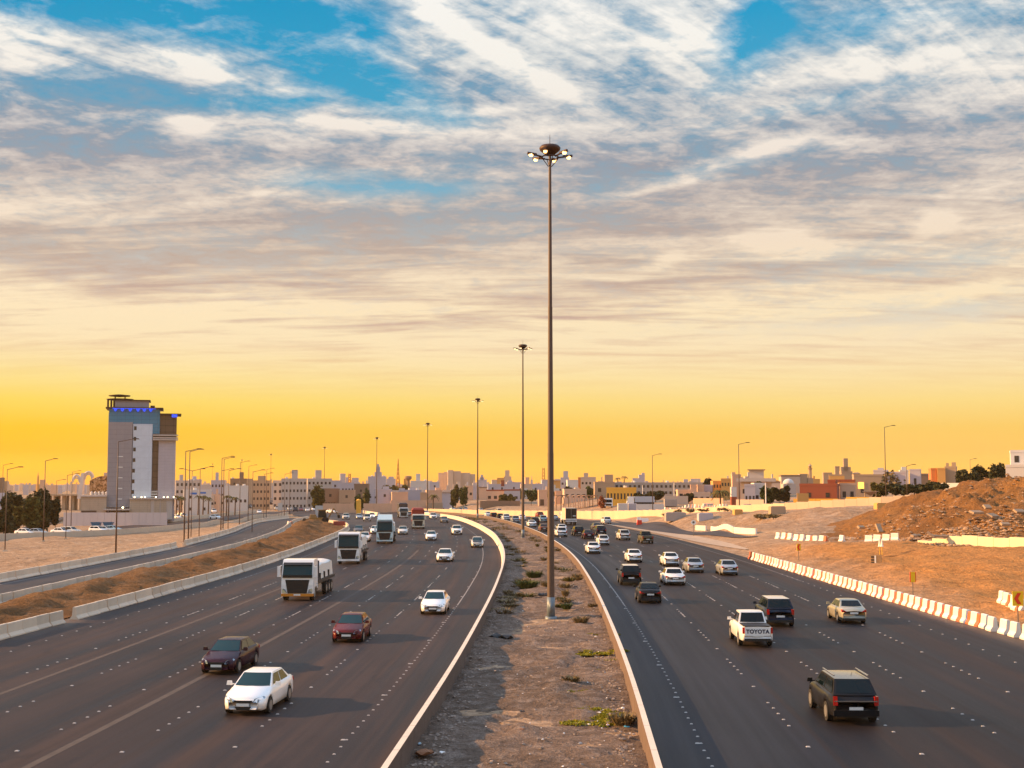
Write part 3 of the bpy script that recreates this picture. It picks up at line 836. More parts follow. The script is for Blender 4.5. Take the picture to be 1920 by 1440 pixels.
# pale cast walls lying on the verge, and the bright wall in front of the rubble
def cast(name, a, b_, h, m, lab, seg=2.6, ramp=False):
    L = math.dist(a[:2], b_[:2]); ang = math.atan2(b_[1]-a[1], b_[0]-a[0]); n = max(1, round(L/seg)); mb = MB()
    for j in range(n):
        x = a[0]+(b_[0]-a[0])*j/n; yy = a[1]+(b_[1]-a[1])*j/n; z = gz(x+.5*math.cos(ang)*L/n, yy)
        hh = h*min(1, (j+1)/(n*.45)) if ramp else h
        mb.box(0, L/n-.035, -.15, .15, z-.35, z+hh, M=Matrix.Translation((x,yy,0)) @ Matrix.Rotation(ang,4,'Z'))
    return tag(mb.build(name, m), lab, 'wall')
cast('concrete_wall', at(1305,993.5), at(1324,994.5), .85, M_WPL, 'short white concrete wall piece, leftmost on the verge beside the slip road')
cast('concrete_wall', at(1334,995), at(1376,998.5), .85, M_WPL, 'white concrete wall piece in the middle of the verge beside the slip road')
cast('concrete_wall', at(1377,998.5), at(1418,1000.5), .85, M_WPL, 'white concrete wall piece, rightmost on the verge beside the slip road')
M_YW = mat('yellowish_wall', (.78, .68, .45), .7, var=.1, vscale=.5)
a = at(1722,1017); b_ = at(1990,1024)
cast('concrete_wall', a, b_, 1.15, M_YW, 'bright yellow panel wall at the foot of the rubble hill, rising out of the dirt', 2.2, True)

# ---------------------------------------------------------------- high mast lights in the median
M_GALV = mat('galvanised_steel', (.10, .065, .05), .55, .1, var=.12, vscale=.6)
M_LAMP2 = mat('lamp_dim', (.8,.6,.4), .4, emit=(1.0, .66, .3), es=1.3)
M_RUST = mat('brown_steel', (.06, .028, .016), .6, .3)
M_LAMP = mat('lamp_glow', (1,.8,.5), .4, emit=(1.0, .50, .14), es=3.2)
M_BASE = mat('mast_foot_paint', (.16, .20, .23), .5, .2, var=.2)
MASTH = 32.3
def mast_lod(near):
    p = MB(); n = 16 if near else 8
    p.cyl((0,0,1.35), (0,0,11), .25, .20, n, 0, False); p.cyl((0,0,11), (0,0,21), .19, .145, n, 0, False); p.cyl((0,0,21), (0,0,MASTH-.3), .135, .09, n, 0, False)
    for zz, rr_ in ((11,.205),(21,.15)): p.cyl((0,0,zz-.12), (0,0,zz+.02), rr_, rr_, n, 0, False)
    f = MB(); f.cyl((0,0,-.3), (0,0,.06), .40, .40, n); f.cyl((0,0,.06), (0,0,1.35), .275, .265, n)
    if near: f.box(-.12, .12, -.295, -.25, .35, 1.0)
    c = MB(); c.lathe([(.30,-.50),(.48,-.34),(.70,-.16),(.74,.0),(.60,.16),(.25,.22)], 20 if near else 10, c=(0,0,MASTH-.2))
    fin = MB().cyl((0,0,MASTH+.05), (0,0,MASTH+.75), .025, .012, 5)
    ring = MB()
    for i in range(8):
        k = 2*math.pi*i/8; ring.cyl((.62*math.cos(k),.62*math.sin(k),MASTH-.85), (.62*math.cos(k+.785),.62*math.sin(k+.785),MASTH-.85), .05, .05, 5)
    for i in range(4):
        k = 2*math.pi*i/4+.3; ring.cyl((.12*math.cos(k),.12*math.sin(k),MASTH-1.5), (.6*math.cos(k),.6*math.sin(k),MASTH-.9), .03, .03, 4)
    arms = []
    for i in range(6):
        k = math.pi/3*i + .26
        a = MB(); M = Matrix.Rotation(k, 4, 'Z')
        a.cyl(M@Vector((.5,0,MASTH-.86)), M@Vector((1.0,0,MASTH-.76)), .06, .06, 6)
        b0 = MB(); 
        a.frus((.95,1.62,-.12,.12,0),(.95,1.60,-.07,.07,.15)); 
        n8 = len(a.v)-8
        for j in range(n8, n8+8):
            v = Vector(a.v[j]); q = Vector((v.x, v.y, MASTH-.80+v.z+(v.x-.95)*.12)); a.v[j] = tuple(M @ q)
        g = MB(); g.lathe([(.02,-.18),(.10,-.15),(.14,-.06),(.12,.02)], 8); 
        g.v = [tuple(M @ Vector((v[0]*1.15+1.36, v[1], v[2]+MASTH-.72))) for v in g.v]
        arms.append((a, g))
    return dict(pole=p.data('pole', M_GALV, True), foot=f.data('foot', M_BASE, True), canopy=c.data('canopy', M_RUST, True),
                finial=fin.data('finial', M_RUST), lamp_ring=ring.data('lamp_ring', M_RUST), arms=[(a.data('floodlight', M_RUST), g.data('lamp_glass', M_LAMP if near else M_LAMP2, True)) for a, g in arms])
def make_mast(D, x, y, z, lab):
    t = empty('high_mast_light', (x,y,z), 0, lab, 'street light', 'high mast lights along the median')
    for k in ('pole','foot','canopy','finial','lamp_ring'): link(k, D[k], t)
    for a, g in D['arms']: link('lamp_glass', g, link('floodlight', a, t))
    return t
DN, DF = mast_lod(True), mast_lod(False)
MASTS = [(1032.5, 87.0), (980.5, 214), (895.5, 345), (801.5, 457), (706, 582), (608, 734), (507.5, 905), (453, 1120), (398,1350)]
ML_ = ['tallest high mast light, standing nearest in the dirt median with six glowing lamps', 'second nearest high mast light in the median, just left of the tallest one',
 'third high mast light along the median, at the bend of the oncoming carriageway', 'fourth high mast light along the median, right of the dark covered truck',
 'fifth high mast light along the median, in front of the pale mosque like building', 'sixth high mast light along the median, before the pale apartment blocks',
 'seventh high mast light along the median, left of the pale apartment blocks', 'eighth high mast light, tiny above the flats right of the hotel', 'ninth and farthest high mast light, a thin line above the roofs right of the hotel']
for i, (px, yy) in enumerate(MASTS):
    x, _ = atd(px, yy); z = (medz(x, yy) if yy < 500 else float(dip(yy)))
    make_mast(DN if i < 1 else DF, x, yy, z-.02, ML_[i])

# ---------------------------------------------------------------- street lamps with one arm
def lamp_parts(H, arm, rise=.35, two=False):
    thin = H < 12.5
    p = MB().cyl((0,0,-.3), (0,0,H), .08 if thin else .12, .05 if thin else .06, 8)
    b0 = MB().box(-.22,.22,-.22,.22,-.3,.25)
    a = MB(); sides = (1,-1) if two else (1,)
    for s_ in sides:
        a.cyl((0,0,H-.03), (s_*arm*.5,0,H+rise*.4), .06, .05, 6); a.cyl((s_*arm*.5,0,H+rise*.4), (s_*arm,0,H+rise), .05, .045, 6)
    hd = []
    for s_ in sides:
        h = MB().frus((s_*arm-.05 if s_>0 else s_*arm-.8, s_*arm+.8 if s_>0 else s_*arm+.05, -.15,.15,H+rise-.06),(s_*arm if s_>0 else s_*arm-.65, s_*arm+.65 if s_>0 else s_*arm, -.09,.09,H+rise+.08)); hd.append(h)
    return p.data('pole', M_GALV, True), b0.data('footing', M_CONC), a.data('arm', M_GALV), [h.data('lamp_head', M_RUST) for h in hd]
LP = {}
def street_lamp(x, y, z, H, lab, grp, arm=1.7, rz=0, two=False):
    k = (round(H,1), arm, two)
    if k not in LP: LP[k] = lamp_parts(H, arm, two=two)
    p, b0, a, hd = LP[k]
    t = empty('street_lamp', (x,y,z), rz, lab, 'street lamp', grp)
    link('pole', p, t); link('footing', b0, t); link('arm', a, t)
    for h in hd: link('lamp_head', h, t)
    return t
def lamp_px(px, ptop, pbase, lab, grp, H=None, **k):
    x, y, z = at(px, pbase)
    d = ray(px, ptop); top = CAMZ + y*d[2]/d[1]
    street_lamp(x, y, z, (top - z) if H is None else H, lab, grp, **k)
def lamp_far(px, ptop, H, lab, grp, **k):
    """a lamp of height H whose foot is hidden : its distance follows from its top"""
    z = -2.2
    for _ in range(30):
        sl = ray(px, ptop); sl = sl[2]/sl[1]
        y = (z + H - CAMZ)/max(sl, .002); y = min(y, 1600); x = atd(px, y)[0]; z = .5*z + .5*Ts(x, y)
    street_lamp(x, y, z, H, lab, grp, **k)
GL = 'street lamps on the dirt left of the ramp road'
lamp_px(217, 828, 1040, 'nearest street lamp on the left, its pole crossing in front of the hotel', GL, arm=1.9)
lamp_px(345, 846, 1020, 'street lamp just right of the hotel, beside the gap in the barrier row', GL)
lamp_px(414, 859, 996, 'street lamp second right of the hotel, beside the outer ramp barrier', GL)
lamp_px(449, 867, 985, 'street lamp third right of the hotel, near the bend of the ramp', GL)
lamp_px(465, 874, 979, 'street lamp fourth right of the hotel, near the bend of the ramp', GL)
lamp_px(499, 880, 972, 'street lamp in front of the narrow tan apartment block', GL)
lamp_px(543, 884, 966, 'street lamp in front of the wide grey apartment block', GL)
lamp_px(2, 872, 1003, 'street lamp at the left picture edge, in front of the billboard', GL)
lamp_px(133, 885, 990, 'slim street lamp left of the white arch monument', GL)
GF = 'street lamps along the far left roads'
for px, pt, lab in ((355,846.5,'street lamp right behind the one beside the hotel corner'),(419.5,861,'street lamp right behind the second one right of the hotel'),
                    (84,864,'lone tall street lamp above the left dark trees')):
    lamp_far(px, pt, 14, lab, GF, arm=1.4)
for px, pt, lab in ((360,887,'double armed far lamp between the first two street lamps right of the hotel'),(375,884,'small far lamp right of the double armed lamp'),
                    (415.5,887.5,'far lamp hidden close to the second street lamp right of the hotel'),(429,886.5,'small far lamp between the second and third street lamps right of the hotel'),
                    (474,892,'small far lamp left of the tan apartment block'),(534,889,'small far lamp above the wide grey apartment block'),(495.5,888,'small far lamp above the tan apartment block'),
                    (106,893,'small far lamp left of the white arch monument'),(126,891,'thin far lamp just left of the white arch monument'),(13,880,'small far lamp beside the left edge street lamp')):
    lamp_far(px, pt, 12, lab, GF, arm=1.6, two=(px == 360))
GR = 'street lamps along the elevated road at the right'
lamp_px(1661.5, 801, 945, 'tall street lamp at the right, before the dark trees', GR, arm=1.5)
lamp_px(1386.5, 833, 960, 'tall street lamp right of centre, before the modern white villa', GR, arm=1.5)
lamp_px(1224, 854, 966, 'tall street lamp before the long grey school like building', GR, arm=1.5)
lamp_px(1820.5, 862, 925, 'street lamp behind the rubble hill before the pale wall', GR, arm=1.2)
lamp_px(1701, 874, 939, 'small street lamp in front of the dark round trees', GR, arm=1.2)
for px, pt, pb, lab in ((1436,905,948,'bare white pole left of the dark shrubs behind the golden wall'),(1453,912,941,'bare white pole in front of the dark shrubs'),(1474,912,942,'bare white pole right of the dark shrubs, before the red brick house'),
                       (1205,910,939,'thin white pole before the long grey building, left of the tall lamp'),(1264,905,938,'thin white pole before the long grey building, right of the tall lamp')):
    x, y, z = at(px, pb); top = CAMZ + y*ray(px,pt)[2]/ray(px,pt)[1]
    t = empty('post', (x,y,z), 0, lab, 'post'); MB().cyl((0,0,-.2),(0,0,top-z),.16,.12,6).build('pole', M_WPL, t); MB().box(-.3,.3,-.3,.3,-.2,.35).build('footing', M_CONC, t)
# lamp at the far left border (only its head is in view)
street_lamp(-39.6*2.06-3.4, 205, Ts(-84,205), 18.6, 'street lamp at the very left edge with only its head and arm in view', GL, arm=2.0)

# ---------------------------------------------------------------- signs
M_YS = mat('yellow_sign', (.85, .55, .01), .5); M_RS = mat('red_sign', (.75, .04, .01), .5); M_GREY = mat('dark_metal', (.12,.11,.10), .6)
M_BLK = mat('black_paint', (.02,.02,.022), .5); M_WH = mat('white_sign', (.78,.78,.76), .5); M_BLU = mat('blue_sign', (.02,.16,.55), .5)
def chevron(loc, rz, lab, w=.75, h=.95, zc=1.75):
    t = empty('chevron_sign', loc, rz, lab, 'road sign')
    MB().cyl((0,0,-.2),(0,0,zc+h/2),.035,.035,6).build('post', M_GREY, t)
    MB().box(-w/2,w/2,-.07,-.04,zc-h/2,zc+h/2).build('sign_board', M_YS, t)
    c = MB(); y0 = -.085
    for s_ in (1,-1):
        c.add([(.22,y0,zc+s_*.36),(-.05,y0,zc+s_*.36),(-.27,y0,zc),(.0,y0,zc)], [(0,1,2,3)])
    c.build('chevron_mark', M_RS, t)
    return t
x,y,z = at(1909,1165); z = gz(x,y); chevron((x,y,z), 0.1, 'yellow sign with a red left pointing chevron at the right picture edge', zc=1.55)
x,y,z = at(1497.5,1052); z = gz(x,y); chevron((x,y,z), .5, 'small red chevron sign above the far end of the striped row', zc=1.5, w=.6, h=.8)
x,y,z = at(1712,1118); z = gz(x,y); t = empty('marker_sign', (x,y,z), .1, 'plain yellow marker sign with red edges on a thin post beside the striped row', 'road sign')
MB().cyl((0,0,-.2),(0,0,1.4),.035,.035,6).build('post', M_GREY, t); MB().box(-.19,.19,-.07,-.04,1.15,1.95).build('sign_board', M_YS, t); 
MB().box(-.24,-.19,-.08,-.03,1.15,1.95).build('red_edge', M_RS, t); MB().box(.19,.24,-.08,-.03,1.15,1.95).build('red_edge', M_RS, t)
x,y,z = at(1643,1052); z = gz(x,y)-.05; t = empty('warning_board', (x,y,z), -.35, 'small black and white striped warning box standing alone on the dirt slope', 'road sign')
MB().box(-.5,.55,-.18,.18,0,.95).build('box_body', mat('weathered_wood',(.32,.2,.1),.8,var=.3), t)
for k in range(3): MB().box(-.52,-.2,-.2,-.185,.08+k*.3,.22+k*.3).build('stripe', M_BLK, t)
MB().box(-.16,.0,-.2,-.185,.02,.9).build('stripe', M_WH, t)
for k,(xx,) in enumerate(((.25,),(.85,))):
    q = MB(); q.lathe([(.22,0),(.15,.2),(.05,.85),(.02,.9)], 8)
    xw, yw, zw = at(1647.5+xx*7.5, 1037)
    t = empty('marker_cone', (xw,yw,zw), 0, ('left' if k==0 else 'right')+' one of the two white slim cones on stakes above the striped warning box', 'cone')
    q.v = [(v[0]*.9,v[1]*.9,v[2]+.75) for v in q.v]; q.build('cone_top', M_WPL, t); MB().cyl((0,0,-.2),(0,0,.8),.03,.03,5).build('stake', M_YS, t)
x,y,z = at(1300.5,1005); t = empty('round_sign', (x,y,z), 0, 'small round white road sign on a thin grey post beside the slip road', 'road sign')
MB().cyl((0,0,-.2),(0,0,2.4),.04,.04,6).build('post', M_GREY, t)
q = MB().cyl((0,-.05,2.3),(0,-.02,2.3),.42,.42,14); q.build('sign_disc', M_WH, t); MB().cyl((0,-.06,2.3),(0,-.051,2.3),.2,.2,8).build('blue_mark', M_GREY, t)
# red cube and white water barrier on the verge
x,y,z = at(1199,984); tag(MB().frus((-.55,.55,-.5,.5,0),(-.45,.45,-.4,.4,1.0)).build('traffic_barrier', M_RS, None, False, (x,y,z)), 'red square barrier standing alone on the verge at the far right road edge', 'barrier')
x,y,z = at(1198,979); tag(MB().frus((-.5,.5,-.3,.3,0),(-.4,.4,-.12,.12,1.1)).build('traffic_barrier', M_WPL, None, False, (x,y,z)), 'white barrier standing right behind the lone red one on the verge', 'barrier')
x,y,z = at(1208,978.5); tag(MB().frus((-.95,.95,-.3,.3,0),(-.9,.9,-.12,.12,.8)).build('traffic_barrier', M_WPL, None, False, (x,y,z)), 'long white barrier right of the lone red one on the verge', 'barrier')
# the blue and white roadside board, billboard, and tank
x, z = atd(841, 600); z = Ts(x,600); t = empty('roadside_board', (x,600,z), -.1, 'blue and white site board standing between the lit palm and the green trees', 'sign')
MB().box(-2.9,2.5,-.15,.15,.3,4.0).build('board_panel', mat('pale_blue_board',(.42,.50,.62),.5), t); MB().box(-2.8,-1.4,-.2,-.152,2.9,3.8).build('blue_mark', M_BLU, t); MB().box(1.0,2.4,-.2,-.152,.5,2.0).build('blue_mark', M_BLU, t)
for s_ in (-2.2, 0, 2.0): MB().cyl((s_,.25,-.3),(s_,.25,3.8),.07,.07,6).build('post', M_GREY, t)
for px, lab in ((526,'pale rectangular road sign panel before the wide grey apartment block'),(599,'large pale road sign panel on the traffic island left of the excavator')):
    y0 = 385 if px == 599 else 420; x,_ = atd(px, y0); z = Ts(x,y0); t = empty('road_sign', (x,y0,z), 0, lab, 'road sign')
    s_ = 1.15 if px == 599 else .75
    d = ray(px, 948 if px == 599 else 943); zt = CAMZ + y0*d[2]/d[1]; d = ray(px, 967 if px == 599 else 957); zb = CAMZ + y0*d[2]/d[1]
    MB().box(-s_,s_,-.06,.0,zb,zt) .build('sign_board', mat('sign_back',(.50,.50,.50),.6), t).location.z = -z
    for q in (-.6,.6): MB().cyl((q*s_,.06,-.3),(q*s_,.06,max(zt-z,.6)),.06,.06,6).build('post', M_GREY, t)
x,_ = atd(5, 330); z = Ts(x,330); t = empty('billboard', (x,330,z), .0, 'pale lilac billboard at the left picture edge above the dark bushes', 'billboard')
d = ray(5,924); zt = CAMZ+330*d[2]/d[1]-z; d = ray(5,958); zb = CAMZ+330*d[2]/d[1]-z
MB().box(-3.0,1.6,-.2,.2,zb,zt).build('billboard_panel', mat('lilac_panel',(.50,.48,.55),.6), t); MB().cyl((-.5,.3,-.4),(-.5,.3,zb+.5),.3,.3,8).build('post', M_GREY, t); MB().box(-3.0,1.6,-.28,-.21,zb-.2,zb+.15).build('catwalk', M_GREY, t)
# ---------------------------------------------------------------- vehicles
def paint(name, c, rough=.28, metal=.0, coat=None):
    dk = max(c) < .2
    return mat('paint_'+name, c, rough, metal, coat=(.12 if dk else .5) if coat is None else coat, spec=.12 if dk else .45)
P_ = dict(white=paint('white', (.86,.86,.85)), offwhite=paint('off_white', (.62,.60,.56)), silver=paint('silver', (.42,.44,.46), .3, .5), gold=paint('champagne', (.46,.43,.33), .3, .45),
          black=paint('black', (.012,.012,.014)), plum=paint('dark_plum', (.035,.010,.018), .25), maroon=paint('maroon', (.10,.012,.012), .25), grey=paint('grey', (.12,.12,.125), .3, .3),
          navy=paint('navy', (.012,.02,.04)), olive=paint('olive', (.09,.08,.05), .5), red=paint('red', (.30,.03,.02)), brown=paint('brown', (.13,.07,.05)), teal=paint('pale_teal', (.35,.50,.55), .3, .3), skysheen=paint('sky_sheen_roof', (.42,.38,.32), .25, .9, .3))  # last one: black roof given a pale metal tone to mimic reflected sky
M_GLASS = mat('car_glass', (.003,.008,.010), .05, spec=.22)
M_WSG = mat('windscreen_glass', (.006,.034,.040), .05, spec=.30)
M_TYRE = mat('tyre_rubber', (.018,.017,.016), .85); M_RIM = mat('alloy_rim', (.45,.44,.42), .35, .7)
M_HEAD = mat('headlamp', (.30,.36,.42), .10, .4, coat=.5); M_TAIL = mat('taillamp', (.42,.015,.01), .2, coat=.4); M_PLATE = mat('number_plate', (.72,.73,.72), .45)
M_TRIM = mat('black_trim', (.014,.013,.013), .55); M_CHROME = mat('chrome', (.55,.55,.55), .2, .9)
M_LIT = mat('headlamp_on', (1,.95,.85), .3, emit=(1,.85,.6), es=5.0)
M_AMB = mat('indicator', (.8,.3,.02), .3)

TYPES = dict(
 #            L     W     H    hoodF hoodR beltZ cowl  rF    rR   deck  deckZ tailZ clr  wr
 sedan  = dict(L=4.55,W=1.78,H=1.46,hf=.70,hr=.97,bz=.98,cw=1.05,rf=.28,rr=-1.02,dk=-1.62,dz=1.03,tz=.99,cl=.20,wr=.32),
 classic= dict(L=5.15,W=1.92,H=1.43,hf=.76,hr=.92,bz=.94,cw=.95,rf=.30,rr=-.95,dk=-1.45,dz=.96,tz=.93,cl=.20,wr=.33),
 hatch  = dict(L=4.10,W=1.72,H=1.50,hf=.74,hr=.98,bz=.99,cw=1.0,rf=.30,rr=-1.45,dk=-1.92,dz=1.0,tz=.96,cl=.20,wr=.31),
 suv    = dict(L=4.66,W=1.88,H=1.66,hf=.92,hr=1.10,bz=1.12,cw=1.15,rf=.50,rr=-1.72,dk=-2.20,dz=1.10,tz=1.06,cl=.27,wr=.37),
 bigsuv = dict(L=4.85,W=1.92,H=1.76,hf=1.00,hr=1.14,bz=1.15,cw=1.20,rf=.55,rr=-1.90,dk=-2.32,dz=1.15,tz=1.12,cl=.28,wr=.40),
 pickup = dict(L=5.30,W=1.86,H=1.80,hf=.98,hr=1.14,bz=1.16,cw=1.30,rf=.72,rr=-.55,dk=-.80,dz=1.14,tz=1.12,cl=.34,wr=.38),
)
def car_meshes(tp):
    p = TYPES[tp]; L, W, H = p['L'], p['W'], p['H']; hw = W/2; wr = p['wr']
    yf, yr = L/2 - .82*(L/4.6), -L/2 + .95*(L/4.6)
    if tp == 'pickup': yr = -L/2 + 1.15
    # ---- lower body
    ends = sorted(set([L/2, L/2-.05, L/2-.18, L/2-.35, p['cw']+.25, p['cw'], p['cw']-.6, 0.0, p['dk']+.45, p['dk'], -L/2+.32, -L/2+.14, -L/2+.04, -L/2] +
               [yw+dy for yw in (yf, yr) for dy in (-wr-.07, -wr*.9, -wr*.6, 0, wr*.6, wr*.9, wr+.07)]), reverse=True)
    ends = [e for i, e in enumerate(ends) if i == 0 or ends[i-1]-e > .03]
    def ztop(y):
        return float(np.interp(-y, [-L/2, -L/2+.05, -L/2+.2, -p['cw'], -p['cw']+.01, -p['dk'], L/2-.14, L/2-.03, L/2],
                               [p['hf']-.14, p['hf']-.05, p['hf']+.02, p['hr'], p['bz'], p['dz'], p['tz'], p['tz']-.08, p['tz']-.2]))
    def wid(y):
        t = float(np.interp(-y, [-L/2, -L/2+.06, -L/2+.22, -L/2+.55, -.2, L/2-.6, L/2-.22, L/2-.06, L/2], [.66,.80,.90,.97,1,.985,.93,.88,.80])); return hw*t
    def zbot(y, cl):
        z = cl
        for yw in (yf, yr):
            d = abs(y-yw); r_ = wr+.055
            if d < r_: z = max(z, wr + math.sqrt(r_*r_-d*d))
        return z
    NP = 8; vs_ = []
    for y in ends:
        w_ = wid(y); zt = ztop(y); zb = zbot(y, p['cl'] + (.06 if abs(y) > L/2-.1 else 0))
        zm = max(.42, zb+.01); zs = max(.60, zb+.03)*1.0
        sec = [(0, zb if zb < .35 else zb), (w_*.86, zb), (w_*.965, zb+.005 if zb>.42 else zb+.04), (w_*1.0, zm+.02), (w_*.995, max(zs+.05, (zm+zt)/2)), (w_*.955, zt-.07), (w_*.86, zt-.005), (0, zt+.035)]
        ring = [(x, y, z) for x, z in sec] + [(-x, y, z) for x, z in sec[-2:0:-1]]
        vs_ += ring
    n = len(ring); body = MB(); fs = []
    for i in range(len(ends)-1):
        for j in range(n):
            k = (j+1) % n
            fs.append((i*n+j, i*n+k, (i+1)*n+k, (i+1)*n+j))
    fs += [tuple(range(n)), tuple(range((len(ends)-1)*n, len(ends)*n))[::-1]]
    if tp == 'pickup':   # open load bed
        pass
    body.add(vs_, fs)
    # ---- greenhouse
    def band(y0, z0, w0, y1, z1, w1, bul0=.05, bul1=.03, cols=6):
        lo = []; up = []
        for j in range(cols+1):
            t = -1+2*j/cols
            lo.append((w0*t, y0+bul0*(1-t*t), z0)); up.append((w1*t, y1+bul1*(1-t*t), z1+.0))
        return lo, up
    wb = hw*.865; wt_ = hw*.66 if tp not in ('bigsuv','suv','pickup') else hw*.70
    bz = p['bz']; rz_ = H-.035
    cab = MB()
    lo, up = band(p['cw'], p['hr']-.01, wb, p['rf'], rz_, wt_, .10, .06)
    lo2, up2 = band(p['dk'], p['dz']-.01, wb, p['rr'], rz_, wt_, -.07, -.03)
    cols = 6; N = cols+1
    cab.add(lo+up, [(j, j+1, N+j+1, N+j) for j in range(cols)])
    cab.add(lo2+up2, [(j+1, j, N+j, N+j+1) for j in range(cols)])
    # roof with crown
    rf_ = MB(); ny = 4; roof = []
    for i in range(ny+1):
        f = i/ny; 
        for j in range(cols+1):
            a = up[j]; b_ = up2[j]; t = -1+2*j/cols
            roof.append((a[0]+(b_[0]-a[0])*f, a[1]+(b_[1]-a[1])*f, rz_ + .045*(1-t**4)*math.sin(math.pi*(.12+.76*f)) ))
    for j in range(cols+1): roof[j] = up[j]; roof[ny*N+j] = up2[j]
    rf_.add(roof, [(i*N+j, i*N+j+1, (i+1)*N+j+1, (i+1)*N+j) for i in range(ny) for j in range(cols)])
    for s_ in (1,-1):
        q = [(s_*wb, p['cw'], p['hr']-.02), (s_*wt_, p['rf'], rz_), (s_*wt_, p['rr'], rz_), (s_*wb, p['dk'], p['dz']-.02), (s_*wb*1.01, 0, bz-.03), (s_*wt_*1.02, (p['rf']+p['rr'])/2, rz_+.004)]
        cab.add(q, [(0,4,5,1) if s_ > 0 else (1,5,4,0), (4,3,2,5) if s_ > 0 else (5,2,3,4)])
    # ---- glass : curved panes standing 6 mm proud
    def pane(lo_, up_, m0, m1, mx, off):
        g = MB(); L_ = []; U_ = []
        for j in range(cols+1):
            a = Vector(lo_[j]); b_ = Vector(up_[j]); L_.append(a.lerp(b_, m0)); U_.append(a.lerp(b_, 1-m1))
        cL = sum(L_, Vector())/N; cU = sum(U_, Vector())/N
        L_ = [Vector((v.x*mx, v.y, v.z))+Vector(off) for v in L_]; U_ = [Vector((v.x*mx, v.y, v.z))+Vector(off) for v in U_]
        g.add([tuple(v) for v in L_+U_], [(j, j+1, N+j+1, N+j) for j in range(cols)]); return g
    ws = pane(lo, up, .05, .06, .93, (0,.012,.010)); rw = pane(lo2, up2, .12, .08, .88, (0,-.012,.010))
    sides = []
    for s_ in (1,-1):
        def P(y, t):   # point on side plane at belt-to-roof fraction t
            yc = (p['cw']*(1-t)+p['rf']*t); yd = (p['dk']*(1-t)+p['rr']*t)
            return yc, yd, s_*((wb*1.01)*(1-t)+wt_*1.02*t+.010), (bz-.02)*(1-t)+rz_*t
        for a, b_ in ((.07,.50),(.54,.93)) if tp != 'pickup' else ((.07,.55),(.60,.95)):
            g = MB(); q = []
            for t in (.10,.88):
                yc, yd, x, z = P(0, t)
                q += [(x, yc+(yd-yc)*a, z), (x, yc+(yd-yc)*b_, z)]
            g.add([q[0],q[1],q[3],q[2]], [(0,1,2,3) if s_<0 else (3,2,1,0)]); sides.append(g)
    # ---- wheels
    wh = MB(); wh.cyl((-.11,0,0),(.11,0,0), wr, wr, 18, 0); rim = MB(); rim.cyl((-.118,0,0),(.118,0,0), wr*.62, wr*.62, 12, 0)
    hub = rim
    # ---- lamps, grille, plates, mirrors
    wF = wid(L/2-.15); zh = p['hf']-.06
    hl = MB(); hl.add([(wF*.52,L/2+.012,zh-.12),(wF*.93,L/2-.10,zh-.10),(wF*1.06,L/2-.36,zh+.06),(wF*.98,L/2-.34,zh+.10),(wF*.60,L/2-.03,zh+.03)], [(0,1,2,3,4)])
    hl.v = [(v[0], v[1]+.03, v[2]) for v in hl.v]
    hlm = MB(); hlm.add([(-v[0],v[1],v[2]) for v in hl.v], [(4,3,2,1,0)])
    wR = wid(-L/2+.12); zt = p['tz']-.06
    tall = tp in ('suv','bigsuv','pickup')
    if tall: T0 = [(wR*.80,-L/2-.012,zt-.28),(wR*1.0,-L/2+.02,zt-.28),(wR*1.0,-L/2+.02,zt+.05),(wR*.82,-L/2-.012,zt+.05)]
    else:    T0 = [(wR*.55,-L/2-.02,zt-.17),(wR*1.0,-L/2+.02,zt-.19),(wR*1.02,-L/2+.16,zt-.02),(wR*.92,-L/2+.0,zt-.01)]
    tl = MB().add(T0+[(v[0]*.98, v[1]+.1, v[2]) for v in T0], [(3,2,1,0),(0,1,5,4),(1,2,6,5),(2,3,7,6),(3,0,4,7)])
    tlm = MB().add([(-v[0],v[1],v[2]) for v in tl.v], [f[::-1] for f in tl.f])
    gr = MB(); gz = p['hf']-.10; gw = wF*.50
    gr.frus((-gw*.8, gw*.8, L/2-.02, L/2+.022, gz-.09),(-gw, gw, L/2-.02, L/2+.022, gz+.0)); gr.frus((-gw*.62, gw*.62, L/2-.04, L/2+.020, gz-.37 if not tall else gz-.45),(-gw*.85, gw*.85, L/2-.04, L/2+.020, gz-.235))
    bar = MB().box(-gw, gw, L/2, L/2+.028, gz-.085, gz-.07)
    pf = MB().box(-.26, .26, L/2+.022, L/2+.034, gz-.225, gz-.11); pr = MB().box(-.26, .26, -L/2-.03, -L/2-.018, (zt-.30) if tp in('sedan','classic','hatch') else zt-.45, (zt-.18) if tp in('sedan','classic','hatch') else zt-.33)
    bum = MB().box(-wR*.86, wR*.86, -L/2-.012, -L/2+.12, p['cl']+.02, p['cl']+.17); bumf = MB().box(-wF*.80, wF*.80, L/2-.12, L/2+.010, p['cl']-.02, p['cl']+.05)
    mir = []
    for s_ in (1,-1):
        m_ = MB(); cxm = s_*(hw+.10); ym = p['cw']-.18; zm = p['bz']+.08
        m_.frus((cxm-.11, cxm+.11, ym-.05, ym+.06, zm-.08),(cxm-.09, cxm+.09, ym-.04, ym+.04, zm+.08)); m_.box(min(s_*(hw-.1), cxm), max(s_*(hw-.1), cxm), ym-.02, ym+.02, zm-.06, zm-.02); mir.append(m_)
    bed = None
    if tp == 'pickup':
        bed = MB(); z = p['dz']+.045; bed.box(-hw*.80, hw*.80, -L/2+.10, p['dk']-.12, z-.03, z+.012)
    return dict(body=body, cab=cab, roof=rf_, ws=ws, rw=rw, sides=sides, tyre=wh, rim=rim, hl=(hl, hlm), tl=(tl, tlm), gr=gr, bar=bar, pf=pf, pr=pr, bum=bum, bumf=bumf, mir=mir, bed=bed, yf=yf, yr=yr, wr=wr, hw=hw)
CM = {}; DATA = {}
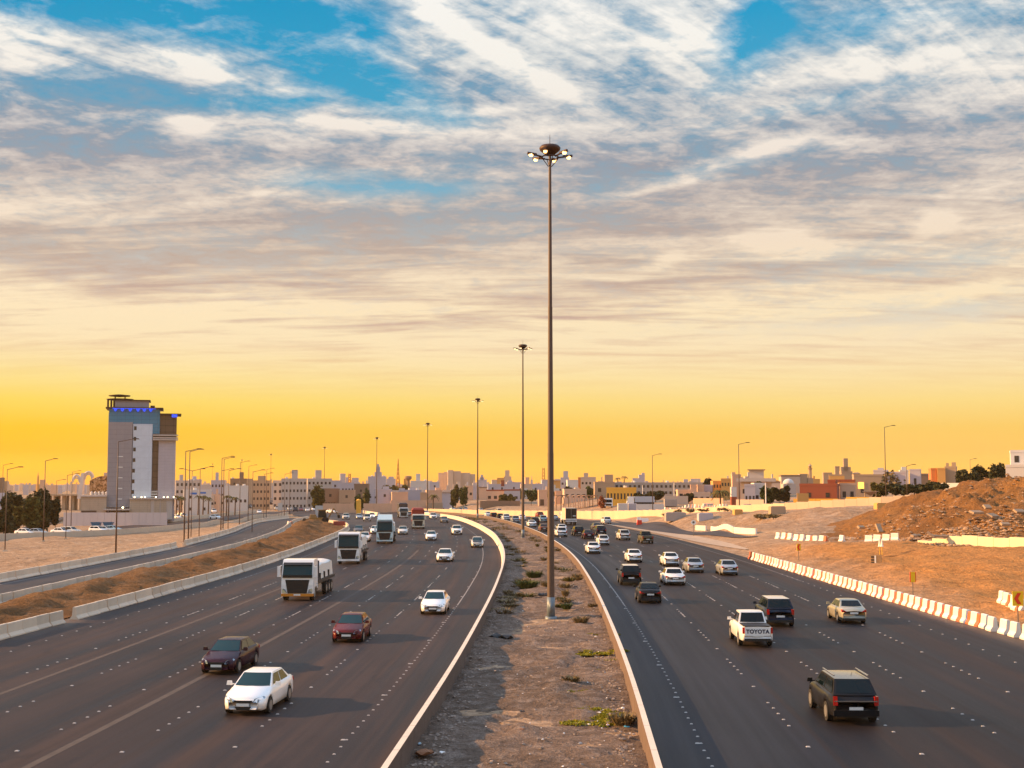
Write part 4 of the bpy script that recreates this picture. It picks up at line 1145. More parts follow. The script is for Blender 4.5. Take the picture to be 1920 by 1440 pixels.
def cm(tp):
    if tp not in CM: CM[tp] = car_meshes(tp)
    return CM[tp]
def dd(key, fn):
    if key not in DATA: DATA[key] = fn()
    return DATA[key]
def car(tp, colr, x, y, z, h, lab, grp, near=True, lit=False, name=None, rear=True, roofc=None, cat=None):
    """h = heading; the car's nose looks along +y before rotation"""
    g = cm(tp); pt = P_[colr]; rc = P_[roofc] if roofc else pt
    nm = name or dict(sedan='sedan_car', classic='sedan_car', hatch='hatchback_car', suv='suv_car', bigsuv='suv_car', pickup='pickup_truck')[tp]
    cat = cat or ('pickup truck' if tp == 'pickup' else 'car')
    K = lambda k, fn: dd((tp, colr, roofc, k), fn)
    if near is None:     # a car only a few pixels wide : one mesh
        def one():
            mb = MB()
            for part, mi in ((g['body'],0),(g['cab'],0),(g['roof'],4),(g['ws'],1),(g['rw'],1),(g['hl'][0],3),(g['hl'][1],3),(g['tl'][0],5),(g['tl'][1],5)) + tuple((s_,1) for s_ in g['sides']): mb.add(part.v, part.f, mi)
            for sx in (1,-1):
                for yy in (g['yf'], g['yr']): mb.add([(v[0]+sx*(g['hw']-.13), v[1]+yy, v[2]+g['wr']) for v in g['tyre'].v], g['tyre'].f, 2)
            me = mb.data(nm, [pt, M_GLASS, M_TYRE, M_LIT if lit else M_HEAD, rc, M_TAIL]); return me
        o = link(nm, dd((tp, colr, roofc, 'one', lit), one), None, (x, y, z), h)
        return tag(o, lab, cat, grp)
    t = empty(nm, (x, y, z), h, lab, cat, grp)
    def body():
        me = g['body'].data('body', pt, True); return me
    b_ = link('body', K('body', body), t)
    link('window_frame', K('cab', lambda: g['cab'].data('window_frame', pt)), t); link('roof', K('roof', lambda: g['roof'].data('roof', rc, True)), t)
    link('windscreen', K('ws', lambda: g['ws'].data('windscreen', M_WSG, True)), t)
    link('rear_window', K('rw', lambda: g['rw'].data('rear_window', M_GLASS, True)), t)
    for i, s_ in enumerate(g['sides']): link('side_window', K('sw%d' % i, lambda s_=s_: s_.data('side_window', M_GLASS)), t)
    for sx in (1,-1):
        for yy in (g['yf'], g['yr']):
            w_ = link('wheel', K('wheel', lambda: g['tyre'].data('wheel', M_TYRE)), t, (sx*(g['hw']-.12), yy, g['wr']))
            if near: link('rim', K('rim', lambda: g['rim'].data('rim', M_RIM)), w_)
    for i in (0,1):
        link('headlight', K('hl%d%d' % (i, lit), lambda: g['hl'][i].data('headlight', M_LIT if lit else M_HEAD)), t)
        link('taillight', K('tl%d' % i, lambda: g['tl'][i].data('taillight', M_TAIL)), t)
    link('grille', K('gr', lambda: g['gr'].data('grille', M_TRIM)), t)
    link('rear_bumper', K('bum', lambda: g['bum'].data('rear_bumper', M_TRIM)), t)
    link('number_plate', K('pf', lambda: g['pf'].data('number_plate', M_PLATE)), t); link('number_plate', K('pr', lambda: g['pr'].data('number_plate', M_PLATE)), t)
    for m_ in (0,1): link('mirror', K('mir%d' % m_, lambda: g['mir'][m_].data('mirror', pt)), t)
    if g['bed']: link('load_bed', K('bed', lambda: g['bed'].data('load_bed', M_TRIM)), t)
    return t

def place(tp, colr, px, py, dirn, lab, grp, **k):
    """px,py = middle of the near bumper where it meets the road; dirn -1 comes towards us, +1 drives away"""
    x, y, z = at(px, py)
    # the road sheet is flat here
    Lh = TYPES[tp]['L']/2 if tp in TYPES else 0
    hd = math.atan2(-ctan(y+3), 1.0)                      # lane direction
    hd += k.pop('yaw', 0.0)
    x += -math.sin(hd)*Lh; y += math.cos(hd)*Lh
    z = float(dip(y)) if abs(z) < 4 and k.pop('road', True) else z
    return car(tp, colr, x, y, z, hd + (math.pi if dirn < 0 else 0), lab, grp, **k)

GLc = 'vehicles coming towards the camera on the left carriageway'; GRc = 'vehicles driving away on the right carriageway'
ON = [ # towards us
 ('sedan','white',455,1343,'white sedan nearest on the left carriageway, lowest vehicle coming towards the camera',True,{'yaw':-.05}),
 ('sedan','plum',405,1266,'dark plum sedan just left of and behind the nearest white sedan',True,{'yaw':-.05}),
 ('sedan','maroon',649,1206,'maroon sedan alone in the middle lanes of the left carriageway',True,{}),
 ('sedan','white',811,1153,'white sedan by itself near the inner lane, level with the tall mast foot',True,{}),
 ('classic','white',833,1054,'boxy white older sedan in mid distance, left of the white car with a dark bonnet',True,{}),
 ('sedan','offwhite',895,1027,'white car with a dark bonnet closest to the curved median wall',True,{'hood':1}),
 ('suv','white',857,1003,'white SUV in the inner middle lane, ahead of the car with a dark bonnet',True,{}),
 ('sedan','white',808,1013.5,'white sedan right of the second white truck, lamps catching the sun',True,{}),
 ('sedan','grey',834,980.5,'dark grey car between the red topped truck and the median wall',False,{}),
 ('suv','white',813,973.5,'white SUV right of the red topped truck, beside the median wall',False,{}),
 ('sedan','white',800,965.5,'white car with lit headlights hard by the median wall, right of the red truck',None,{'lit':True}),
 ('sedan','offwhite',755,1002.5,'off white sedan directly right of the tall pale blue roofed truck',True,{}),
 ('sedan','white',703,1001.5,'white car half hidden left of the tall pale blue roofed truck',True,{}),
 ('sedan','white',682,1016,'white sedan right behind the second white truck cab',True,{}),
 ('sedan','grey',671.5,1000.5,'dark sedan with a pale bonnet left of the tall pale blue roofed truck',False,{}),
 ('sedan','white',716,979,'white car peeping over the tall pale blue roofed truck',False,{}),
 ('pickup','offwhite',688.5,977.5,'pale pickup before the splitter wall, with a lit car behind it',False,{}),
 ('sedan','silver',673.5,973.5,'silver sedan left of the pale pickup near the splitter wall',False,{}),
 ('suv','offwhite',648.5,974.5,'pale SUV passing the tip of the spoil bank',False,{}),
 ('sedan','white',698,971.5,'white car with lit headlights right behind the pale pickup',None,{'lit':True}),
 ('sedan','brown',770,968.5,'reddish car between the dark covered truck and the red topped truck',None,{}),
 ('suv','navy',686.5,957.5,'dark SUV with pale front far off behind the splitter wall',None,{}),
 ('suv','white',656,954.5,'white vehicle farthest off beside the orange cabin',None,{}),
]
for tp, c, px, py, lab, near, k in ON:
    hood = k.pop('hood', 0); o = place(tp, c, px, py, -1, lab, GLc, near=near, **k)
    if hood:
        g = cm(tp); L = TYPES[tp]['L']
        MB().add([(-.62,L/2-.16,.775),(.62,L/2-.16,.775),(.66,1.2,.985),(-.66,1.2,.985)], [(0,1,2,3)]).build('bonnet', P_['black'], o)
AW = [ # driving away
 ('suv','black',1606,1360,'black SUV with sunlit left side, nearest vehicle on the right carriageway',True,{'yaw':.02,'roofc':'skysheen'}),
 ('sedan','gold',1602,1170,'champagne sedan alone in the outer lanes near the striped barriers',True,{}),
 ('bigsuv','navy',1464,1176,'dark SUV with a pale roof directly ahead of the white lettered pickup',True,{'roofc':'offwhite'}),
 ('sedan','black',1220,1132,'black sedan with red tail lights behind the dark SUV, in the inner lanes',True,{}),
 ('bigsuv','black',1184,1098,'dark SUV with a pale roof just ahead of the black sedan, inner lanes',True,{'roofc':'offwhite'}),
 ('classic','white',1267,1098,'white older sedan right of the dark SUV with the pale roof',True,{}),
 ('sedan','white',1260,1062,'white sedan with dark tail lights, ahead of the older white sedan',True,{}),
 ('sedan','silver',1305,1074.5,'silver sedan with a sunlit left flank, between two others in a row of three',True,{}),
 ('sedan','silver',1369,1079.5,'silver sedan rightmost of the mid distance cars, left flank golden',True,{}),
 ('sedan','white',1191,1055,'white sedan above the dark pale roofed SUV in the inner lanes',True,{}),
 ('sedan','white',1114,1038.5,'white sedan nearest the inner wall, right of the tall mast',True,{}),
 ('hatch','white',1132.5,1022.5,'white hatchback just ahead of the white sedan by the inner wall',True,{}),
 ('suv','offwhite',1172,1013,'pale SUV between the white hatchback and the olive pickup',True,{}),
 ('pickup','olive',1215,1019.5,'dark olive pickup near the right road edge by the gravel verge',True,{}),
 ('suv','black',1086.5,1005,'black SUV right of the white car with a dark rear window beside the mast',True,{}),
 ('sedan','plum',1105,1011,'dark sedan just right of and nearer than the black SUV',True,{}),
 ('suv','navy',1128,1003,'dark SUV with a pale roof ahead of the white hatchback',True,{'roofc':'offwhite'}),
 ('sedan','grey',1121,995,'grey car ahead of the dark SUV with a pale roof',False,{}),
 ('suv','white',1054,1007,'white SUV with a big dark rear window directly right of the tall mast',True,{}),
 ('sedan','white',1055,998,'white car just ahead of the white SUV beside the tall mast',False,{}),
 ('suv','white',1139.5,983,'white SUV alone ahead near the right road edge, below the golden wall',True,{}),
 ('sedan','brown',1021,997.5,'dark brown car half hidden by the left side of the tall mast',True,{}),
 ('sedan','white',998.5,988.5,'white sedan by the inner wall, between the two nearest masts',False,{}),
 ('suv','black',1004.5,984.5,'dark SUV tucked behind the white sedan between the two nearest masts',False,{}),
 ('suv','teal',1019.5,979.5,'pale greenish van left of the tall mast',False,{}),
 ('suv','red',1014,970.5,'dark red long vehicle far ahead, left of the tall mast',False,{}),
 ('sedan','silver',1041.5,976.5,'silver car right of the tall mast, left of the box truck',False,{}),
 ('suv','silver',967.5,980.5,'silver SUV just left of the second mast',False,{}),
 ('sedan','white',980.5,975.5,'white car hidden behind the second mast',None,{}),
 ('suv','white',950,976,'white SUV left of the silver SUV before the second mast',False,{}),
 ('suv','black',939.5,975,'dark SUV in the queue, third left of the second mast',False,{}),
 ('suv','plum',927,972.5,'dark car in the queue, fourth left of the second mast',None,{}),
 ('sedan','white',916,968.5,'white car leading the queue left of the second mast',None,{}),
 ('suv','offwhite',937,961.5,'pale car above the queue beside the far wall, left of the second mast',None,{}),
 ('sedan','offwhite',902.5,957.5,'pale car just right of the third mast by the far wall',None,{}),
 ('suv','white',873.5,958.2,'white SUV just left of the third mast, first of the far cluster',None,{}),
 ('sedan','silver',864.5,959.2,'silver car second in the far cluster left of the third mast',None,{}),
 ('sedan','white',854.5,961.0,'white car third in the far cluster left of the third mast',None,{}),
 ('sedan','white',850,957.2,'white car behind the far cluster left of the third mast',None,{}),
 ('suv','offwhite',839,955,'pale car fourth in the far cluster, midway between third and fourth mast',None,{}),
 ('sedan','red',831,959.5,'dark red car on the far carriageway behind the curving wall, third mast left',None,{}),
 ('suv','black',816,957.5,'black car on the far carriageway just right of the fourth mast',None,{}),
 ('suv','grey',806.5,953,'grey car right behind the foot of the fourth mast',None,{}),
 ('sedan','brown',781,953,'brownish car on the far carriageway left of the fourth mast',None,{}),
 ('suv','white',771,952,'white car on the far carriageway right of the dark covered truck',None,{}),
]
for tp, c, px, py, lab, near, k in AW: place(tp, c, px, py, 1, lab, GRc, near=near, **k)
# the lettered pickup : lettering on its tailgate and its pale rear bumper
pk = place('pickup','white',1421,1215,1,'white pickup with TOYOTA across its tailgate, beside the dark pale roofed SUV', GRc)
tx = bpy.data.curves.new('tailgate_lettering', 'FONT'); tx.body = 'TOYOTA'; tx.size = .29; tx.extrude = .004; tx.align_x = 'CENTER'; tx.offset = .012; tx.space_character = 1.08
tmp = bpy.data.objects.new('tmp', tx); col.objects.link(tmp); bpy.context.view_layer.update()
me = bpy.data.meshes.new_from_object(tmp.evaluated_get(bpy.context.evaluated_depsgraph_get())); bpy.data.objects.remove(tmp)
me.materials.clear(); me.materials.append(mat('navy_letters', (.01,.015,.06), .5))
L = TYPES['pickup']['L']; lt = link('tailgate_lettering', me, pk, (0,-L/2-.045,.80)); lt.rotation_euler = (math.pi/2, 0, 0)
MB().box(-.70,.70,-L/2-.035,-L/2+.05,.66,1.13).build('tailgate', P_['white'], pk)
# big SUV : chrome strip, roof aerial
for o in [o for o in col.objects if o.name.startswith('suv_car') and o.get('label','').startswith('black SUV with sunlit')]:
    L = TYPES['suv']['L']; MB().box(-.80,.80,-L/2-.03,-L/2-.01,.86,.90).build('chrome_strip', M_CHROME, o); MB().cyl((0,-1.6,1.72),(0,-1.75,1.88),.012,.006,5).build('aerial', M_TRIM, o)
    MB().box(-.84,.84,-L/2-.08,-L/2+.15,.34,.56).build('rear_bumper', P_['black'], o)
    for s_ in (1,-1): MB().box(s_*.64-.025,s_*.64+.025,-1.6,.35,1.71,1.75).build('roof_rail', M_CHROME, o)

# parked and waiting cars on the far left roads
GFc = 'cars on the frontage road at the far left'
FL = [(48,1006,'white','sedan',1.2,'white saloon behind the low wall, leftmost of the first parked looking pair'),(70,1006,'silver','sedan',1.3,'pale car behind the low wall, right one of the leftmost pair'),
 (115,1004.5,'white','sedan',1.2,'white car behind the low wall, left one of the pair before the street lamp'),(131,1004,'offwhite','suv',1.3,'pale car behind the low wall, right one of the pair before the street lamp'),
 (184,1001,'white','hatch',1.2,'white car before the two blue skips, left of the nearest street lamp'),(197,1000.5,'offwhite','sedan',1.3,'pale car touching the white one before the two blue skips'),(211,999.5,'teal','sedan',1.25,'pale blue car just left of the nearest street lamp pole'),
 (331,974,'white','sedan',.8,'white car right of the hotel fence, left one of two'),(342,972,'silver','suv',.8,'silver car right of the hotel fence, right one of two'),
 (404,974.5,'white','sedan',.9,'white car alone between the walls near the second street lamp right of the hotel'),
 (383,962.5,'white','suv',.3,'white car with sunlit front right of the hotel, nearer of two'),(401,962.5,'white','suv',.3,'pale SUV right of the sunlit white car, right of the hotel'),(340,957.5,'plum','sedan',.4,'small dark car right of the hotel lower wall'),
 (330,950.5,'offwhite','sedan',1.2,'pale car by the palm trunks right of the hotel'),(454,955.5,'offwhite','suv',.2,'car with two bright lights near the fourth street lamp right of the hotel'),(468,954,'navy','sedan',1.0,'dark car just right of the car with bright lights'),
 (486,963.5,'white','sedan',.2,'white car facing the camera on the frontage road before the tan flats'),(470,952,'black','sedan',.7,'black car waiting left of the white one on the frontage road'),
 (519,957,'offwhite','suv',.3,'pale SUV behind the small sign panel before the grey flats'),(543,957.5,'offwhite','suv',.2,'pale SUV left of the waiting group on the frontage road'),(554,959.5,'navy','suv',.1,'dark SUV in the waiting group on the frontage road'),
 (564,958.5,'red','sedan',.2,'reddish car in the waiting group on the frontage road'),(577,960,'white','suv',.1,'white SUV in the waiting group, left of the large sign panel'),(588,958,'white','sedan',.2,'white sedan partly hidden by the large sign panel'),(622,963,'white','sedan',.9,'white car with a sunlit side right of the large sign panel')]
for px, py, c, tp, yaw, lab in FL:
    x, y, z = at(px, py); car(tp, c, x, y, z+.17, math.pi+yaw, lab, GFc, near=None, lit='bright lights' in lab)
random.seed(12)
for i in range(15):      # rows of small cars before the flats
    px = 478 + i*12.5 + random.uniform(-3,3); py = 946.5 + random.uniform(-1.2,1.2)
    x, y, z = at(px, py); c = random.choice(['white','white','silver','offwhite','grey','plum'])
    car(random.choice(['sedan','suv']), c, x, y, z+.05, math.pi/2+random.uniform(-.3,.3), 'small parked car in the row before the pale flats, %s from left' % nth(i+1), 'small parked cars before the pale flats', near=None)
for i in range(9):
    px = 690 + i*11.5 + random.uniform(-3,3); x, y, z = at(px, 947.2)
    car(random.choice(['sedan','suv']), random.choice(['white','offwhite','red','grey']), x, y, z+.03, math.pi/2+random.uniform(-.4,.4), 'small parked car before the boundary wall behind the trucks, %s from left' % nth(i+1), 'small parked cars before the boundary wall', near=None)

# ---------------------------------------------------------------- lorries
M_TWH = paint('truck_white', (.82,.83,.84), .35); M_TBL = paint('truck_pale_blue', (.50,.66,.72), .35); M_SHEET = mat('load_sheet', (.74,.70,.64), .7, var=.08, bump=.5, bscale=3)
M_CHAS = mat('chassis', (.035,.028,.024), .7); M_ORB = mat('orange_bumper', (.60,.22,.02), .5); M_GRIL = mat('grille_black', (.012,.010,.010), .5)
def lorry(px, py, lab, cab, roof='low', load='sheet', dirn=-1, cabH=3.1, total=10.5, bumper=None, loadm=None, grp=GLc, loadH=3.2, name='lorry'):
    x, y, z = at(px, py); hd = math.atan2(-ctan(y+4), 1.0); z = float(dip(y+5))
    # origin at front bumper; +y = forward
    t = empty(name, (x, y, z), hd + (math.pi if dirn < 0 else 0), lab, 'truck', grp)
    w = 1.23; D = 2.1
    if dirn > 0: t.location = (x - math.sin(hd)*total, y + math.cos(hd)*total, z)
    b0 = MB()   # cab shell : side profile extruded
    H = cabH
    prof = [(0,.55),(0.02,1.25),(-.04,1.9),(-.28,H-.35),(-.50,H-.05),(-.75,H),(-D,H),(-D,.85),(-1.85,.85),(-1.75,1.02),(-.75,1.02),(-.62,.55)]
    vs_ = [(s_*w*(.97 if pz > 1.9 else 1), py_, pz) for s_ in (1,-1) for py_, pz in prof]; n = len(prof)
    b0.add(vs_, [(i, n+i, n+(i+1)%n, (i+1)%n) for i in range(n)] + [tuple(range(n))[::-1], tuple(range(n, 2*n))][::1])
    c = b0.build('cab', cab, t)
    MB().add([(-w*.92,.0+.015,1.98),(w*.92,.015,1.98),(w*.90,-.235,H-.38),(-w*.90,-.235,H-.38)], [(0,1,2,3)]).build('windscreen', M_WSG, t)
    MB().box(-w*.93,w*.93,-.16,.055,1.78,1.985).build('dashboard_strip', M_GRIL, t)
    MB().frus((-w*.9,w*.9,-.34,-.05,H-.40),(-w*.9,w*.9,-.40,-.22,H-.22)).build('sun_visor', M_GRIL, t)
    MB().add([(-.74,.035,.58),(.74,.035,.58),(.93,.035,1.62),(-.93,.035,1.62),(-.74,-.05,.58),(.74,-.05,.58),(.93,-.05,1.62),(-.93,-.05,1.62)], [(0,1,2,3),(1,5,6,2),(4,0,3,7),(3,2,6,7),(1,0,4,5)]).build('grille', M_GRIL, t)
    MB().box(-w,w,-.25,.06,.36,.56).build('bumper', bumper or cab, t)
    MB().box(-.26,.26,.062,.08,.42,.54).build('number_plate', M_PLATE, t)
    for s_ in (1,-1):
        MB().add([(s_*.78,.05,.60),(s_*1.16,.03,.60),(s_*1.20,.0,.98),(s_*.92,.05,.90)], [(0,1,2,3) if s_>0 else (3,2,1,0)]).build('headlight', M_HEAD, t)
        MB().add([(s_*(w+.012),-.35,1.95),(s_*(w+.012),-1.15,1.95),(s_*(w*.97+.015),-1.15,H-.5),(s_*(w*.97+.015),-.52,H-.5)], [(0,1,2,3) if s_<0 else (3,2,1,0)]).build('side_window', M_GLASS, t)
        m_ = MB().box(min(s_*(w+.08),s_*(w+.32)),max(s_*(w+.08),s_*(w+.32)),-.05,.06,1.85,2.65); m_.cyl((s_*w,-.1,2.7),(s_*(w+.2),0,2.62),.03,.03,5); m_.build('mirror', cab, t)
    if roof == 'high':
        MB().frus((-w*.92,w*.92,-D,-.30,H-.02),(-w*.86,w*.86,-D,-1.25,H+.75)).build('roof_fairing', cab, t)
    MB().box(-.45,.45,-total,-D+.2,.62,.95).build('chassis', M_CHAS, t)
    MB().box(-w,w,-total,-D-.35,1.15,1.38).build('load_deck', M_CHAS if load != 'box' else cab, t)
    ld = loadm or M_SHEET
    if load == 'sheet':
        MB().box(-w,w,-D-.55,-D-.40,1.38,2.95).build('headboard', mat('dark_blue_board',(.03,.035,.06),.5), t)
        m_ = MB(); rr = random.Random(int(px)); prev = None; ring = []
        yy = -D-.7; k = 0; vs_ = []; NS = 9
        while yy > -total+.1:
            hh = loadH - .95 + rr.uniform(-.10,.12) if k not in (0,) else loadH-1.1
            for a in [-1,-.92,-.75,-.35,0,.35,.75,.92,1]:
                zz = 1.40 + (hh-.5 if abs(a) == 1 else hh)*(1-.16*abs(a)**3)*(0.0 if abs(a) == 1 else 1) 
                vs_.append((a*w*.88, yy, max(1.40, zz)))
            yy -= .62; k += 1
        m_.add(vs_, [(i*NS+j, i*NS+j+1, (i+1)*NS+j+1, (i+1)*NS+j) for i in range(k-1) for j in range(NS-1)] + [tuple(range(NS))[::-1], tuple(range((k-1)*NS,k*NS))])
        m_.build('sheeted_load', ld, t)
        for q in range(3): MB().box(-w*.97,w*.97,-D-1.6-q*2.1,-D-1.54-q*2.1,1.38,1.9).build('strap', M_CHAS, t)
    elif load in ('box','tarp'):
        MB().box(-w-.02,w+.02,-total,-D-.45,1.38,loadH).build('cargo_box', ld, t)
        if load == 'tarp': MB().frus((-w,w,-total,-D-.2,loadH),(-w*.8,w*.8,-total+.3,-D-.5,loadH+.35)).build('cover', ld, t)
        if dirn > 0:
            for s_ in (-1,1): MB().box(min(s_*.03,s_*1.18),max(s_*.03,s_*1.18),-total-.03,-total,1.42,loadH-.12).build('rear_door', M_GRIL, t)
            MB().box(-w,w,-total-.04,-total+.05,.75,.98).build('rear_bumper', M_TWH, t)
            for s_ in (-1,1): MB().box(s_*1.0-.16,s_*1.0+.16,-total-.05,-total-.03,1.02,1.14).build('taillight', M_TAIL, t)
            MB().box(.35,1.0,-total-.045,-total-.032,1.9,2.1).build('paper_notice', M_PLATE, t)
    ax = [-.95, -total+1.3, -total+2.6] + ([-total+3.9] if total > 10 and dirn < 0 else [])
    wm = dd('truckwheel', lambda: MB().cyl((-.16,0,0),(.16,0,0),.50,.50,18).data('wheel', M_TYRE)); rm = dd('truckrim', lambda: MB().cyl((-.165,0,0),(.165,0,0),.27,.27,12).data('rim', M_RIM))
    for a in ax:
        for s_ in (1,-1): link('rim', rm, link('wheel', wm, t, (s_*1.03, a, .50)))
    for s_ in (1,-1): MB().box(s_*.85-.2,s_*.85+.2,-D-2.6,-D-.9,.55,1.05).build('fuel_tank', M_RIM if s_ < 0 else M_CHAS, t)
    return t
lorry(557,1127,'white flatbed truck with a sheeted white load and orange bumper, nearest lorry', M_TWH, load='sheet', bumper=M_ORB, cabH=3.15, total=10.5, loadH=2.2)
lorry(653,1058,'second white truck, pale blue roof fairing, directly behind the orange bumper one', M_TWH, roof='low', load='sheet', cabH=3.55, total=10.0, loadH=2.5)
lorry(721,1019.5,'tall truck with a large pale blue roof fairing, third in the truck line', M_TBL, roof='high', load='sheet', cabH=3.6, total=11.5, loadH=2.6)
lorry(784.5,991.5,'cream fronted truck with a dark red cover rising above its cab', paint('cream_truck',(.62,.58,.46),.4), load='tarp', loadm=mat('red_tarp',(.24,.03,.02),.7), cabH=2.9, total=10.5, loadH=3.7)
lorry(757,971,'white cab truck with a dark grey cover above it, farthest of the trucks', paint('pale_truck',(.60,.60,.58),.4), load='tarp', loadm=mat('dark_tarp',(.05,.045,.05),.7), cabH=2.9, total=10.5, loadH=3.8)
lorry(1071,984.5,'cream box truck with dark rear doors driving away, right of the tall mast', M_TWH, load='box', dirn=1, cabH=2.8, total=8.0, loadH=3.7, loadm=mat('cream_box',(.60,.50,.38),.6), grp=GRc)
# vehicles standing on the dirt far right
def px_truck(px, yy, lab, rz, **k):
    pass
# ---------------------------------------------------------------- buildings
def wallm(name, c, var=.10): return mat('wall_'+name, c, .85, var=var, vscale=.12, bump=.05, bscale=1.5)
W_ = dict(cream=wallm('cream',(.58,.44,.34)), tan=wallm('tan',(.42,.30,.20)), pale=wallm('pale',(.52,.45,.40)), white=wallm('white',(.62,.59,.56)), lilac=wallm('lilac',(.47,.44,.48)),
          grey=wallm('grey',(.38,.33,.30)), brick=wallm('brick',(.30,.075,.035),.2), orange=wallm('orange',(.62,.33,.10)), peach=wallm('peach',(.66,.42,.28)), yellow=wallm('yellow',(.80,.44,.06)),
          brown=wallm('brown',(.26,.17,.11)), rust=wallm('rust',(.55,.20,.06)))
M_WIN = mat('window_glass', (.03,.03,.04), .15, spec=.6); M_ROOFD = mat('roof_dark', (.20,.15,.12), .9)
M_WINY = mat('window_warm', (.10,.06,.04), .3)
WINME = {}
def winmesh(w, h, warm=False):
    k = (round(w,2), round(h,2), warm)
    if k not in WINME:
        WINME[k] = MB().box(-w/2, w/2, -.04, .06, 0, h).data('window', M_WINY if warm else M_WIN)
    return WINME[k]
def bld(pl, pr, yt, dist, wall, lab, name='house', cat='building', depth=None, rz=0.0, huts=(), win=None, roof='flat', trim=None, extra=None, yb=None):
    """front face spans photo columns pl..pr at distance dist and reaches row yt; huts = [(f0,f1,height)] ; win = (rows, cols, w, h)"""
    x0, _ = atd(pl, dist, yt); x1, zt = atd(pr, dist, yt); xc = (x0+x1)/2; w = abs(x1-x0)
    z0 = Ts(xc, dist) if yb is None else CAMZ + dist*ray(xc and (pl+pr)/2, yb)[2]/ray((pl+pr)/2, yb)[1]
    zg = Ts(xc, dist); H = max(2.5, zt - zg); D = depth or min(max(w*.7, 8), 26)
    rz = rz or -math.atan2(xc, dist)*.9 + random.Random(int(pl*3+yt)).uniform(-.10,.10)
    t = empty(name, (xc, dist, zg), rz, lab, cat)
    W = w/2; m = W_[wall]
    if win is None and dist < 720 and w > 5 and cat == 'building' and H > 4: win = (max(1, min(3, int(H/3.6))), max(1, int(w/4.2)), .9, 1.1)
    b0 = MB().box(-W, W, 0, D, -1.5, H); b0.build('wall', m, t)
    p = MB(); e = .22; ph = .55
    for a in ((-W-.06,W+.06,-.06,e),(-W-.06,W+.06,D-e,D+.06)): p.box(*a, H+.003, H+ph)
    for a in ((-W-.06,-W+e,e+.002,D-e-.002),(W-e,W+.06,e+.002,D-e-.002)): p.box(*a, H+.003, H+ph)
    if roof == 'flat': p.build('parapet', W_[trim] if trim else m, t)
    elif roof == 'slab': MB().box(-W-1.2, W+1.2, -1.6, D+.6, H-.003+.006, H+1.0).build('roof_slab', W_[trim] if trim else m, t)
    elif roof == 'gable': MB().frus((-W-.4,W+.4,-.5,D+.5,H+.003),(-W*.55,W*.55,D*.35,D*.65,H+min(3,W*.4))).build('roof', M_ROOFD, t)
    for f0, f1, hh in huts:
        MB().box(-W+2*W*f0, -W+2*W*f1, D*.2, D*.6, H+.004, H+hh).build('roof_room', m, t)
    if win:
        rows, cols, ww, wh = win; cols = min(cols, 22); ww = min(ww, 2*W/cols*.5); wh = min(wh, H/rows*.42); me = winmesh(ww, wh)
        sz = H/rows
        for r_ in range(rows):
            for c in range(cols):
                o = link('window', me, t, (-W + 2*W*(c+.5)/cols, -.005, r_*sz + sz*.38))
    # roof clutter : tanks
    rr = random.Random(int(pl*7+yt))
    if w > 9 and dist < 900:
        for k in range(rr.randint(1, 2)):
            xx = rr.uniform(-W*.7, W*.7); MB().cyl((xx, D*.75, H), (xx, D*.75, H+1.2), .6, .6, 8).build('roof_tank', W_['white'], t)
    if extra: extra(t, W, D, H)
    return t

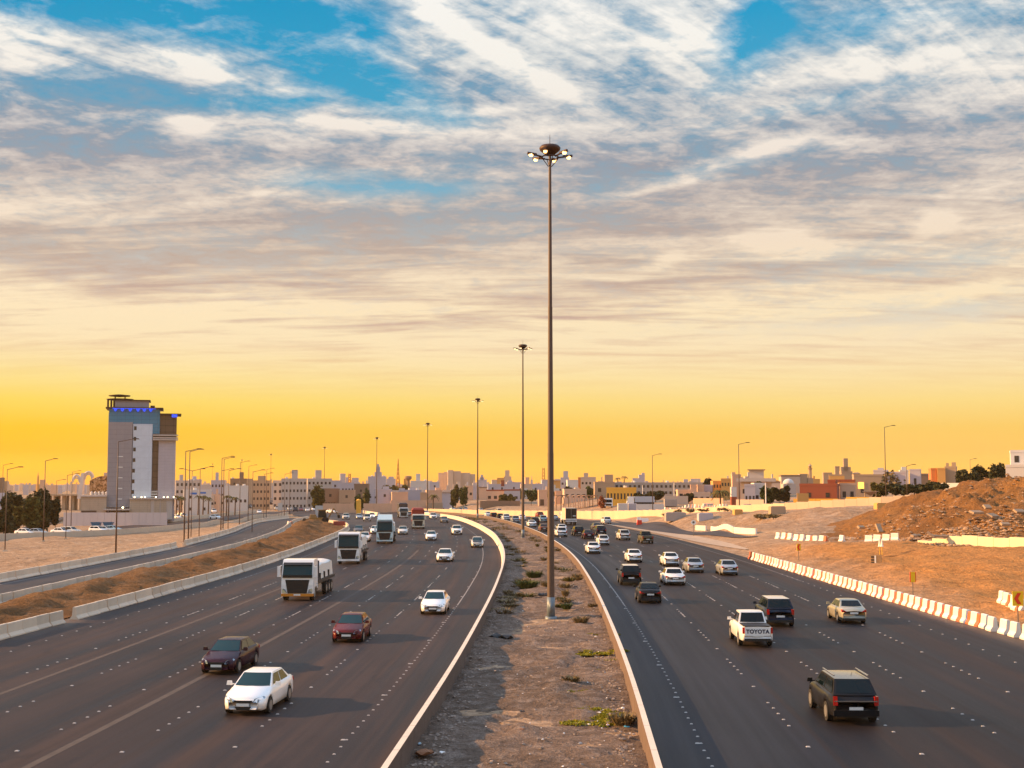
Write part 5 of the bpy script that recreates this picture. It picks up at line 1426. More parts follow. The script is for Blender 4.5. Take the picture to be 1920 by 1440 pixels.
def arcade(t, W, D, H):
    for k in range(5): MB().box(-W+.6+k*(2*W-2)/5, -W+.6+k*(2*W-2)/5+(2*W/5)*.55, -.06, .03, .2, H*.45).build('dark_opening', M_WINY, t)
B = [
 # pl, pr, ytop, dist, wall, label, kwargs
 (330,376,903,560,'pale','pale flat block touching the right edge of the hotel, one rooftop hut',dict(huts=[(.15,.3,3)],win=(4,6,1.2,1.3),name='apartment_block')),
 (355,378,901,600,'lilac','lilac grey block with a rooftop hut behind the lamps beside the hotel',dict(huts=[(.3,.6,2)],name='apartment_block')),
 (396,421,902.5,580,'lilac','pale rooftop hut block between the first two lamps right of the hotel',dict(huts=[(.3,.5,4)],win=(3,4,1.2,1.2),name='apartment_block')),
 (378,398,911,640,'pale','low pale block between two lilac blocks right of the hotel',dict()),
 (345,396,921,470,'white','long low white shop building with blue lettering band, right of the hotel',dict(name='shop_building',depth=10,extra=lambda t,W,D,H: [MB().box(-W*.5,-W*.05,-.1,-.02,H-1.2,H-.5).build('blue_fascia',M_BLU,t), MB().box(W*.2,W*.6,-.1,-.02,H-.9,H-.3).build('blue_fascia',M_BLU,t)])),
 (422,464,913,520,'white','broad white low building with a thin cornice behind the second street lamp',dict(name='shop_building',win=(1,5,1.4,1.2))),
 (432,463,899,700,'brown','brownish tall block above the broad white low building',dict(huts=[(.55,.8,4)],name='apartment_block')),
 (463,474,899.5,640,'tan','narrow tan block left of the brown four storey flats',dict(name='apartment_block')),
 (474,506,903,560,'tan','brown four storey flats with paired windows and a dark ground floor',dict(name='apartment_block',win=(4,5,1.1,1.1),huts=[(.3,.75,2.5)])),
 (512,530,903,550,'pale','pale grey flat wing left of the wide apartment block',dict(name='apartment_block',win=(4,2,1.0,1.2))),
 (528,575,899.5,545,'pale','wide pale apartment block with a central rooftop hut behind a street lamp',dict(name='apartment_block',win=(4,7,1.0,1.1),huts=[(.40,.64,4.2)])),
 (577,622,899.5,560,'pale','second wide pale apartment block with a rooftop hut, behind the big round tree',dict(name='apartment_block',win=(4,6,1.0,1.1),huts=[(.32,.58,4.2)])),
 (617,640,903,590,'lilac','lilac low block right of the second wide apartment block',dict()),
 (602,637,918.5,500,'brown','tan low house with plain upper wall right of the big round tree',dict(extra=arcade)),
 (636,664,921.5,495,'tan','tan low house with arched openings behind the orange cabin',dict(extra=arcade)),
 (638,648,889,1100,'lilac','slim pale high rise far left of the fifth mast',dict(name='tower_block',cat='tower block',depth=14)),
 (648.5,653,896,1100,'lilac','lower half of the slim high rise pair, far left of the fifth mast',dict(name='tower_block',cat='tower block',depth=12)),
 (660,671.5,897,1000,'lilac','square pale high rise far left of the fifth mast',dict(name='tower_block',cat='tower block',depth=14)),
 (640,664,907,620,'lilac','bluish pale low block behind the tan low houses, left of the fifth mast',dict(win=(2,4,1.2,1.2))),
 (664,690,909,600,'brown','brown low building with three dark openings left of the pale mosque like building',dict(extra=arcade)),
 (690,723,895,720,'lilac','pale mosque like building with a stepped central top behind the fifth mast',dict(huts=[(.36,.75,3),(.44,.66,6),(.50,.60,7.5)],win=(1,3,2.6,1.2),name='mosque_building')),
 (725,741,899,900,'lilac','small pale block right of the pale mosque like building',dict(huts=[(.2,.8,2)])),
 (757,763,899,850,'orange','narrow orange brown slab left of the brown water tower',dict(depth=8)),
 (770,806,903.5,640,'white','broad white building with a rooftop hut left of the fourth mast',dict(huts=[(.28,.5,4)],win=(1,4,3,1))),
 (806,824,905.5,700,'lilac','pale low block directly right of the fourth mast',dict()),
 (708,735,919.5,520,'lilac','bright lilac house with stepped roof right of the fifth mast',dict(huts=[(.35,.8,1.6)])),
 (735,765,925,515,'peach','peach lit row house right of the stepped lilac house',dict(win=(1,4,1.2,1.3))),
 (748,790,921,530,'lilac','white stepped row houses left of the fourth mast',dict(huts=[(.0,.25,1.2),(.5,.75,1.6)],win=(1,5,1.2,1.2))),
 (788,800,926,505,'tan','narrow tan house just left of the fourth mast',dict(depth=8)),
 (800,829,921.5,510,'peach','peach lit house with a palm in front, right of the fourth mast',dict(huts=[(.6,.95,1.5)])),
 (829,850,923,560,'lilac','pale gabled house behind the blue and white site board',dict(roof='gable')),
 (822,832,887.5,1300,'cream','leftmost slab of the distant tower cluster',dict(name='tower_block',cat='tower block',depth=20)),
 (832,840,886,1290,'cream','second slab of the distant tower cluster',dict(name='tower_block',cat='tower block',depth=20)),
 (840,850,882.5,1280,'cream','tallest slab of the distant tower cluster, third from its left',dict(name='tower_block',cat='tower block',depth=20)),
 (850.5,864,884.5,1290,'cream','fourth slab of the distant tower cluster, with a small top step',dict(name='tower_block',cat='tower block',depth=20)),
 (864,880,887.5,1300,'cream','fifth and widest slab of the distant tower cluster',dict(name='tower_block',cat='tower block',depth=20)),
 (880,891,890,1310,'cream','rightmost slab of the distant tower cluster, beside the third mast',dict(name='tower_block',cat='tower block',depth=20)),
 (870,887,913,600,'peach','peach lit house right of the tall green trees, left of the third mast',dict(win=(1,2,2.5,1.2))),
 (886,896,912,620,'lilac','pale narrow house touching the third mast',dict()),
 (898,913,915,600,'peach','peach house with a dark roof edge just right of the third mast',dict(trim='brown')),
 (897,912,901,900,'lilac','dome topped pale block right of the third mast',dict(huts=[(.15,.75,2.2),(.3,.6,4)])),
 (922,933,901,820,'cream','cream block left of the orange upper block',dict()),
 (932,946,897.5,820,'orange','orange block on the skyline between third and second mast',dict()),
 (945,958,895,820,'cream','cream block with a domed hut on the skyline, right of the orange one',dict(huts=[(.15,.75,4.5)])),
 (912,946,920.5,560,'peach','left wing of the long white villa with a thin red roof line',dict(trim='brick',win=(1,3,2.0,1.3))),
 (945,975,920,555,'lilac','right wing of the long white villa, two square windows',dict(trim='brick',win=(1,2,1.4,1.2))),
 (915,950,909.5,640,'lilac','pale upper house above the long villa, with a dark red rooftop box',dict(extra=lambda t,W,D,H: MB().box(W*.4,W*.75,-.1,2,H-.6,H+2.4).build('rooftop_box',W_['brick'],t))),
 (950,977,906,680,'lilac','bluish stepped house below the cream skyline block',dict(huts=[(.1,.4,1.4)])),
 (977,998,909.5,640,'cream','cream low house right of the second mast',dict(win=(1,3,1.2,1.1))),
 (985,992.5,896,1100,'peach','slim peach high rise right of the second mast',dict(name='tower_block',cat='tower block',depth=12)),
 (992,1017,909,700,'lilac','long pale bluish house left of the lattice mast',dict()),
 (1016,1030,901,800,'lilac','pale block at the foot of the lattice mast',dict()),
 (1010,1026,921,520,'peach','peach portico with brown columns just left of the tallest mast',dict(extra=arcade)),
 (1038,1052,901,760,'orange','orange pink gabled house right of the tallest mast',dict(roof='gable')),
 (1051,1066,897,700,'lilac','white villa tower block with a rooftop cupola right of the tallest mast',dict(huts=[(.35,.95,4)],win=(2,2,1.2,1.2))),
 (1064,1086,901.5,690,'white','white sloping roofed villa wing with small windows right of the tallest mast',dict(win=(1,4,1.2,1.1))),
 (1084,1089,897,650,'rust','dark rust coloured chimney slab between two white villas',dict(depth=3,name='chimney_slab')),
 (1089,1117,896.5,640,'cream','cream villa with a round rooftop hut between the rust chimney and the long school block',dict(huts=[(.2,.5,2.6)],win=(2,4,1.2,1.1))),
 (1041,1060,923,480,'peach','small peach house behind the left end of the arches',dict()),
 (1058,1100,919.5,470,'cream','long cream low house behind the brown arches',dict(huts=[(.5,.7,1)],win=(1,4,1.2,1.2))),
 (1115,1152,906,475,'tan','tan left block of the long school like building, with a raised roof box',dict(huts=[(.52,.95,3.2)],win=(1,2,1.2,1.4),depth=20,name='school_building')),
 (1152,1337,907,490,'grey','very long grey school like building with a strip of small windows',dict(depth=18,name='school_building',win=(2,30,1.1,1.0))),
 (1137,1193,917,440,'yellow','glowing yellow orange low block in front of the long grey building',dict(depth=9,win=(1,9,1.5,2.0),name='site_building')),
 (1186,1200,898,900,'lilac','pale low tower left of the tall lamp on the skyline',dict()),
 (1198,1209,891.5,950,'lilac','slim pale twin top tower on the skyline left of the tall lamp',dict(name='tower_block',cat='tower block',depth=12,huts=[(.5,1,2)])),
 (1282,1290,900,900,'lilac','tiny pale block on the skyline right of the long grey building middle',dict()),
 (1296,1312,899,900,'lilac','small pale block on the skyline above the end of the long grey building',dict()),
 (1295,1306,911.5,420,'peach','small sunlit peach panel house, left one of two before the long grey building',dict(depth=6)),
 (1308,1320,911.5,425,'peach','small sunlit peach panel house, right one of two before the long grey building',dict(depth=6)),
 (1320,1336,912,430,'lilac','pale blue house end with small square openings right of the peach panels',dict(win=(1,2,1.0,1.2))),
 (1271,1296,921.5,400,'peach','low peach outbuilding with a doorway left of the sunlit panels',dict(win=(1,2,1.0,1.8))),
 (1300,1332,926,395,'cream','cream low outbuilding with slit windows before the pale blue house end',dict(win=(1,3,2.0,.8))),
 (1337,1353,904.5,430,'orange','orange low house left part behind the round palm',dict(win=(2,3,.8,1.1))),
 (1352,1374,900,425,'orange','orange tall house part with small windows behind the red and white tank',dict(win=(2,4,.8,1.1))),
 (1373,1389,892.5,400,'peach','peach tower like house side directly left of the tall lamp',dict(huts=[(.0,.4,1.2)])),
 (1389,1446,903,385,'cream','modern villa with a broad flat overhanging roof right of the tall lamp',dict(roof='slab',trim='pale',name='villa',win=(1,4,1.6,1.4),extra=lambda t,W,D,H: [MB().box(-W*.45,W*.5,2,D*.8,H+1.02,H+3.4).build('roof_pavilion',W_['pale'],t), MB().box(-W*.55,W*.6,1.2,D*.85,H+3.402,H+3.7).build('pavilion_roof',W_['brown'],t)])),
 (1396,1416,911.5,350,'lilac','lilac boundary house with small doors in front of the modern villa',dict(win=(1,3,.7,1.0))),
 (1414,1436,909,355,'white','bluish white house corner in front of the modern villa',dict(win=(1,2,.8,1.0))),
 (1438,1463,905.5,420,'cream','cream low house left of the white dome',dict(trim='brown')),
 (1465,1500,893.5,430,'cream','cream building with brown roof edge behind the white dome',dict(trim='brown',depth=14)),
 (1500,1514,891.5,430,'tan','tan wing beside the minaret',dict()),
 (1500,1568,911,300,'brick','dark red brick building with low arched openings in front of the minaret',dict(name='brick_building',depth=12,extra=lambda t,W,D,H: [MB().cyl((W*q,-.08,H*.12),(W*q,.02,H*.12),.9,.9,12).build('arched_opening',M_WINY,t) for q in (-.3,.1,.75)])),
 (1552,1566,903.5,310,'brick','dark red upper block with a taller box on the brick building right',dict(depth=8)),
 (1544,1560,888.5,520,'tan','tan house left of the two narrow tower tops',dict()),
 (1555,1583,892,500,'orange','orange tinted house below the two narrow tower tops',dict(trim='tan',win=(1,4,1,1.2))),
 (1566,1574,876.5,560,'tan','narrow tan tower top, left one of two right of the minaret',dict(depth=6,name='tower_block')),
 (1578,1598,886,540,'tan','stepped tan building with a small square top, right one of two right of the minaret',dict(huts=[(.25,.65,6),(.0,.9,2.4)])),
 (1599,1610,888,520,'orange','small orange gabled rooftop house right of the stepped tan building',dict(roof='gable')),
 (1566,1602,903,330,'rust','rust red house with pale panels between brick building and lit window villa',dict(trim='brick',win=(1,2,1,1.6))),
 (1576,1604,910,315,'peach','peach boundary house front with slim columns right of the brick building',dict(win=(1,2,.8,1.4))),
 (1602,1660,893,350,'tan','grey tan villa with a glowing yellow window left of the tall right lamp',dict(name='villa',depth=14,win=(1,2,.8,1.2),extra=lambda t,W,D,H: MB().box(-W*.75,-W*.38,-.12,.02,H-3.4,H-1.6).build('lit_window',mat('lit_window',(1,.6,.15),.5,emit=(1,.5,.08),es=.9),t))),
 (1638,1662,884,420,'lilac','pale blue upper house just left of the tall right lamp',dict(huts=[(.3,.7,1.2)])),
 (1664,1697,887.5,420,'lilac','pale house behind the bare branched tree',dict()),
 (1688,1703,884,440,'white','white box house with a rooftop step left of the small right lamp',dict(huts=[(.2,.8,1.6)])),
 (1706,1725,882.5,420,'lilac','pale blue cube house with a dark corner right of the small right lamp',dict(win=(1,1,.8,2))),
 (1724,1745,891,430,'brown','brown low house behind the dark round trees',dict()),
 (1746,1756,881,400,'rust','rust orange panel, left part of the bright orange building',dict(depth=10)),
 (1758,1772,880.5,398,'orange','bright orange right part of the orange building on the skyline',dict(depth=10)),
 (1772,1792,877.5,400,'tan','grey tan block with small roof turrets right of the bright orange building',dict(huts=[(.1,.3,1.6),(.6,.95,1.8)])),
 (1888,1960,876,262,'white','white two level house at the right edge, lower block with small windows',dict(name='villa',depth=14,win=(1,5,.8,1.0))),
 (1897,1960,848.5,270,'white','white upper tower of the house at the right picture edge',dict(name='villa',depth=10,win=(3,3,.9,1.4))),
 (0,6,898.5,420,'brown','brown slab building at the very left picture edge',dict()),
 (6,12,905,430,'tan','tan low building beside the brown slab at the left edge',dict()),
 (75,83,901,900,'peach','pinkish small tower block above the left dark trees',dict(depth=10,name='tower_block')),
]
for pl, pr, yt, dist, wall, lab, k in B: bld(pl, pr, yt, dist, wall, lab, **k)

# long low hazy skyline
random.seed(5)
def skyline(p0, p1, y0, y1, d0, d1, n, walls, lab, grp):
    for i in range(n):
        f = (i+random.uniform(.1,.9))/n; px = p0+(p1-p0)*f; w = random.uniform(5, 15); d = random.uniform(d0, d1)
        yt = random.uniform(y0, y1)
        if random.random() < .12: yt -= 5; w *= .5
        x0, _ = atd(px-w/2, d); x1, zt = atd(px+w/2, d, yt); xc = (x0+x1)/2; zg = Ts(xc, d); W = (x1-x0)/2; H = zt-zg
        mb = MB().box(-W, W, 0, W*1.4, -3, H); 
        if random.random() < .6:
            a = random.uniform(-.8,.3)*W; mb.box(a, a+W*.45, W*.3, W*.9, H+.01, H+random.uniform(1,3))
        rz = random.uniform(-.25,.25)
        nw = max(1, int(W*2/3.2)); 
        if yt > 912:
            for q in range(nw): mb.box(-W+2*W*(q+.5)/nw-.45, -W+2*W*(q+.5)/nw+.45, -.08, .05, H*.45, H*.45+1.0, 1)
        o = mb.build('distant_building', [W_[random.choice(walls)], M_WIN], None, False, (xc, d, zg), rz)
        tag(o, lab+', %s from left' % nth(i+1), 'building', grp)
PALE = ['pale','lilac','cream','white','peach']
skyline(-20, 200, 907, 912, 1200, 2000, 34, PALE, 'tiny hazy building on the skyline left of the hotel', 'hazy skyline left of the hotel')
skyline(328, 640, 905, 911, 900, 1700, 34, PALE, 'tiny hazy skyline building between hotel and fifth mast', 'hazy skyline right of the hotel')
skyline(640, 960, 903, 912, 850, 1700, 44, PALE, 'tiny hazy building on the skyline between fifth and second mast', 'hazy skyline between the masts')
skyline(960, 1340, 902, 910, 700, 1500, 40, PALE, 'tiny hazy building on the skyline between second mast and villa', 'hazy skyline right of the masts')
skyline(1340, 1900, 893, 903, 620, 1100, 30, PALE+['tan','orange'], 'tiny hazy building on the skyline at the right', 'hazy skyline at the right')
skyline(640, 1110, 913, 926, 600, 780, 50, ['peach','lilac','cream','white','pale'], 'small low house behind the far traffic', 'small low houses behind the far traffic')
skyline(330, 470, 926, 934, 500, 620, 14, ['cream','peach','pale'], 'small low house behind the palms beside the hotel', 'low houses behind the palms right of the hotel')

# boundary walls and fences before the houses
def bwall(p0, p1, d0, d1, ytop, m, lab, seg=4.0, name='boundary_wall', H=None):
    x0,_ = atd(p0, d0); x1,_ = atd(p1, d1); L = math.dist((x0,d0),(x1,d1)); ang = math.atan2(d1-d0, x1-x0); n = max(1, round(L/seg)); mb = MB()
    for j in range(n):
        x = x0+(x1-x0)*j/n; yy = d0+(d1-d0)*j/n; z = Ts(x, yy)
        zt = CAMZ + yy*ray(p0+(p1-p0)*j/n, ytop)[2]/ray(p0+(p1-p0)*j/n, ytop)[1] if H is None else z+H
        mb.box(0, L/n-.05, -.1, .1, z-.8, max(zt, z+.6), M=Matrix.Translation((x,yy,0)) @ Matrix.Rotation(ang,4,'Z'))
    return tag(mb.build(name, m), lab, 'wall')
bwall(732,800, 495,500, 938, W_['peach'], 'sunlit peach boundary wall left of the fourth mast')
bwall(800,830, 497,505, 943, W_['tan'], 'low tan boundary wall under the lit palm')
bwall(605,735, 470,492, 944, W_['peach'], 'long sunlit barrier wall behind the small parked cars, both sides of the orange cabin', 3)
bwall(900,975, 520,525, 939, W_['brown'], 'brown fence line under the long white villa')
bwall(1245,1290, 385,385, 930, W_['cream'], 'cream panel wall in front of the long grey building, left of the outbuildings')
bwall(1300,1356, 372,365, 934, W_['peach'], 'peach wall sloping down below the palm', 4)
bwall(1380,1432, 300,295, 936.5, W_['cream'], 'cream panel wall under the lilac boundary house')
bwall(1394,1415, 283,283, 945, W_['lilac'], 'bluish corrugated fence right of the tall lamp foot', 1.0, 'site_fence')
bwall(1487,1572, 258,255, 935, W_['yellow'], 'bright yellow site fence in front of the red brick building', 2.2, 'site_fence')
bwall(1586,1655, 255,252, 932, W_['yellow'], 'bright yellow site fence under the gazebo roof', 2.2, 'site_fence')
bwall(1494,1516, 256,256, 925, W_['orange'], 'taller orange panel above the left end of the yellow fence', 3, 'site_fence')
bwall(1765,1890, 300,290, 905.5, W_['white'], 'long pale bluish white wall behind the rubble hill at the right', 6)
bwall(1193,1245, 350,350, 945, W_['white'], 'white container like wall left of the distant striped barriers', 5)

# ---------------------------------------------------------------- special structures
# hotel tower
HD = 392.0
def hx(px): return atd(px, HD)[0]
def hz(py): return atd(265, HD, py)[1]
hx0 = hx(201); hz0 = Ts(hx(262), HD)
hotel = empty('hotel_tower', (hx(262), HD, hz0), .26, 'tall grey and blue glass hotel with blue lit crown and round rooftop canopies', 'hotel')
def hb(name, p0, p1, ya, yb, y0, y1, m, parent=None):
    """box between photo columns/rows on the hotel; y0,y1 metres behind the front plane"""
    xa, xb = hx(p0)-hx(262), hx(p1)-hx(262); zb, za = hz(yb)-hz0, hz(ya)-hz0
    return MB().box(xa, xb, y0, y1, zb, za).build(name, m, parent or hotel)
# cladding with fine floor lines
def clad(name, c, fl=.7, amt=.12, rough=.5, spec=.4):
    m, nt, b = newmat(name); S.tree = nt
    t = nt.nodes.new('ShaderNodeTexCoord').outputs['Object']; s3 = nt.nodes.new('ShaderNodeSeparateXYZ'); nt.links.new(t, s3.inputs[0])
    z = S(s3.outputs[2]); x = S(s3.outputs[0])
    a = S.op('LESS_THAN', S.op('FRACT', z*fl), .14); v = S.op('LESS_THAN', S.op('FRACT', x*.42), .08)
    n = noise(t, .6, 4, .6, tree=nt)
    f = 1.0 - a*amt - v*(amt*.7) + (n-.5)*.25
    h = nt.nodes.new('ShaderNodeVectorMath'); h.operation = 'SCALE'; h.inputs[0].default_value = c; nt.links.new(f.s, h.inputs['Scale']); nt.links.new(h.outputs[0], b.inputs['Base Color'])
    b.inputs['Roughness'].default_value = rough; b.inputs['Specular IOR Level'].default_value = spec; S.tree = wt
    return m
C_GREY = clad('grey_cladding', (.30,.28,.30)); C_WHITE = clad('pale_blue_cladding', (.58,.66,.76), .3, .05); C_BLUE = clad('blue_glass_cladding', (.05,.22,.36), .85, .22, .3, .4)
C_LILAC = clad('lilac_cladding', (.46,.42,.46), 1.1, .1); C_BRG = clad('brown_glass', (.10,.065,.05), .5, .4, .25, .6); C_STONE = clad('stone_podium', (.46,.36,.27), 1.6, .14)
hb('tower_core', 203, 326, 775, 978, 1.2, 20, C_LILAC)
hb('grey_wing', 204, 247, 792, 951, -.6, 1.2, C_GREY)
hb('white_wing', 248, 283, 795, 933, -.3, 1.2, C_WHITE)
hb('blue_glass_upper', 204, 296, 766, 795, -.12, 12, C_BLUE)
hb('blue_glass_corner', 283.2, 296, 795.2, 813, -.12, 1.2, C_BLUE)
hb('brown_glass_strip', 284, 294.5, 826, 919, .7, 1.2, C_BRG)
hb('dark_crown_panel', 296.3, 327, 778, 819, .5, 8, C_BRG)
hb('right_bay', 294.8, 326, 826, 935, .3, 1.2, C_LILAC)
for k, (a, b_) in enumerate(((814.5,817),(819.5,822),(823,825.3))): hb('cornice_band', 284, 330, a, b_, -.6-.1*k, 1.2, W_['pale'])
for k, yy in enumerate((921,925.5,930)): hb('louvre', 282.5, 294.3, yy, yy+2.2, -.15, 1.19, W_['white'])
hb('upper_storey', 214, 275, 751, 766, 1.5, 10, C_GREY); hb('storey_roof', 212, 278, 749.3, 751, 1.0, 11, M_RUST)
hb('stair_house', 278, 286, 759.5, 766, 2, 6, M_RUST)
hb('crown_ledge', 198, 302, 764.3, 766.6, -1.2, 13, M_RUST); hb('right_ledge', 296, 335, 775, 777.4, -1.2, 10, M_RUST)
MB().lathe([(.3,-.4),(3.1,-.15),(3.3,.15),(.5,.45)], 24, c=(hx(221)-hx(262), 5, hz(741)-hz0)).build('round_canopy', M_RUST, hotel, True)
MB().lathe([(.3,-.3),(3.9,-.15),(4.1,.15),(.5,.3)], 24, c=(hx(222)-hx(262), 5, hz(748)-hz0)).build('round_canopy', M_RUST, hotel, True)
for px_ in (213, 231): MB().cyl((hx(px_)-hx(262),5,hz(748)-hz0),(hx(px_)-hx(262),5,hz(741)-hz0),.2,.2,8).build('canopy_post', M_RUST, hotel)
for px_ in (201, 207, 212): MB().cyl((hx(px_)-hx(262),2.5,hz(765)-hz0),(hx(px_)-hx(262),2.5,hz(748)-hz0),.3,.3,8).build('column', M_RUST, hotel)
M_BLUE = mat('blue_light', (.02,.08,.7), .3, emit=(.01,.08,1.0), es=.5)
for px_ in (215.5, 228, 242, 256, 267.5, 279):
    MB().lathe([(.05,-.8),(.35,-.5),(.55,.0),(.45,.4),(.1,.55)], 10, c=(hx(px_)-hx(262), -.9, hz(767.6)-hz0), sq=.4).build('blue_lamp', M_BLUE, hotel)
hb('blue_lamp', 317.5, 327.5, 776.5, 782, -1.3, -.9, M_BLUE)
hb('blue_light_band', 210, 288, 766.2, 767.2, -1.25, -1.2, M_BLUE)
for k in range(7):
    yy = 799.5 + k*19.9; hb('window', 249.6-.35*k, 254.2-.35*k, yy, yy+7, -.36, -.2, M_WIN)
for k in range(5): hb('light_slot', 221, 231, 855.5+k*19.8, 857+k*19.8, -.66, -.55, M_WH)
for k, (w0, w1) in enumerate(((263,270),(297,303),(310,316))): pass
hb('podium', 159, 204, 931, 962, -3, 8, C_STONE); hb('podium_roof', 157.5, 204.5, 928, 931, -3.4, 8.4, W_['pale']); hb('podium_window', 160.5, 187, 956.5, 960.5, -3.1, -2.9, M_WINY)
hb('podium', 245, 283, 936, 962, -2, 1.1, C_STONE); hb('podium_roof', 244, 330, 933.5, 936, -2.4, 1.15, W_['pale'])
hb('podium_wing', 283.2, 322, 936.2, 974, -1.9, 1.1, W_['pale']); hb('stone_panel', 289, 299, 938, 961, -2.05, -1.92, C_STONE); hb('stone_panel', 301, 311, 938, 961, -2.05, -1.92, C_STONE)
hb('entrance_canopy', 200, 246, 953.5, 956, -4.5, -.65, W_['pale']); hb('entrance', 208, 244, 957, 968, -.9, -.62, M_WINY)
M_SPOT = mat('uplight', (1,.8,.5), .4, emit=(1,.75,.4), es=5)
for px_ in (253.5, 266, 272, 292, 306, 313, 324): MB().lathe([(.05,0),(.22,.15),(.05,.35)], 6, c=(hx(px_)-hx(262), -2.2, hz(933)-hz0)).build('uplight', M_SPOT, hotel)
MB().lathe([(.05,0),(.35,.25),(.05,.5)], 6, c=(hx(233.5)-hx(262), -4.6, hz(952.5)-hz0)).build('uplight', M_SPOT, hotel)
# annex with patterned glass
t = empty('hotel_annex', (hx(180), HD+3, hz0), 0, 'low annex with golden patterned glass on a stone podium, left of the hotel', 'building')
o = MB(); ax0, ax1 = hx(162)-hx(180), hx(199)-hx(180); zb = hz(928)-hz0
o.add([(ax0,0,zb),(ax1,0,zb),(ax1,0,hz(891)-hz0),(ax0+2.6,0,hz(893.5)-hz0),(ax0,0,hz(901)-hz0)]+[(v[0],9,v[2]) for v in [(ax0,0,zb),(ax1,0,zb),(ax1,0,hz(891)-hz0),(ax0+2.6,0,hz(893.5)-hz0),(ax0,0,hz(901)-hz0)]],
      [(0,1,2,3,4),(9,8,7,6,5),(0,5,6,1),(1,6,7,2),(2,7,8,3),(3,8,9,4),(4,9,5,0)])
MG, ntg, bg_ = newmat('golden_patterned_glass'); S.tree = ntg
tt = ntg.nodes.new('ShaderNodeTexCoord').outputs['Object']; n1 = noise(tt, 1.0, 3, .7, 1.0, tree=ntg)
ntg.links.new(ramp(n1, [(.40,(.06,.03,.015)),(.5,(.30,.15,.05)),(.62,(.55,.36,.22))], ntg), bg_.inputs['Base Color']); bg_.inputs['Roughness'].default_value = .35; S.tree = wt
o.build('patterned_wall', MG, t); MB().box(ax0+4,ax1,1,7,hz(892)-hz0,hz(886)-hz0).build('roof_room', W_['pale'], t)
for k in range(5): MB().lathe([(.5,0),(.5,.7),(.1,1.1)], 8, c=(ax0+.8+k*1.15, -.4, zb)).build('white_ornament', W_['white'], t)
# hotel fence
t = bwall(121, 315, 372, 366, 961, W_['lilac'], 'long pale panel fence in front of the hotel with two blue skips before it', 2.2, 'site_fence')
# blue skips
for k, (p0, lab) in enumerate(((174,'blue open skip, left one of two before the hotel fence'),(196.5,'blue open skip, right one of two before the hotel fence'))):
    xa = atd(p0, 360)[0]; xb = atd(p0+17, 360)[0]; z = CAMZ + 360*ray(p0,980)[2]/ray(p0,980)[1]; z = max(z, Ts(xa,360)) if False else Ts(xa, 360); w = (xb-xa)/2
    t = empty('skip', ((xa+xb)/2, 360, z), 0, lab, 'skip'); 
    sk = mat('blue_skip', (.02,.13,.28), .5, var=.2)
    MB().frus((-w*.72,w*.72,-.8,.8,.1),(-w,w,-1,1,1.25)).build('bin', sk, t); MB().box(-w-.05,w+.05,-1.06,-.98,1.15,1.32).build('rim_bar', sk, t)
# arch monument
t = empty('arch_monument', (hx(153), HD+12, hz0), 0, 'white monument with two curling arches, left of the hotel annex', 'monument')
mx_ = lambda p: atd(p, HD+12)[0]-hx(153); mz_ = lambda q: atd(153, HD+12, q)[1]-hz0
sp_ = MB()
for pts in ([(151.5,935),(152.5,915),(152.8,897),(150.5,886.5)],):
    pass
MB().frus((mx_(147),mx_(156),-1,1,mz_(935)),(mx_(153),mx_(158.5),-.6,.6,mz_(887))).build('pillar', W_['white'], t)
def arc(p0, p1, pc, ytop, ybot, th, nm):
    m_ = MB(); n = 12; pr_ = None
    for i in range(n+1):
        a = math.pi*i/n; x = mx_((p0+p1)/2 - (p1-p0)/2*math.cos(a)); z = mz_(ybot) + (mz_(ytop)-mz_(ybot))*math.sin(a)
        if pr_: m_.box(0,0,0,0,0,0) if False else m_.cyl(pr_, (x,0,z), th, th, 6)
        pr_ = (x, 0, z)
    m_.build(nm, W_['white'], t)
arc(136.5,150,0,891,902,.42,'arch'); arc(136.5,149,0,896,905,.25,'arch'); arc(157,174,0,885,896,.42,'arch'); arc(159,172,0,889,899,.25,'arch')
# overpass at far left
t = empty('overpass', (-190, 560, Ts(-190,560)), 0, 'far brown overpass deck on piers left of the arch monument', 'bridge')
d = 560; z = Ts(-190,560); X0 = atd(60,d)[0]+190; X1 = atd(158,d)[0]+190; zt = atd(100,d,926.5)[1]-z; zb = atd(100,d,929.5)[1]-z
MB().box(X0,X1,0,9,zb,zt).build('deck', W_['tan'], t)
for k in range(6): MB().box(X0+(X1-X0)*(k+.5)/6-.7, X0+(X1-X0)*(k+.5)/6+.7, 2, 7, -1, zb).build('pier', W_['tan'], t)
# lattice tower masts
def lattice(px, ytop, d, lab, w=1.6, taper=.12):
    x, zt = atd(px, d, ytop); z = Ts(x, d); H = zt-z; t = MB()
    n = 9
    for s1 in (1,-1):
        for s2 in (1,-1): t.cyl((s1*w,s2*w,0),(s1*w*taper,s2*w*taper,H), .28, .14, 4)
    for k in range(n):
        f = k/n; g = (k+1)/n; a = w*(1-f*(1-taper)); b_ = w*(1-g*(1-taper))
        for s1 in (1,-1): t.cyl((-a,s1*a,H*f),(b_,s1*b_,H*g),.1,.1,4); t.cyl((a,s1*a,H*f),(-b_,s1*b_,H*g),.1,.1,4)
    tag(t.build('lattice_mast', mat('red_lattice',(.40,.10,.03),.6), None, False, (x,d,z)), lab, 'mast')
lattice(746.5, 860.5, 1000, 'tall thin orange lattice spire between the fifth and fourth mast', 1.7, .06)
lattice(1019, 877, 900, 'slim lattice radio mast just left of the tallest mast', 1.2, .6)
lattice(655.5, 888, 1050, 'dark slim radio pole left of the fifth mast', 1.0, .8)
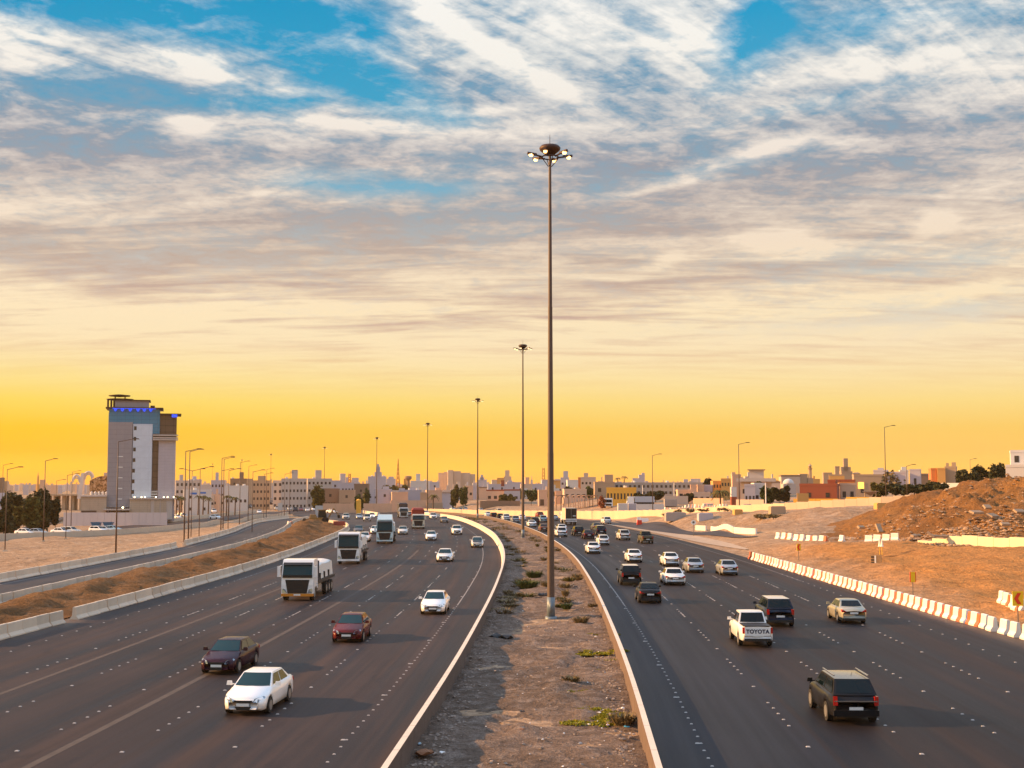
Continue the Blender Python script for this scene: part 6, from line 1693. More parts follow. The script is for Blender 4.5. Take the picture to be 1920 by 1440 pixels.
# brown water tower
x, zt = atd(765.5, 800, 892); z = Ts(x, 800); t = empty('water_tower', (x,800,z), 0, 'brown water tower with a wide head right of the orange lattice spire', 'water tower')
MB().cyl((0,0,-1),(0,0,zt-z-2.6),1.3,1.0,10).build('shaft', W_['brown'], t); MB().lathe([(1.0,-3),(2.2,-1.8),(2.2,-.4),(.4,0)], 12, c=(0,0,zt-z)).build('tank', W_['brown'], t)
x, zt = atd(71.5, 900, 885); z = Ts(x, 900); t = empty('minaret', (x,900,z), 0, 'small orange minaret on the skyline above the left dark trees', 'minaret')
MB().cyl((0,0,-2),(0,0,(zt-z)*.55),1.5,1.2,8).build('shaft', W_['orange'], t); MB().cyl((0,0,(zt-z)*.55),(0,0,(zt-z)*.8),.8,.7,8).build('upper_shaft', W_['orange'], t); MB().lathe([(.9,0),(.5,1.5),(.05,(zt-z)*.2)], 8, c=(0,0,(zt-z)*.8)).build('spire', W_['orange'], t)
x, zt = atd(1518.5, 430, 866); z = Ts(x, 430); h = zt-z; t = empty('minaret', (x,430,z), 0, 'tan stone minaret with a pointed cap behind the red brick building', 'minaret')
s_ = 430/2400
MB().box(-4.6*s_,4.6*s_,-4.6*s_,4.6*s_,-1,h-30*s_).build('lower_shaft', W_['tan'], t); MB().cyl((0,0,h-30*s_),(0,0,h-13*s_),3.3*s_,3.1*s_,8).build('shaft', W_['tan'], t)
MB().lathe([(3.2*s_,0),(4.8*s_,1.2*s_),(4.8*s_,2.2*s_),(3.4*s_,2.2*s_)], 12, c=(0,0,h-14*s_)).build('balcony', W_['tan'], t); MB().cyl((0,0,h-12*s_),(0,0,h-8*s_),2.6*s_,2.6*s_,8).build('lantern', W_['brown'], t); MB().lathe([(4.4*s_,0),(2.5*s_,2*s_),(.3*s_,4.6*s_),(.1*s_,8*s_)], 10, c=(0,0,h-8*s_)).build('cap', W_['tan'], t)
# white dome
x, zt = atd(1478, 400, 897.5); z = Ts(x, 400); t = empty('domed_hall', (x,400,z), 0, 'white domed roof left of the minaret', 'building')
r_ = 10.5*400/2400; MB().lathe([(r_*math.cos(a), r_*.95*math.sin(a)) for a in np.linspace(0,1.5,8)], 20, c=(0,0,zt-z-r_*.95)).build('dome', W_['white'], t, True); MB().box(-r_*1.1,r_*1.1,-r_*.9,r_*.9,-1,zt-z-r_*.95).build('hall_wall', W_['pale'], t)
# gazebo pyramid roof
x, zt = atd(1632, 285, 919.5); z = Ts(x, 285); t = empty('gazebo', (x,285,z), .5, 'gazebo with a grey and tan pyramid roof behind the yellow site fence', 'gazebo')
r_ = 17*285/2400; MB().lathe([(r_*1.25,0),(.1,zt-z-1.2-1.6)], 4, c=(0,0,1.6+.0)).build('roof', mat('gazebo_roof',(.30,.24,.22),.7), t)
for q in range(4): MB().cyl((r_*.8*math.cos(q*1.571),r_*.8*math.sin(q*1.571),-.3),(r_*.8*math.cos(q*1.571),r_*.8*math.sin(q*1.571),1.7),.12,.12,6).build('post', W_['tan'], t)
# red/white tank
x, zt = atd(1375, 370, 913); z = Ts(x, 370); t = empty('storage_box', (x,370,z), 0, 'tall box with white top and dark red lower half left of the tall lamp', 'container')
w = 5*370/2400; h = zt-z; MB().box(-w,w,-1,1,-.5,h*.5).build('red_half', W_['brick'], t); MB().box(-w,w,-1,1,h*.5+.003,h).build('white_half', W_['white'], t)
# orange cabin, yellow lit mound
x, zt = atd(672.5, 462, 936); z = Ts(x, 462); t = empty('site_cabin', (x,462,z), 0, 'bright orange site cabin with a rounded top behind the far barrier wall', 'cabin')
h = zt-z; MB().box(-.8,.8,-.7,.7,0,h-.4).build('cabin_wall', W_['yellow'], t); MB().lathe([(.85,0),(.7,.3),(.1,.5)], 12, c=(0,0,h-.4), sq=.85).build('cabin_roof', W_['yellow'], t)
# arches
for k in range(8):
    px = 1050 + k*9; x, zt = atd(px, 450, 929); z = Ts(x,450); h = zt-z
    m_ = MB(); pr_ = None
    for i in range(9):
        a = math.pi*i/8; q = (-1.35*math.cos(a)*1.0, 0, h-1.4+1.4*math.sin(a))
        if pr_: m_.cyl(pr_, q, .17, .17, 5)
        pr_ = q
    m_.cyl((-1.35,0,-.4),(-1.35,0,h-1.4),.19,.17,6); m_.cyl((1.35,0,-.4),(1.35,0,h-1.4),.19,.17,6); m_.box(-1.7,1.7,.4,4,h-.1,h+.12)
    tag(m_.build('pergola_arch', W_['brown'] if k in (0,1,6,7) else W_['peach'], None, False, (x,450,z)), 'arched pergola bay in the brown arcade, %s from left' % nth(k+1), 'pergola', 'pergola bays right of the tallest mast')
# vehicles and containers standing on the ground before the long building
def simple_lorry(px0, px1, d, y0, y1, cabc, loadc, lab, side=True):
    xa = atd(px0,d)[0]; xb = atd(px1,d)[0]; z = max(Ts((xa+xb)/2,d), -9); zt = atd(px0,d,y0)[1]-z; L = xb-xa
    t = empty('parked_lorry', (xa,d,z), 0, lab, 'truck')
    MB().frus((0,2.2,-1.2,1.2,.6),(.5,2.2,-1.2,1.2,min(zt,3.0))).build('cab', cabc, t); MB().add([(-.02,-1.0,1.7),(-.02,1.0,1.7),(.40,1.0,2.6),(.40,-1.0,2.6)],[(0,1,2,3)]).build('windscreen', M_GLASS, t)
    MB().box(2.5,L,-1.2,1.2,1.2,zt).build('trailer_body', loadc, t); MB().box(.3,L,-.5,.5,.6,1.19).build('chassis', M_CHAS, t)
    for q in (1.2, L-1.2, L-2.6): link('wheel', dd('sidewheel', lambda: MB().cyl((0,-1.15,0),(0,1.15,0),.5,.5,14).data('wheel', M_TYRE)), t, (q,0,.5))
simple_lorry(1174,1226,385,931,939,M_TWH,mat('pale_blue_trailer',(.42,.47,.55),.5),'long pale blue trailer truck parked before the long grey building')
x,_ = atd(1141,400); z = Ts(x,400); lorry_z = z
t = empty('parked_lorry', (x,400,z), math.pi, 'pale truck facing the camera beside the red bush, before the yellow lit block', 'truck')
MB().frus((-1.25,1.25,-.2,2,.6),(-1.2,1.2,.2,2,3.1)).build('cab', M_TWH, t); t.rotation_euler.z = 0
MB().add([(-1.05,-.05,1.75),(1.05,-.05,1.75),(1.0,.13,2.7),(-1.0,.13,2.7)],[(0,1,2,3)]).build('windscreen', M_GLASS, t); MB().box(-.9,.9,-.25,-.19,.8,1.4).build('grille', M_GRIL, t); MB().box(-1.2,1.2,2.2,8,1.0,3.0).build('load_body', W_['grey'], t)
for s_ in (1,-1): link('wheel', wmz, t, (s_*1.0,.9,.5)) if False else link('wheel', dd('truckwheel', lambda: None), t, (s_*1.0,.9,.5))
for k, (p0,p1,d,y0,y1,m,lab) in enumerate(((1158,1176,365,944,950,W_['white'],'white container before the pale blue trailer, left one'),(1178,1193,366,944,950,W_['lilac'],'pale container before the pale blue trailer, right one'),
      (1245,1268,380,936,944,M_TBL if False else W_['grey'],'dark vehicle shed row right of the pale blue trailer'),(1318,1336,360,944,948,W_['white'],'grey pipe stack below the cream outbuilding'))):
    xa = atd(p0,d)[0]; xb = atd(p1,d)[0]; z = Ts(xa,d); h = max(1.2, atd(p0,d,y0)[1]-z); t = empty('container', ((xa+xb)/2,d,z), 0, lab, 'container'); w = (xb-xa)/2
    b0 = MB().box(-w,w,-1.2,1.2,.1,h); 
    for q in range(int(w*4)): b0.box(-w+q*.5+.1,-w+q*.5+.3,-1.26,-1.2,.2,h-.1)
    b0.build('container_body', m, t); MB().box(-w+.1,w-.1,-1.1,1.1,0,.099).build('skid', M_CHAS, t)
# small blue object, concrete boxes beside the golden wall
for px, py, w, h, m, lab in ((1322,974,1.4,1.1,W_['lilac'],'small tipped blue grey box on the dirt below the golden wall'),(1266,974,2.0,1.3,W_['grey'],'square concrete chamber against the grey part of the golden wall'),
                         (1457,962.5,1.4,1.2,W_['tan'],'tan concrete box against the golden wall'),(1383,963,.8,.7,W_['orange'],'small orange block at the foot of the tall lamp'),(1655,953,1.3,.8,W_['orange'],'orange block at the foot of the tall right lamp')):
    x,y,z = at(px,py); tag(MB().box(-w,w,-.8,.8,-.3,h).box(-w*.9,w*.9,-.7,.7,h+.002,h+.12).build('concrete_box', m, None, False, (x,y,z), .1), lab, 'box')

# excavator on the spoil bank
x, y, z = at(599, 985); z = .35
t = empty('backhoe', (x,y,z), math.pi*.5+.2, 'yellow brown backhoe loader standing on the spoil bank tip', 'backhoe')
M_YEL = mat('digger_yellow', (.26,.14,.03), .5, var=.2); s_ = 1.0
MB().box(-.8,.8,-2.0,2.2,.75,1.35).frus((-.7,.7,.6,2.1,1.352),(-.55,.55,.8,2.0,2.0)).build('body', M_YEL, t)
MB().frus((-.75,.75,-1.5,.4,1.36),(-.65,.65,-1.3,.25,2.9)).build('cab', M_GLASS, t); MB().box(-.78,.78,-1.5,.45,2.905,3.05).build('cab_roof', M_YEL, t)
for q in ((.8,1.5,.5),(-.8,1.5,.5),(.85,-1.2,.75),(-.85,-1.2,.75)): MB().cyl((q[0]-.2,q[1],q[2]),(q[0]+.2,q[1],q[2]),q[2],q[2],14).build('wheel', M_TYRE, t)
MB().cyl((0,-2.0,1.4),(0,-3.0,3.3),.18,.14,6).build('boom', M_YEL, t); MB().cyl((0,-3.0,3.3),(0,-4.1,1.9),.14,.1,6).build('dipper', M_YEL, t); MB().frus((-.35,.35,-4.5,-3.9,1.2),(-.4,.4,-4.4,-3.8,1.9)).build('rear_bucket', M_CHAS, t)
MB().frus((-1.1,1.1,2.9,3.9,.35),(-1.1,1.1,3.0,3.5,1.2)).build('front_bucket', M_CHAS, t)
for s1 in (1,-1): MB().cyl((s1*.6,1.2,1.4),(s1*.6,3.1,.9),.09,.09,6).build('loader_arm', M_YEL, t)
x,y,z = at(636,987); tag(MB().box(-1.2,1.2,-.4,.4,0,.9).box(-1.2,1.2,-.45,-.41,.3,.5).build('crate_stack', mat('red_crate',(.25,.05,.04),.7), None, False, (x,y,.2)), 'low dark red stack on the tip of the spoil bank right of the backhoe', 'crate')
for k,px in enumerate((541,546)):
    x,y,z = at(px,985); tag(MB().frus((-.3,.3,-.8,.8,0),(-.12,.12,-.7,.7,.9)).build('traffic_barrier', M_RPL if k else M_WPL, None, False, (x,y,z), .3), ('red' if k else 'white')+' barrier of the pair beside the ramp road bend', 'barrier')
# ---------------------------------------------------------------- trees and plants
def leafmat(name, c, c2):
    m, nt, b = newmat(name); S.tree = nt
    g = nt.nodes.new('ShaderNodeNewGeometry'); rp = S(g.outputs['Random Per Island'])
    nt.links.new(mixc(rp, c, c2, tree=nt), b.inputs['Base Color']); b.inputs['Roughness'].default_value = .7; b.inputs['Specular IOR Level'].default_value = .2
    S.tree = wt
    return m
LG = dict(dark=leafmat('foliage_dark', (.020,.026,.010), (.07,.065,.02)), olive=leafmat('foliage_olive', (.06,.06,.015), (.16,.13,.03)), green=leafmat('foliage_green', (.035,.06,.015), (.09,.11,.03)),
          dry=leafmat('foliage_dry', (.12,.09,.04), (.26,.19,.09)), red=leafmat('foliage_red', (.20,.05,.02), (.32,.10,.04)), bright=leafmat('foliage_bright', (.20,.19,.01), (.32,.28,.02)))
M_BARK = mat('bark', (.12,.075,.045), .9, var=.3)
def crown(rx, ry, rz, n, leaf, seed, lumps=9, flat=0.0):
    rr = random.Random(seed); mb = MB(); cs = []
    for i in range(lumps+5):
        a = rr.uniform(0, 6.28); e = rr.uniform(-.5, 1); q = rr.uniform(.25, .82)
        cs.append((rx*q*math.cos(a), ry*q*math.sin(a), rz*(e*.66), rr.uniform(.18,.46)))
    for i in range(n):
        c = rr.choice(cs); d = Vector((rr.gauss(0,1), rr.gauss(0,1), rr.gauss(0,1))).normalized() * (rr.random()**.35) * (1 + (rr.random()*.4 if rr.random() < .25 else 0))
        p = Vector((c[0]+d.x*c[3]*rx, c[1]+d.y*c[3]*ry, c[2]+d.z*c[3]*rz))
        s = leaf*rr.uniform(.5,1.3); u = Vector((rr.gauss(0,1), rr.gauss(0,1), rr.gauss(0,.6))).normalized(); v = u.cross(Vector((rr.gauss(0,1), rr.gauss(0,1), rr.gauss(0,1))).normalized()).normalized()
        mb.add([tuple(p-u*s), tuple(p+v*s*.6), tuple(p+u*s), tuple(p-v*s*.6)], [(0,1,2,3)])
    return mb
def limbs(H, r, seed, spread=1.0, n=5, base=.35):
    rr = random.Random(seed); mb = MB(); mb.cyl((0,0,-.4),(0,0,H*base),r,r*.75,7)
    for i in range(n):
        a = 6.28*i/n+rr.uniform(-.4,.4); e = Vector((math.cos(a)*spread*H*.28, math.sin(a)*spread*H*.28, H*rr.uniform(.62,.85)))
        m_ = Vector((e.x*.4, e.y*.4, H*.52)); mb.cyl((0,0,H*base*.95), m_, r*.6, r*.4, 5); mb.cyl(m_, e, r*.4, r*.12, 5)
    return mb
def tree(p0, p1, yt, yb, d, leafc, lab, n=700, leaf=.38, seed=1, name='broadleaf_tree', group=None, lumps=9):
    x0 = atd(p0, d)[0]; x1, zt = atd(p1, d, yt); z = Ts((x0+x1)/2, d) if yb is None else atd(p0, d, yb)[1]
    z = max(z, Ts((x0+x1)/2, d)-.5); H = zt-z; w = (x1-x0)/2
    t = empty(name, ((x0+x1)/2, d, z), 0, lab, 'tree', group)
    c = crown(w, w*.9, H*.52, n, leaf, seed, lumps); c.v = [(v[0], v[1], v[2]+H*.52) for v in c.v]
    c.build('crown', LG[leafc], t); limbs(H, max(.12, w*.05), seed, w/H*1.6).build('trunk', M_BARK, t)
    return t
def bush(p0, p1, yt, d, leafc, lab, n=300, leaf=.3, seed=1, group=None, yb=None):
    x0 = atd(p0, d)[0]; x1, zt = atd(p1, d, yt); z = Ts((x0+x1)/2, d); H = max(zt-z, .8); w = (x1-x0)/2
    t = empty('shrub', ((x0+x1)/2, d, z), 0, lab, 'shrub', group)
    c = crown(w, w*.8, H*.6, n, leaf, seed, 8); c.v = [(v[0], v[1], max(v[2]+H*.45, -.1)) for v in c.v]; c.build('foliage', LG[leafc], t)
    limbs(H*.7, .08, seed, 1.2, 4, .1).build('stem', M_BARK, t)
TR = [
 (6,56,927,295,'dark','dark green bushy tree at the far left, leftmost of the clump'),(26,82,926,290,'olive','olive dark tree second in the far left clump'),(50,98,923.5,292,'dark','tallest dark tree in the middle of the far left clump'),
 (70,112,930,296,'dark','dark tree at the right end of the far left clump'),(-14,30,953,280,'dark','low black green tree at the left picture edge under the billboard'),
 (583,608,912,470,'olive','big round olive tree before the second wide apartment block'),(665,680,927,470,'green','round green tree right of the orange lit yard'),
 (716,745,909,620,'olive','wide olive tree crown left of the orange lattice spire'),(735,764,911,625,'olive','wide olive tree crown right under the orange lattice spire'),
 (845,862,909.5,530,'olive','tall green tree left of the white lamp post near the third mast'),(860,878,912,525,'green','tall green tree right of the white lamp post near the third mast'),
 (984,1008,917,540,'green','dark green tree just right of the second mast'),(936,952,928,530,'olive','small olive tree before the left wing of the long villa'),(950,966,927,528,'olive','small olive tree before the right wing of the long villa'),
 (1097,1114,914.5,520,'green','green tree behind the arches left of the long school building'),(1058,1076,912,560,'dark','dark treetops behind the cream low house right of the tallest mast'),
 (1319,1338,897,470,'dark','dark treetop above the end of the long grey building'),(1282,1300,925,388,'dark','dark conical tree between the low outbuildings'),
 (1410,1430,902.5,372,'dark','dark tree in the courtyard under the flat overhanging roof'),(1425,1452,914,320,'green','large shrubby tree left of the thin white poles'),(1444,1480,910,318,'dark','large dark shrubby tree behind the thin white poles'),
 (1655,1700,884,340,'dry','bare branched brownish tree behind the tall right lamp'),(1632,1664,904,300,'olive','olive brown tree left of the tall right lamp'),
 (1655,1700,908,290,'dark','black green round tree right of the tall right lamp, left of three'),(1690,1738,908,286,'dark','black green round tree in the middle of the three at the right'),(1728,1780,906,284,'dark','black green round tree, right one of the three, beside the pale wall'),
 (1793,1830,881,330,'dark','dark leafy tree left of the lamp above the rubble hill'),(1822,1862,874,335,'dark','dark leafy tree right of the lamp above the rubble hill'),(1850,1892,873,332,'dark','dark leafy tree beside the white house at the right edge'),
 (1188,1206,926,430,'dark','low dark tree before the long grey building, left of the tall lamp'),(1212,1246,921,428,'dark','low wide dark tree before the long grey building, right of the tall lamp'),
]
for i, (p0, p1, yt, d, lc, lab) in enumerate(TR):
    big = (p1-p0)*d/2400
    tree(p0, p1, yt, None, d, lc, lab, n=int(420+90*(p1-p0)) if lc != 'dry' else 260, leaf=.30+.0007*d, seed=i+3)
random.seed(21)
_px = sorted(random.choice([random.uniform(640,720), random.uniform(890,1120), random.uniform(890,1120), random.uniform(1020,1120)]) for _ in range(26))
for i in range(26):
    px = _px[i]; d = random.uniform(540, 700); yt = random.uniform(915, 924)
    tree(px-random.uniform(4,8), px+random.uniform(4,8), yt, None, d, random.choice(['olive','green','dark']), 'small round tree among the low houses behind the traffic, %s from left' % nth(i+1), n=240, leaf=.8, seed=100+i, group='small trees among the low houses')
def palm(px, yt, d, lab, n=16, fr=2.6, group=None, up=0.0, leafc='olive'):
    x, zt = atd(px, d, yt); z = Ts(x, d); H = max(zt-z-.6, 1.0); t = empty('palm_tree', (x,d,z), 0, lab, 'palm tree', group)
    MB().cyl((0,0,-.4),(.1,0,H),.26,.2,7).build('trunk', M_BARK, t); rr = random.Random(int(px*3)); m_ = MB()
    for i in range(n):
        a = 6.28*i/n + rr.uniform(-.2,.2); el = rr.uniform(.15,1.1); pr_ = Vector((.1,0,H)); L = fr*rr.uniform(.8,1.1)
        side = Vector((-math.sin(a), math.cos(a), 0))
        for k in range(5):
            f = (k+1)/5; q = Vector((.1+math.cos(a)*L*f*math.cos(el*.6), math.sin(a)*L*f*math.cos(el*.6), H + L*(math.sin(el)*f - 1.0*f*f*(1-up))))
            w0 = .28*(1-.7*(k/5)); w1 = .28*(1-.7*f); dn = Vector((0,0,-.16))
            for s_ in (1,-1): m_.add([tuple(pr_), tuple(q), tuple(q+side*s_*w1+dn), tuple(pr_+side*s_*w0+dn)], [(0,1,2,3)])
            pr_ = q
    m_.build('crown', LG[leafc], t)
palm(812, 926.5, 490, 'small palm in front of the peach lit house right of the fourth mast')
palm(1350, 919, 355, 'full fronded palm before the orange house', 26, 3.4, leafc='olive')
palm(1158, 894, 560, 'tall thin palm on the skyline, left of two above the long school building', 12, 1.6, leafc='dry'); palm(1170, 891.5, 560, 'tall thin palm on the skyline, right of two above the long school building', 12, 1.8, leafc='dry')
for i, px in enumerate((331,337,340,372,381,391,425,429,441)):
    palm(px, 927 + (i%3)*1.5, 430+i*3, 'bare trunk palm in the row right of the hotel, %s from left' % nth(i+1), 12, 1.9, 'palms right of the hotel', leafc='olive')
bush(1121,1137,930,400,'red','red flowering bush left of the pale parked truck',400,.35,5)
bush(1408,1450,982,236,'dry','tall dry brush thicket beside the white wall pieces on the verge',500,.22,8)
bush(1432,1468,977,232,'dry','tangled dry reed bush at the right end of the verge walls',600,.20,9)
for i,(a,b_,yt) in enumerate(((1240,1262,971),(1262,1282,972),(1284,1304,972),(1305,1330,977),(1345,1370,982),(1372,1402,983))):
    bush(a,b_,yt,262,'dry','low dry bush below the golden wall, %s from left' % nth(i+1),220,.22,20+i,'ragged dry bushes below the golden wall')

# median weeds, stones and litter
random.seed(33)
def tuft(off, y, r, h, leafc, lab, n=60, seed=0, grp='dry weeds in the median'):
    x, yy = coff(off, y); z = medz(x, yy); rr = random.Random(seed); mb = MB()
    for i in range(n):
        a = rr.uniform(0,6.28); q = rr.random()**.6*r; b0 = Vector((q*math.cos(a)*.6, q*math.sin(a)*.6, -.05)); lean = Vector((math.cos(a)*r*rr.uniform(.2,.8), math.sin(a)*r*rr.uniform(.2,.8), h*rr.uniform(.45,1)))
        tp = b0+lean; s_ = Vector((-math.sin(a), math.cos(a), 0))*.025; 
        md = b0+lean*.55+Vector((0,0,h*.12))
        mb.add([tuple(b0-s_), tuple(b0+s_), tuple(md+s_*1.4), tuple(md-s_*1.4)], [(0,1,2,3)]); mb.add([tuple(md-s_*1.4), tuple(md+s_*1.4), tuple(tp)], [(0,1,2)])
        for k in range(2):
            c = b0.lerp(tp, rr.uniform(.4,1)); u = Vector((rr.gauss(0,1),rr.gauss(0,1),rr.gauss(0,1))).normalized()*.055; v = u.cross(Vector((.3,.2,1))).normalized()*.035
            mb.add([tuple(c-u), tuple(c+v), tuple(c+u), tuple(c-v)], [(0,1,2,3)])
    o = mb.build('weed_tuft', LG[leafc], None, False, (float(x), float(yy), z)); tag(o, lab, 'weed', grp)
def tuft_px(px, py, r, h, leafc, lab, n=70, seed=0, grp=None):
    x, y, z = at(px, py); tuft(x-float(cx(y)), y, r, h, leafc, lab, n, seed, grp)
tuft_px(1089,1171,.55,.55,'dry','rounded dry weed bush in the open just right of the tallest mast foot',160,1)
tuft_px(1072,1284,.42,.4,'dry','dark dry weed bush in the middle of the median below the tallest mast',140,2)
tuft_px(1168,1360,.55,.5,'dry','dry grass clump by the right median wall near a blue rag',160,3)
tuft_px(990,1105,1.1,.8,'green','big green bush left of the tallest mast',420,4); tuft_px(1002,1085,.9,.8,'green','second green bush behind the one left of the tallest mast',300,5)
tuft_px(968,1120,.7,.4,'dry','dry spread bush by the left median wall',160,6); tuft_px(1062,1143,.5,.5,'green','small green bush right of the tallest mast foot',120,7); tuft_px(1110,1140,.35,.35,'dry','small dry bush at the right median wall near the mast',90,8)
rr = random.Random(8)
wy = sorted(rr.uniform(86, 215) for _ in range(55))
for i in range(55):
    y = wy[i]; o = rr.choice([rr.uniform(-3.3,-1.2), rr.uniform(.2,3.4), rr.uniform(1.2,3.4)])
    tuft(o, y, rr.uniform(.35,1.0), rr.uniform(.25,.6), rr.choice(['dry','dry','olive','dry','dry']), 'dry weed clump on the median behind the tallest mast, %s nearest' % nth(i+1), 60 if y > 130 else 110, 50+i, 'weed clumps on the median behind the tallest mast')
wy = sorted(rr.uniform(215, 380) for _ in range(36))
for i in range(36):
    y = wy[i]; tuft(rr.uniform(-3.2,3.4), y, rr.uniform(.6,1.5), rr.uniform(.35,.8), rr.choice(['dry','dry','olive']), 'weed clump on the far bend of the median, %s nearest' % nth(i+1), 40, 250+i, 'weed clumps on the far median bend')
GRP_ = ((1131,1226),(1140,1242),(1126,1260),(1150,1240),(1122,1279),(1145,1262),(1092,1222),(1098,1228),(1083,1296),(1078,1304),(1090,1325),(1102,1330),(1085,1336),(1122,1334),(1100,1345),(1115,1343),(1130,1345),(1145,1340),(1078,1357),(1130,1358),(1142,1355),(1118,1347),(1160,1221),(1145,1190),(1118,1190))
gro = {k: r_+1 for r_, k in enumerate(sorted(range(len(GRP_)), key=lambda k: -GRP_[k][1]))}
for i, (px, py) in enumerate(GRP_):
    tuft_px(px, py, .50, .05, 'bright', 'flat patch of bright yellow green grass in the median, %s nearest' % nth(gro[i]), 260, 400+i, 'bright grass patches in the median')
# stones : one object, nobody could count them
M_STONE = mat('stone', (.27,.21,.17), .9, var=.9, vscale=9, bump=.4); M_LITTER = mat('litter_white', (.80,.78,.76), .5)
def rock(mb, c, s_, rr):
    vs_ = []
    for (a,b_,c_) in ((1,0,0),(-1,0,0),(0,1,0),(0,-1,0),(0,0,1),(.6,.6,.55),(-.6,.6,.5),(.6,-.6,.5),(-.6,-.6,.55),(0,0,-.5)):
        q = rr.uniform(.7,1.25); vs_.append((c[0]+a*s_*q*rr.uniform(.8,1.3), c[1]+b_*s_*q*rr.uniform(.8,1.3), c[2]+c_*s_*q*.7))
    mb.add(vs_, [(4,5,7),(4,6,5),(4,8,6),(4,7,8),(0,7,5),(2,5,6),(1,6,8),(3,8,7),(0,5,2),(2,6,1),(1,8,3),(3,7,0),(9,0,2),(9,2,1),(9,1,3),(9,3,0)])
st_ = MB(); rr = random.Random(4)
for i in range(5200):
    if i < 2400: y = 31 + 9*rr.random()**1.5; o = rr.gauss(2.3,1.0) if rr.random() < .8 else rr.uniform(-3.4,3.4); s_ = rr.uniform(.03,.09)
    else: y = 31 + 120*rr.random()**1.3; o = rr.choice([rr.uniform(-3.5,3.5), rr.gauss(3.2,.25), rr.gauss(-3.2,.3)]); s_ = rr.uniform(.025,.085)
    o = max(-3.6, min(3.6, o)); x, yy = coff(o, y)
    i_ = int((yy-20)/.45); j_ = int((o+4.05)/8.1*23); z = float(mz[min(max(i_,0),mz.shape[0]-1), min(max(j_,0),23)])
    rock(st_, (float(x), float(yy), z), s_, rr)
tag(st_.build('median_stones', M_STONE), 'scattered grey brown stones over the dirt median', 'stones', None, 'stuff')
rk = MB(); rr = random.Random(9)
for i in range(7000):
    x = rr.uniform(42, 120); y = rr.uniform(152, 188); 
    if rr.random() < .45: x = rr.uniform(40, 66); y = rr.uniform(152, 170)
    s_ = rr.choice([.08,.12,.16,.22,.3]) * rr.uniform(.7,1.3)
    if x > 62 and rr.random() < .5: s_ *= .6
    z = hillz(x, y)
    if z < Ts(x, y)-.3: continue
    rock(rk, (x, y, z), s_, rr)
tag(rk.build('rubble_rocks', mat('rubble_stone', (.36,.22,.12), .9, var=.8, vscale=1.6)), 'broken concrete and stones scattered over the brown rubble hill', 'rubble', None, 'stuff')
for i,(px,py,w,l,rz,tilt) in enumerate(((1612,988,1.0,.5,.5,.5),(1646,990,.7,1.3,.2,.9),(1711,1004,1.2,.5,.8,.3),(1742,1002,.8,1.1,1.2,.7),(1760,1005,2.2,.35,.2,.25),(1828,960,2.0,.9,.5,.3),(1858,966,1.8,1.0,.7,.4),(1881,982,1.2,.6,.2,.5),(1908,958,1.6,.8,.4,.5),(1848,950,1.0,.8,.2,.6))):
    d = 160 if py > 975 else 168; x, z = atd(px, d, py)
    o = MB().frus((-w/2,w/2,-l/2,l/2,-.12),(-w/2+.05,w/2-.05,-l/2+.04,l/2-.04,.12)).build('concrete_slab', mat('broken_slab',(.36,.25,.16),.9,var=.3), None, False, (x, d-.6, max(z, hillz(x,d-.6)+.1)), rz); o.rotation_euler.x = tilt
    tag(o, ['tilted slab at the left toe of the rubble hill','upright pale slab near the left toe of the rubble hill','pale block beside the short white barrier row','square pale lump beside the two standing white barriers','long pale plank on the ground right of the standing white barriers','dark long slab halfway up the rubble hill','second dark slab below the one halfway up the rubble hill','pale chunk low on the rubble hill right part','orange brown slab at the right edge of the rubble hill','small block high on the rubble hill'][i], 'slab')
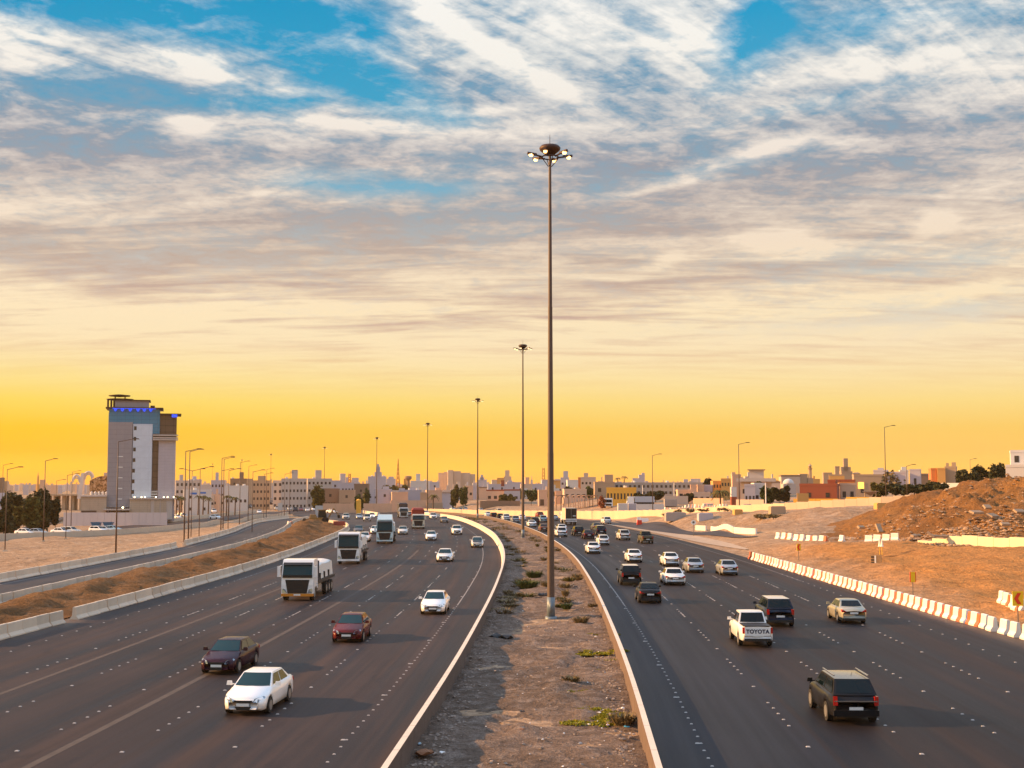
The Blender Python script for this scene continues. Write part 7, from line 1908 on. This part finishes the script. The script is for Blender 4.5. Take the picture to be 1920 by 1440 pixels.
# litter in the median
LIT = [(1166,1335,.16,.10,'white','crumpled white bag by the right median wall beyond the bright grass'),(1125,1342,.10,.06,'white','small white scrap on the bright grass'),(1105,1364,.08,.05,'white','white bottle scrap below the bright grass'),
 (1176,1370,.14,.10,'blue','blue rag by the right median wall'),(1138,1366,.12,.09,'pink','pale pink rag near the blue rag'),(787,1403,.14,.16,'blue2','pale blue can lying by the left median wall'),(829,1418,.16,.08,'white','white scrap beside a dark bag, bottom left of the median'),
 (772,1402,.20,.18,'black','black bag by the left median wall at the bottom'),(979,1340,.14,.09,'black','dark stone like lump alone in the middle of the median'),(979,1375,.16,.06,'brown','flat brown tin on the dirt in the lower median'),
 (940,1202,.75,.28,'black','dark crumpled tyre and sheet heap by the left median wall'),(1090,1402,.13,.12,'grey','round pale stone on the gravel patch at the bottom'),(1187,1384,.12,.11,'grey','rounded grey stone by the right median wall foot'),
 (798,1422,.45,.20,'brown','brown rock pile by the left median wall at the bottom edge'),(1050,1009,.2,.15,'white','white scrap beside the weeds right of the tallest mast, upper'),(1080,1103,.22,.14,'black','black bag in the weeds right of the tallest mast'),
 (1113,1126,.30,.22,'black','dark heap by the right median wall above the mast foot level'),(1099,1093,.15,.1,'white','white bag beside the right median wall, above the dark heap'),(1018,1120,.5,.25,'black','dark folded sheet just left of the tallest mast foot')]
LC = dict(white=M_LITTER, blue=mat('blue_rag',(.03,.22,.35),.7), pink=mat('pink_rag',(.55,.42,.46),.8), blue2=mat('pale_can',(.35,.5,.6),.4), black=mat('black_bag',(.02,.018,.018),.5), brown=mat('rusty_tin',(.24,.10,.04),.7), grey=mat('pale_stone',(.38,.35,.33),.9))
rr = random.Random(77)
for px, py, s_, h, c, lab in LIT:
    x, y, z = at(px, py); mb = MB(); z = medz(x, y)+.03
    for k in range(5 if s_ > .2 else 3): rock(mb, (rr.uniform(-.5,.5)*s_, rr.uniform(-.3,.3)*s_, h*.3), s_*rr.uniform(.35,.6), rr)
    tag(mb.build({'white':'plastic_bag','blue':'rag','pink':'rag','blue2':'drink_can','black':'black_bag','brown':'rusty_tin','grey':'stone'}[c], LC[c], None, False, (x, y, z)), lab, {'grey':'stone'}.get(c, 'litter'))
rr = random.Random(71)
sc_ = MB()
for i in range(160):
    y = 33+130*rr.random()**1.3; o = rr.choice([rr.uniform(-3.3,3.3), rr.gauss(2.8,.5)]); o = max(-3.5,min(3.5,o)); x, yy = coff(o, y); rock(sc_, (float(x), float(yy), medz(x,yy)+.02), rr.uniform(.02,.05), rr)
tag(sc_.build('litter_scraps', M_LITTER), 'tiny pale scraps of litter over the dirt median', 'litter', None, 'stuff')
# dark streaky hollows on the verge at the right handled by the ground relief
# ---------------------------------------------------------------- warm evening haze
HZD = 0.00008
hm = bpy.data.materials.new('haze'); hm.use_nodes = True
nt = hm.node_tree
for n in list(nt.nodes): nt.nodes.remove(n)
ho = nt.nodes.new('ShaderNodeOutputMaterial'); pv_ = nt.nodes.new('ShaderNodeVolumePrincipled')
pv_.inputs['Color'].default_value = (1.0, .70, .42, 1); pv_.inputs['Density'].default_value = HZD; pv_.inputs['Anisotropy'].default_value = .2
nt.links.new(pv_.outputs[0], ho.inputs['Volume'])
tag(MB().box(-1500, 1500, -200, 2600, -12, 62).build('haze', hm), kind='stuff')
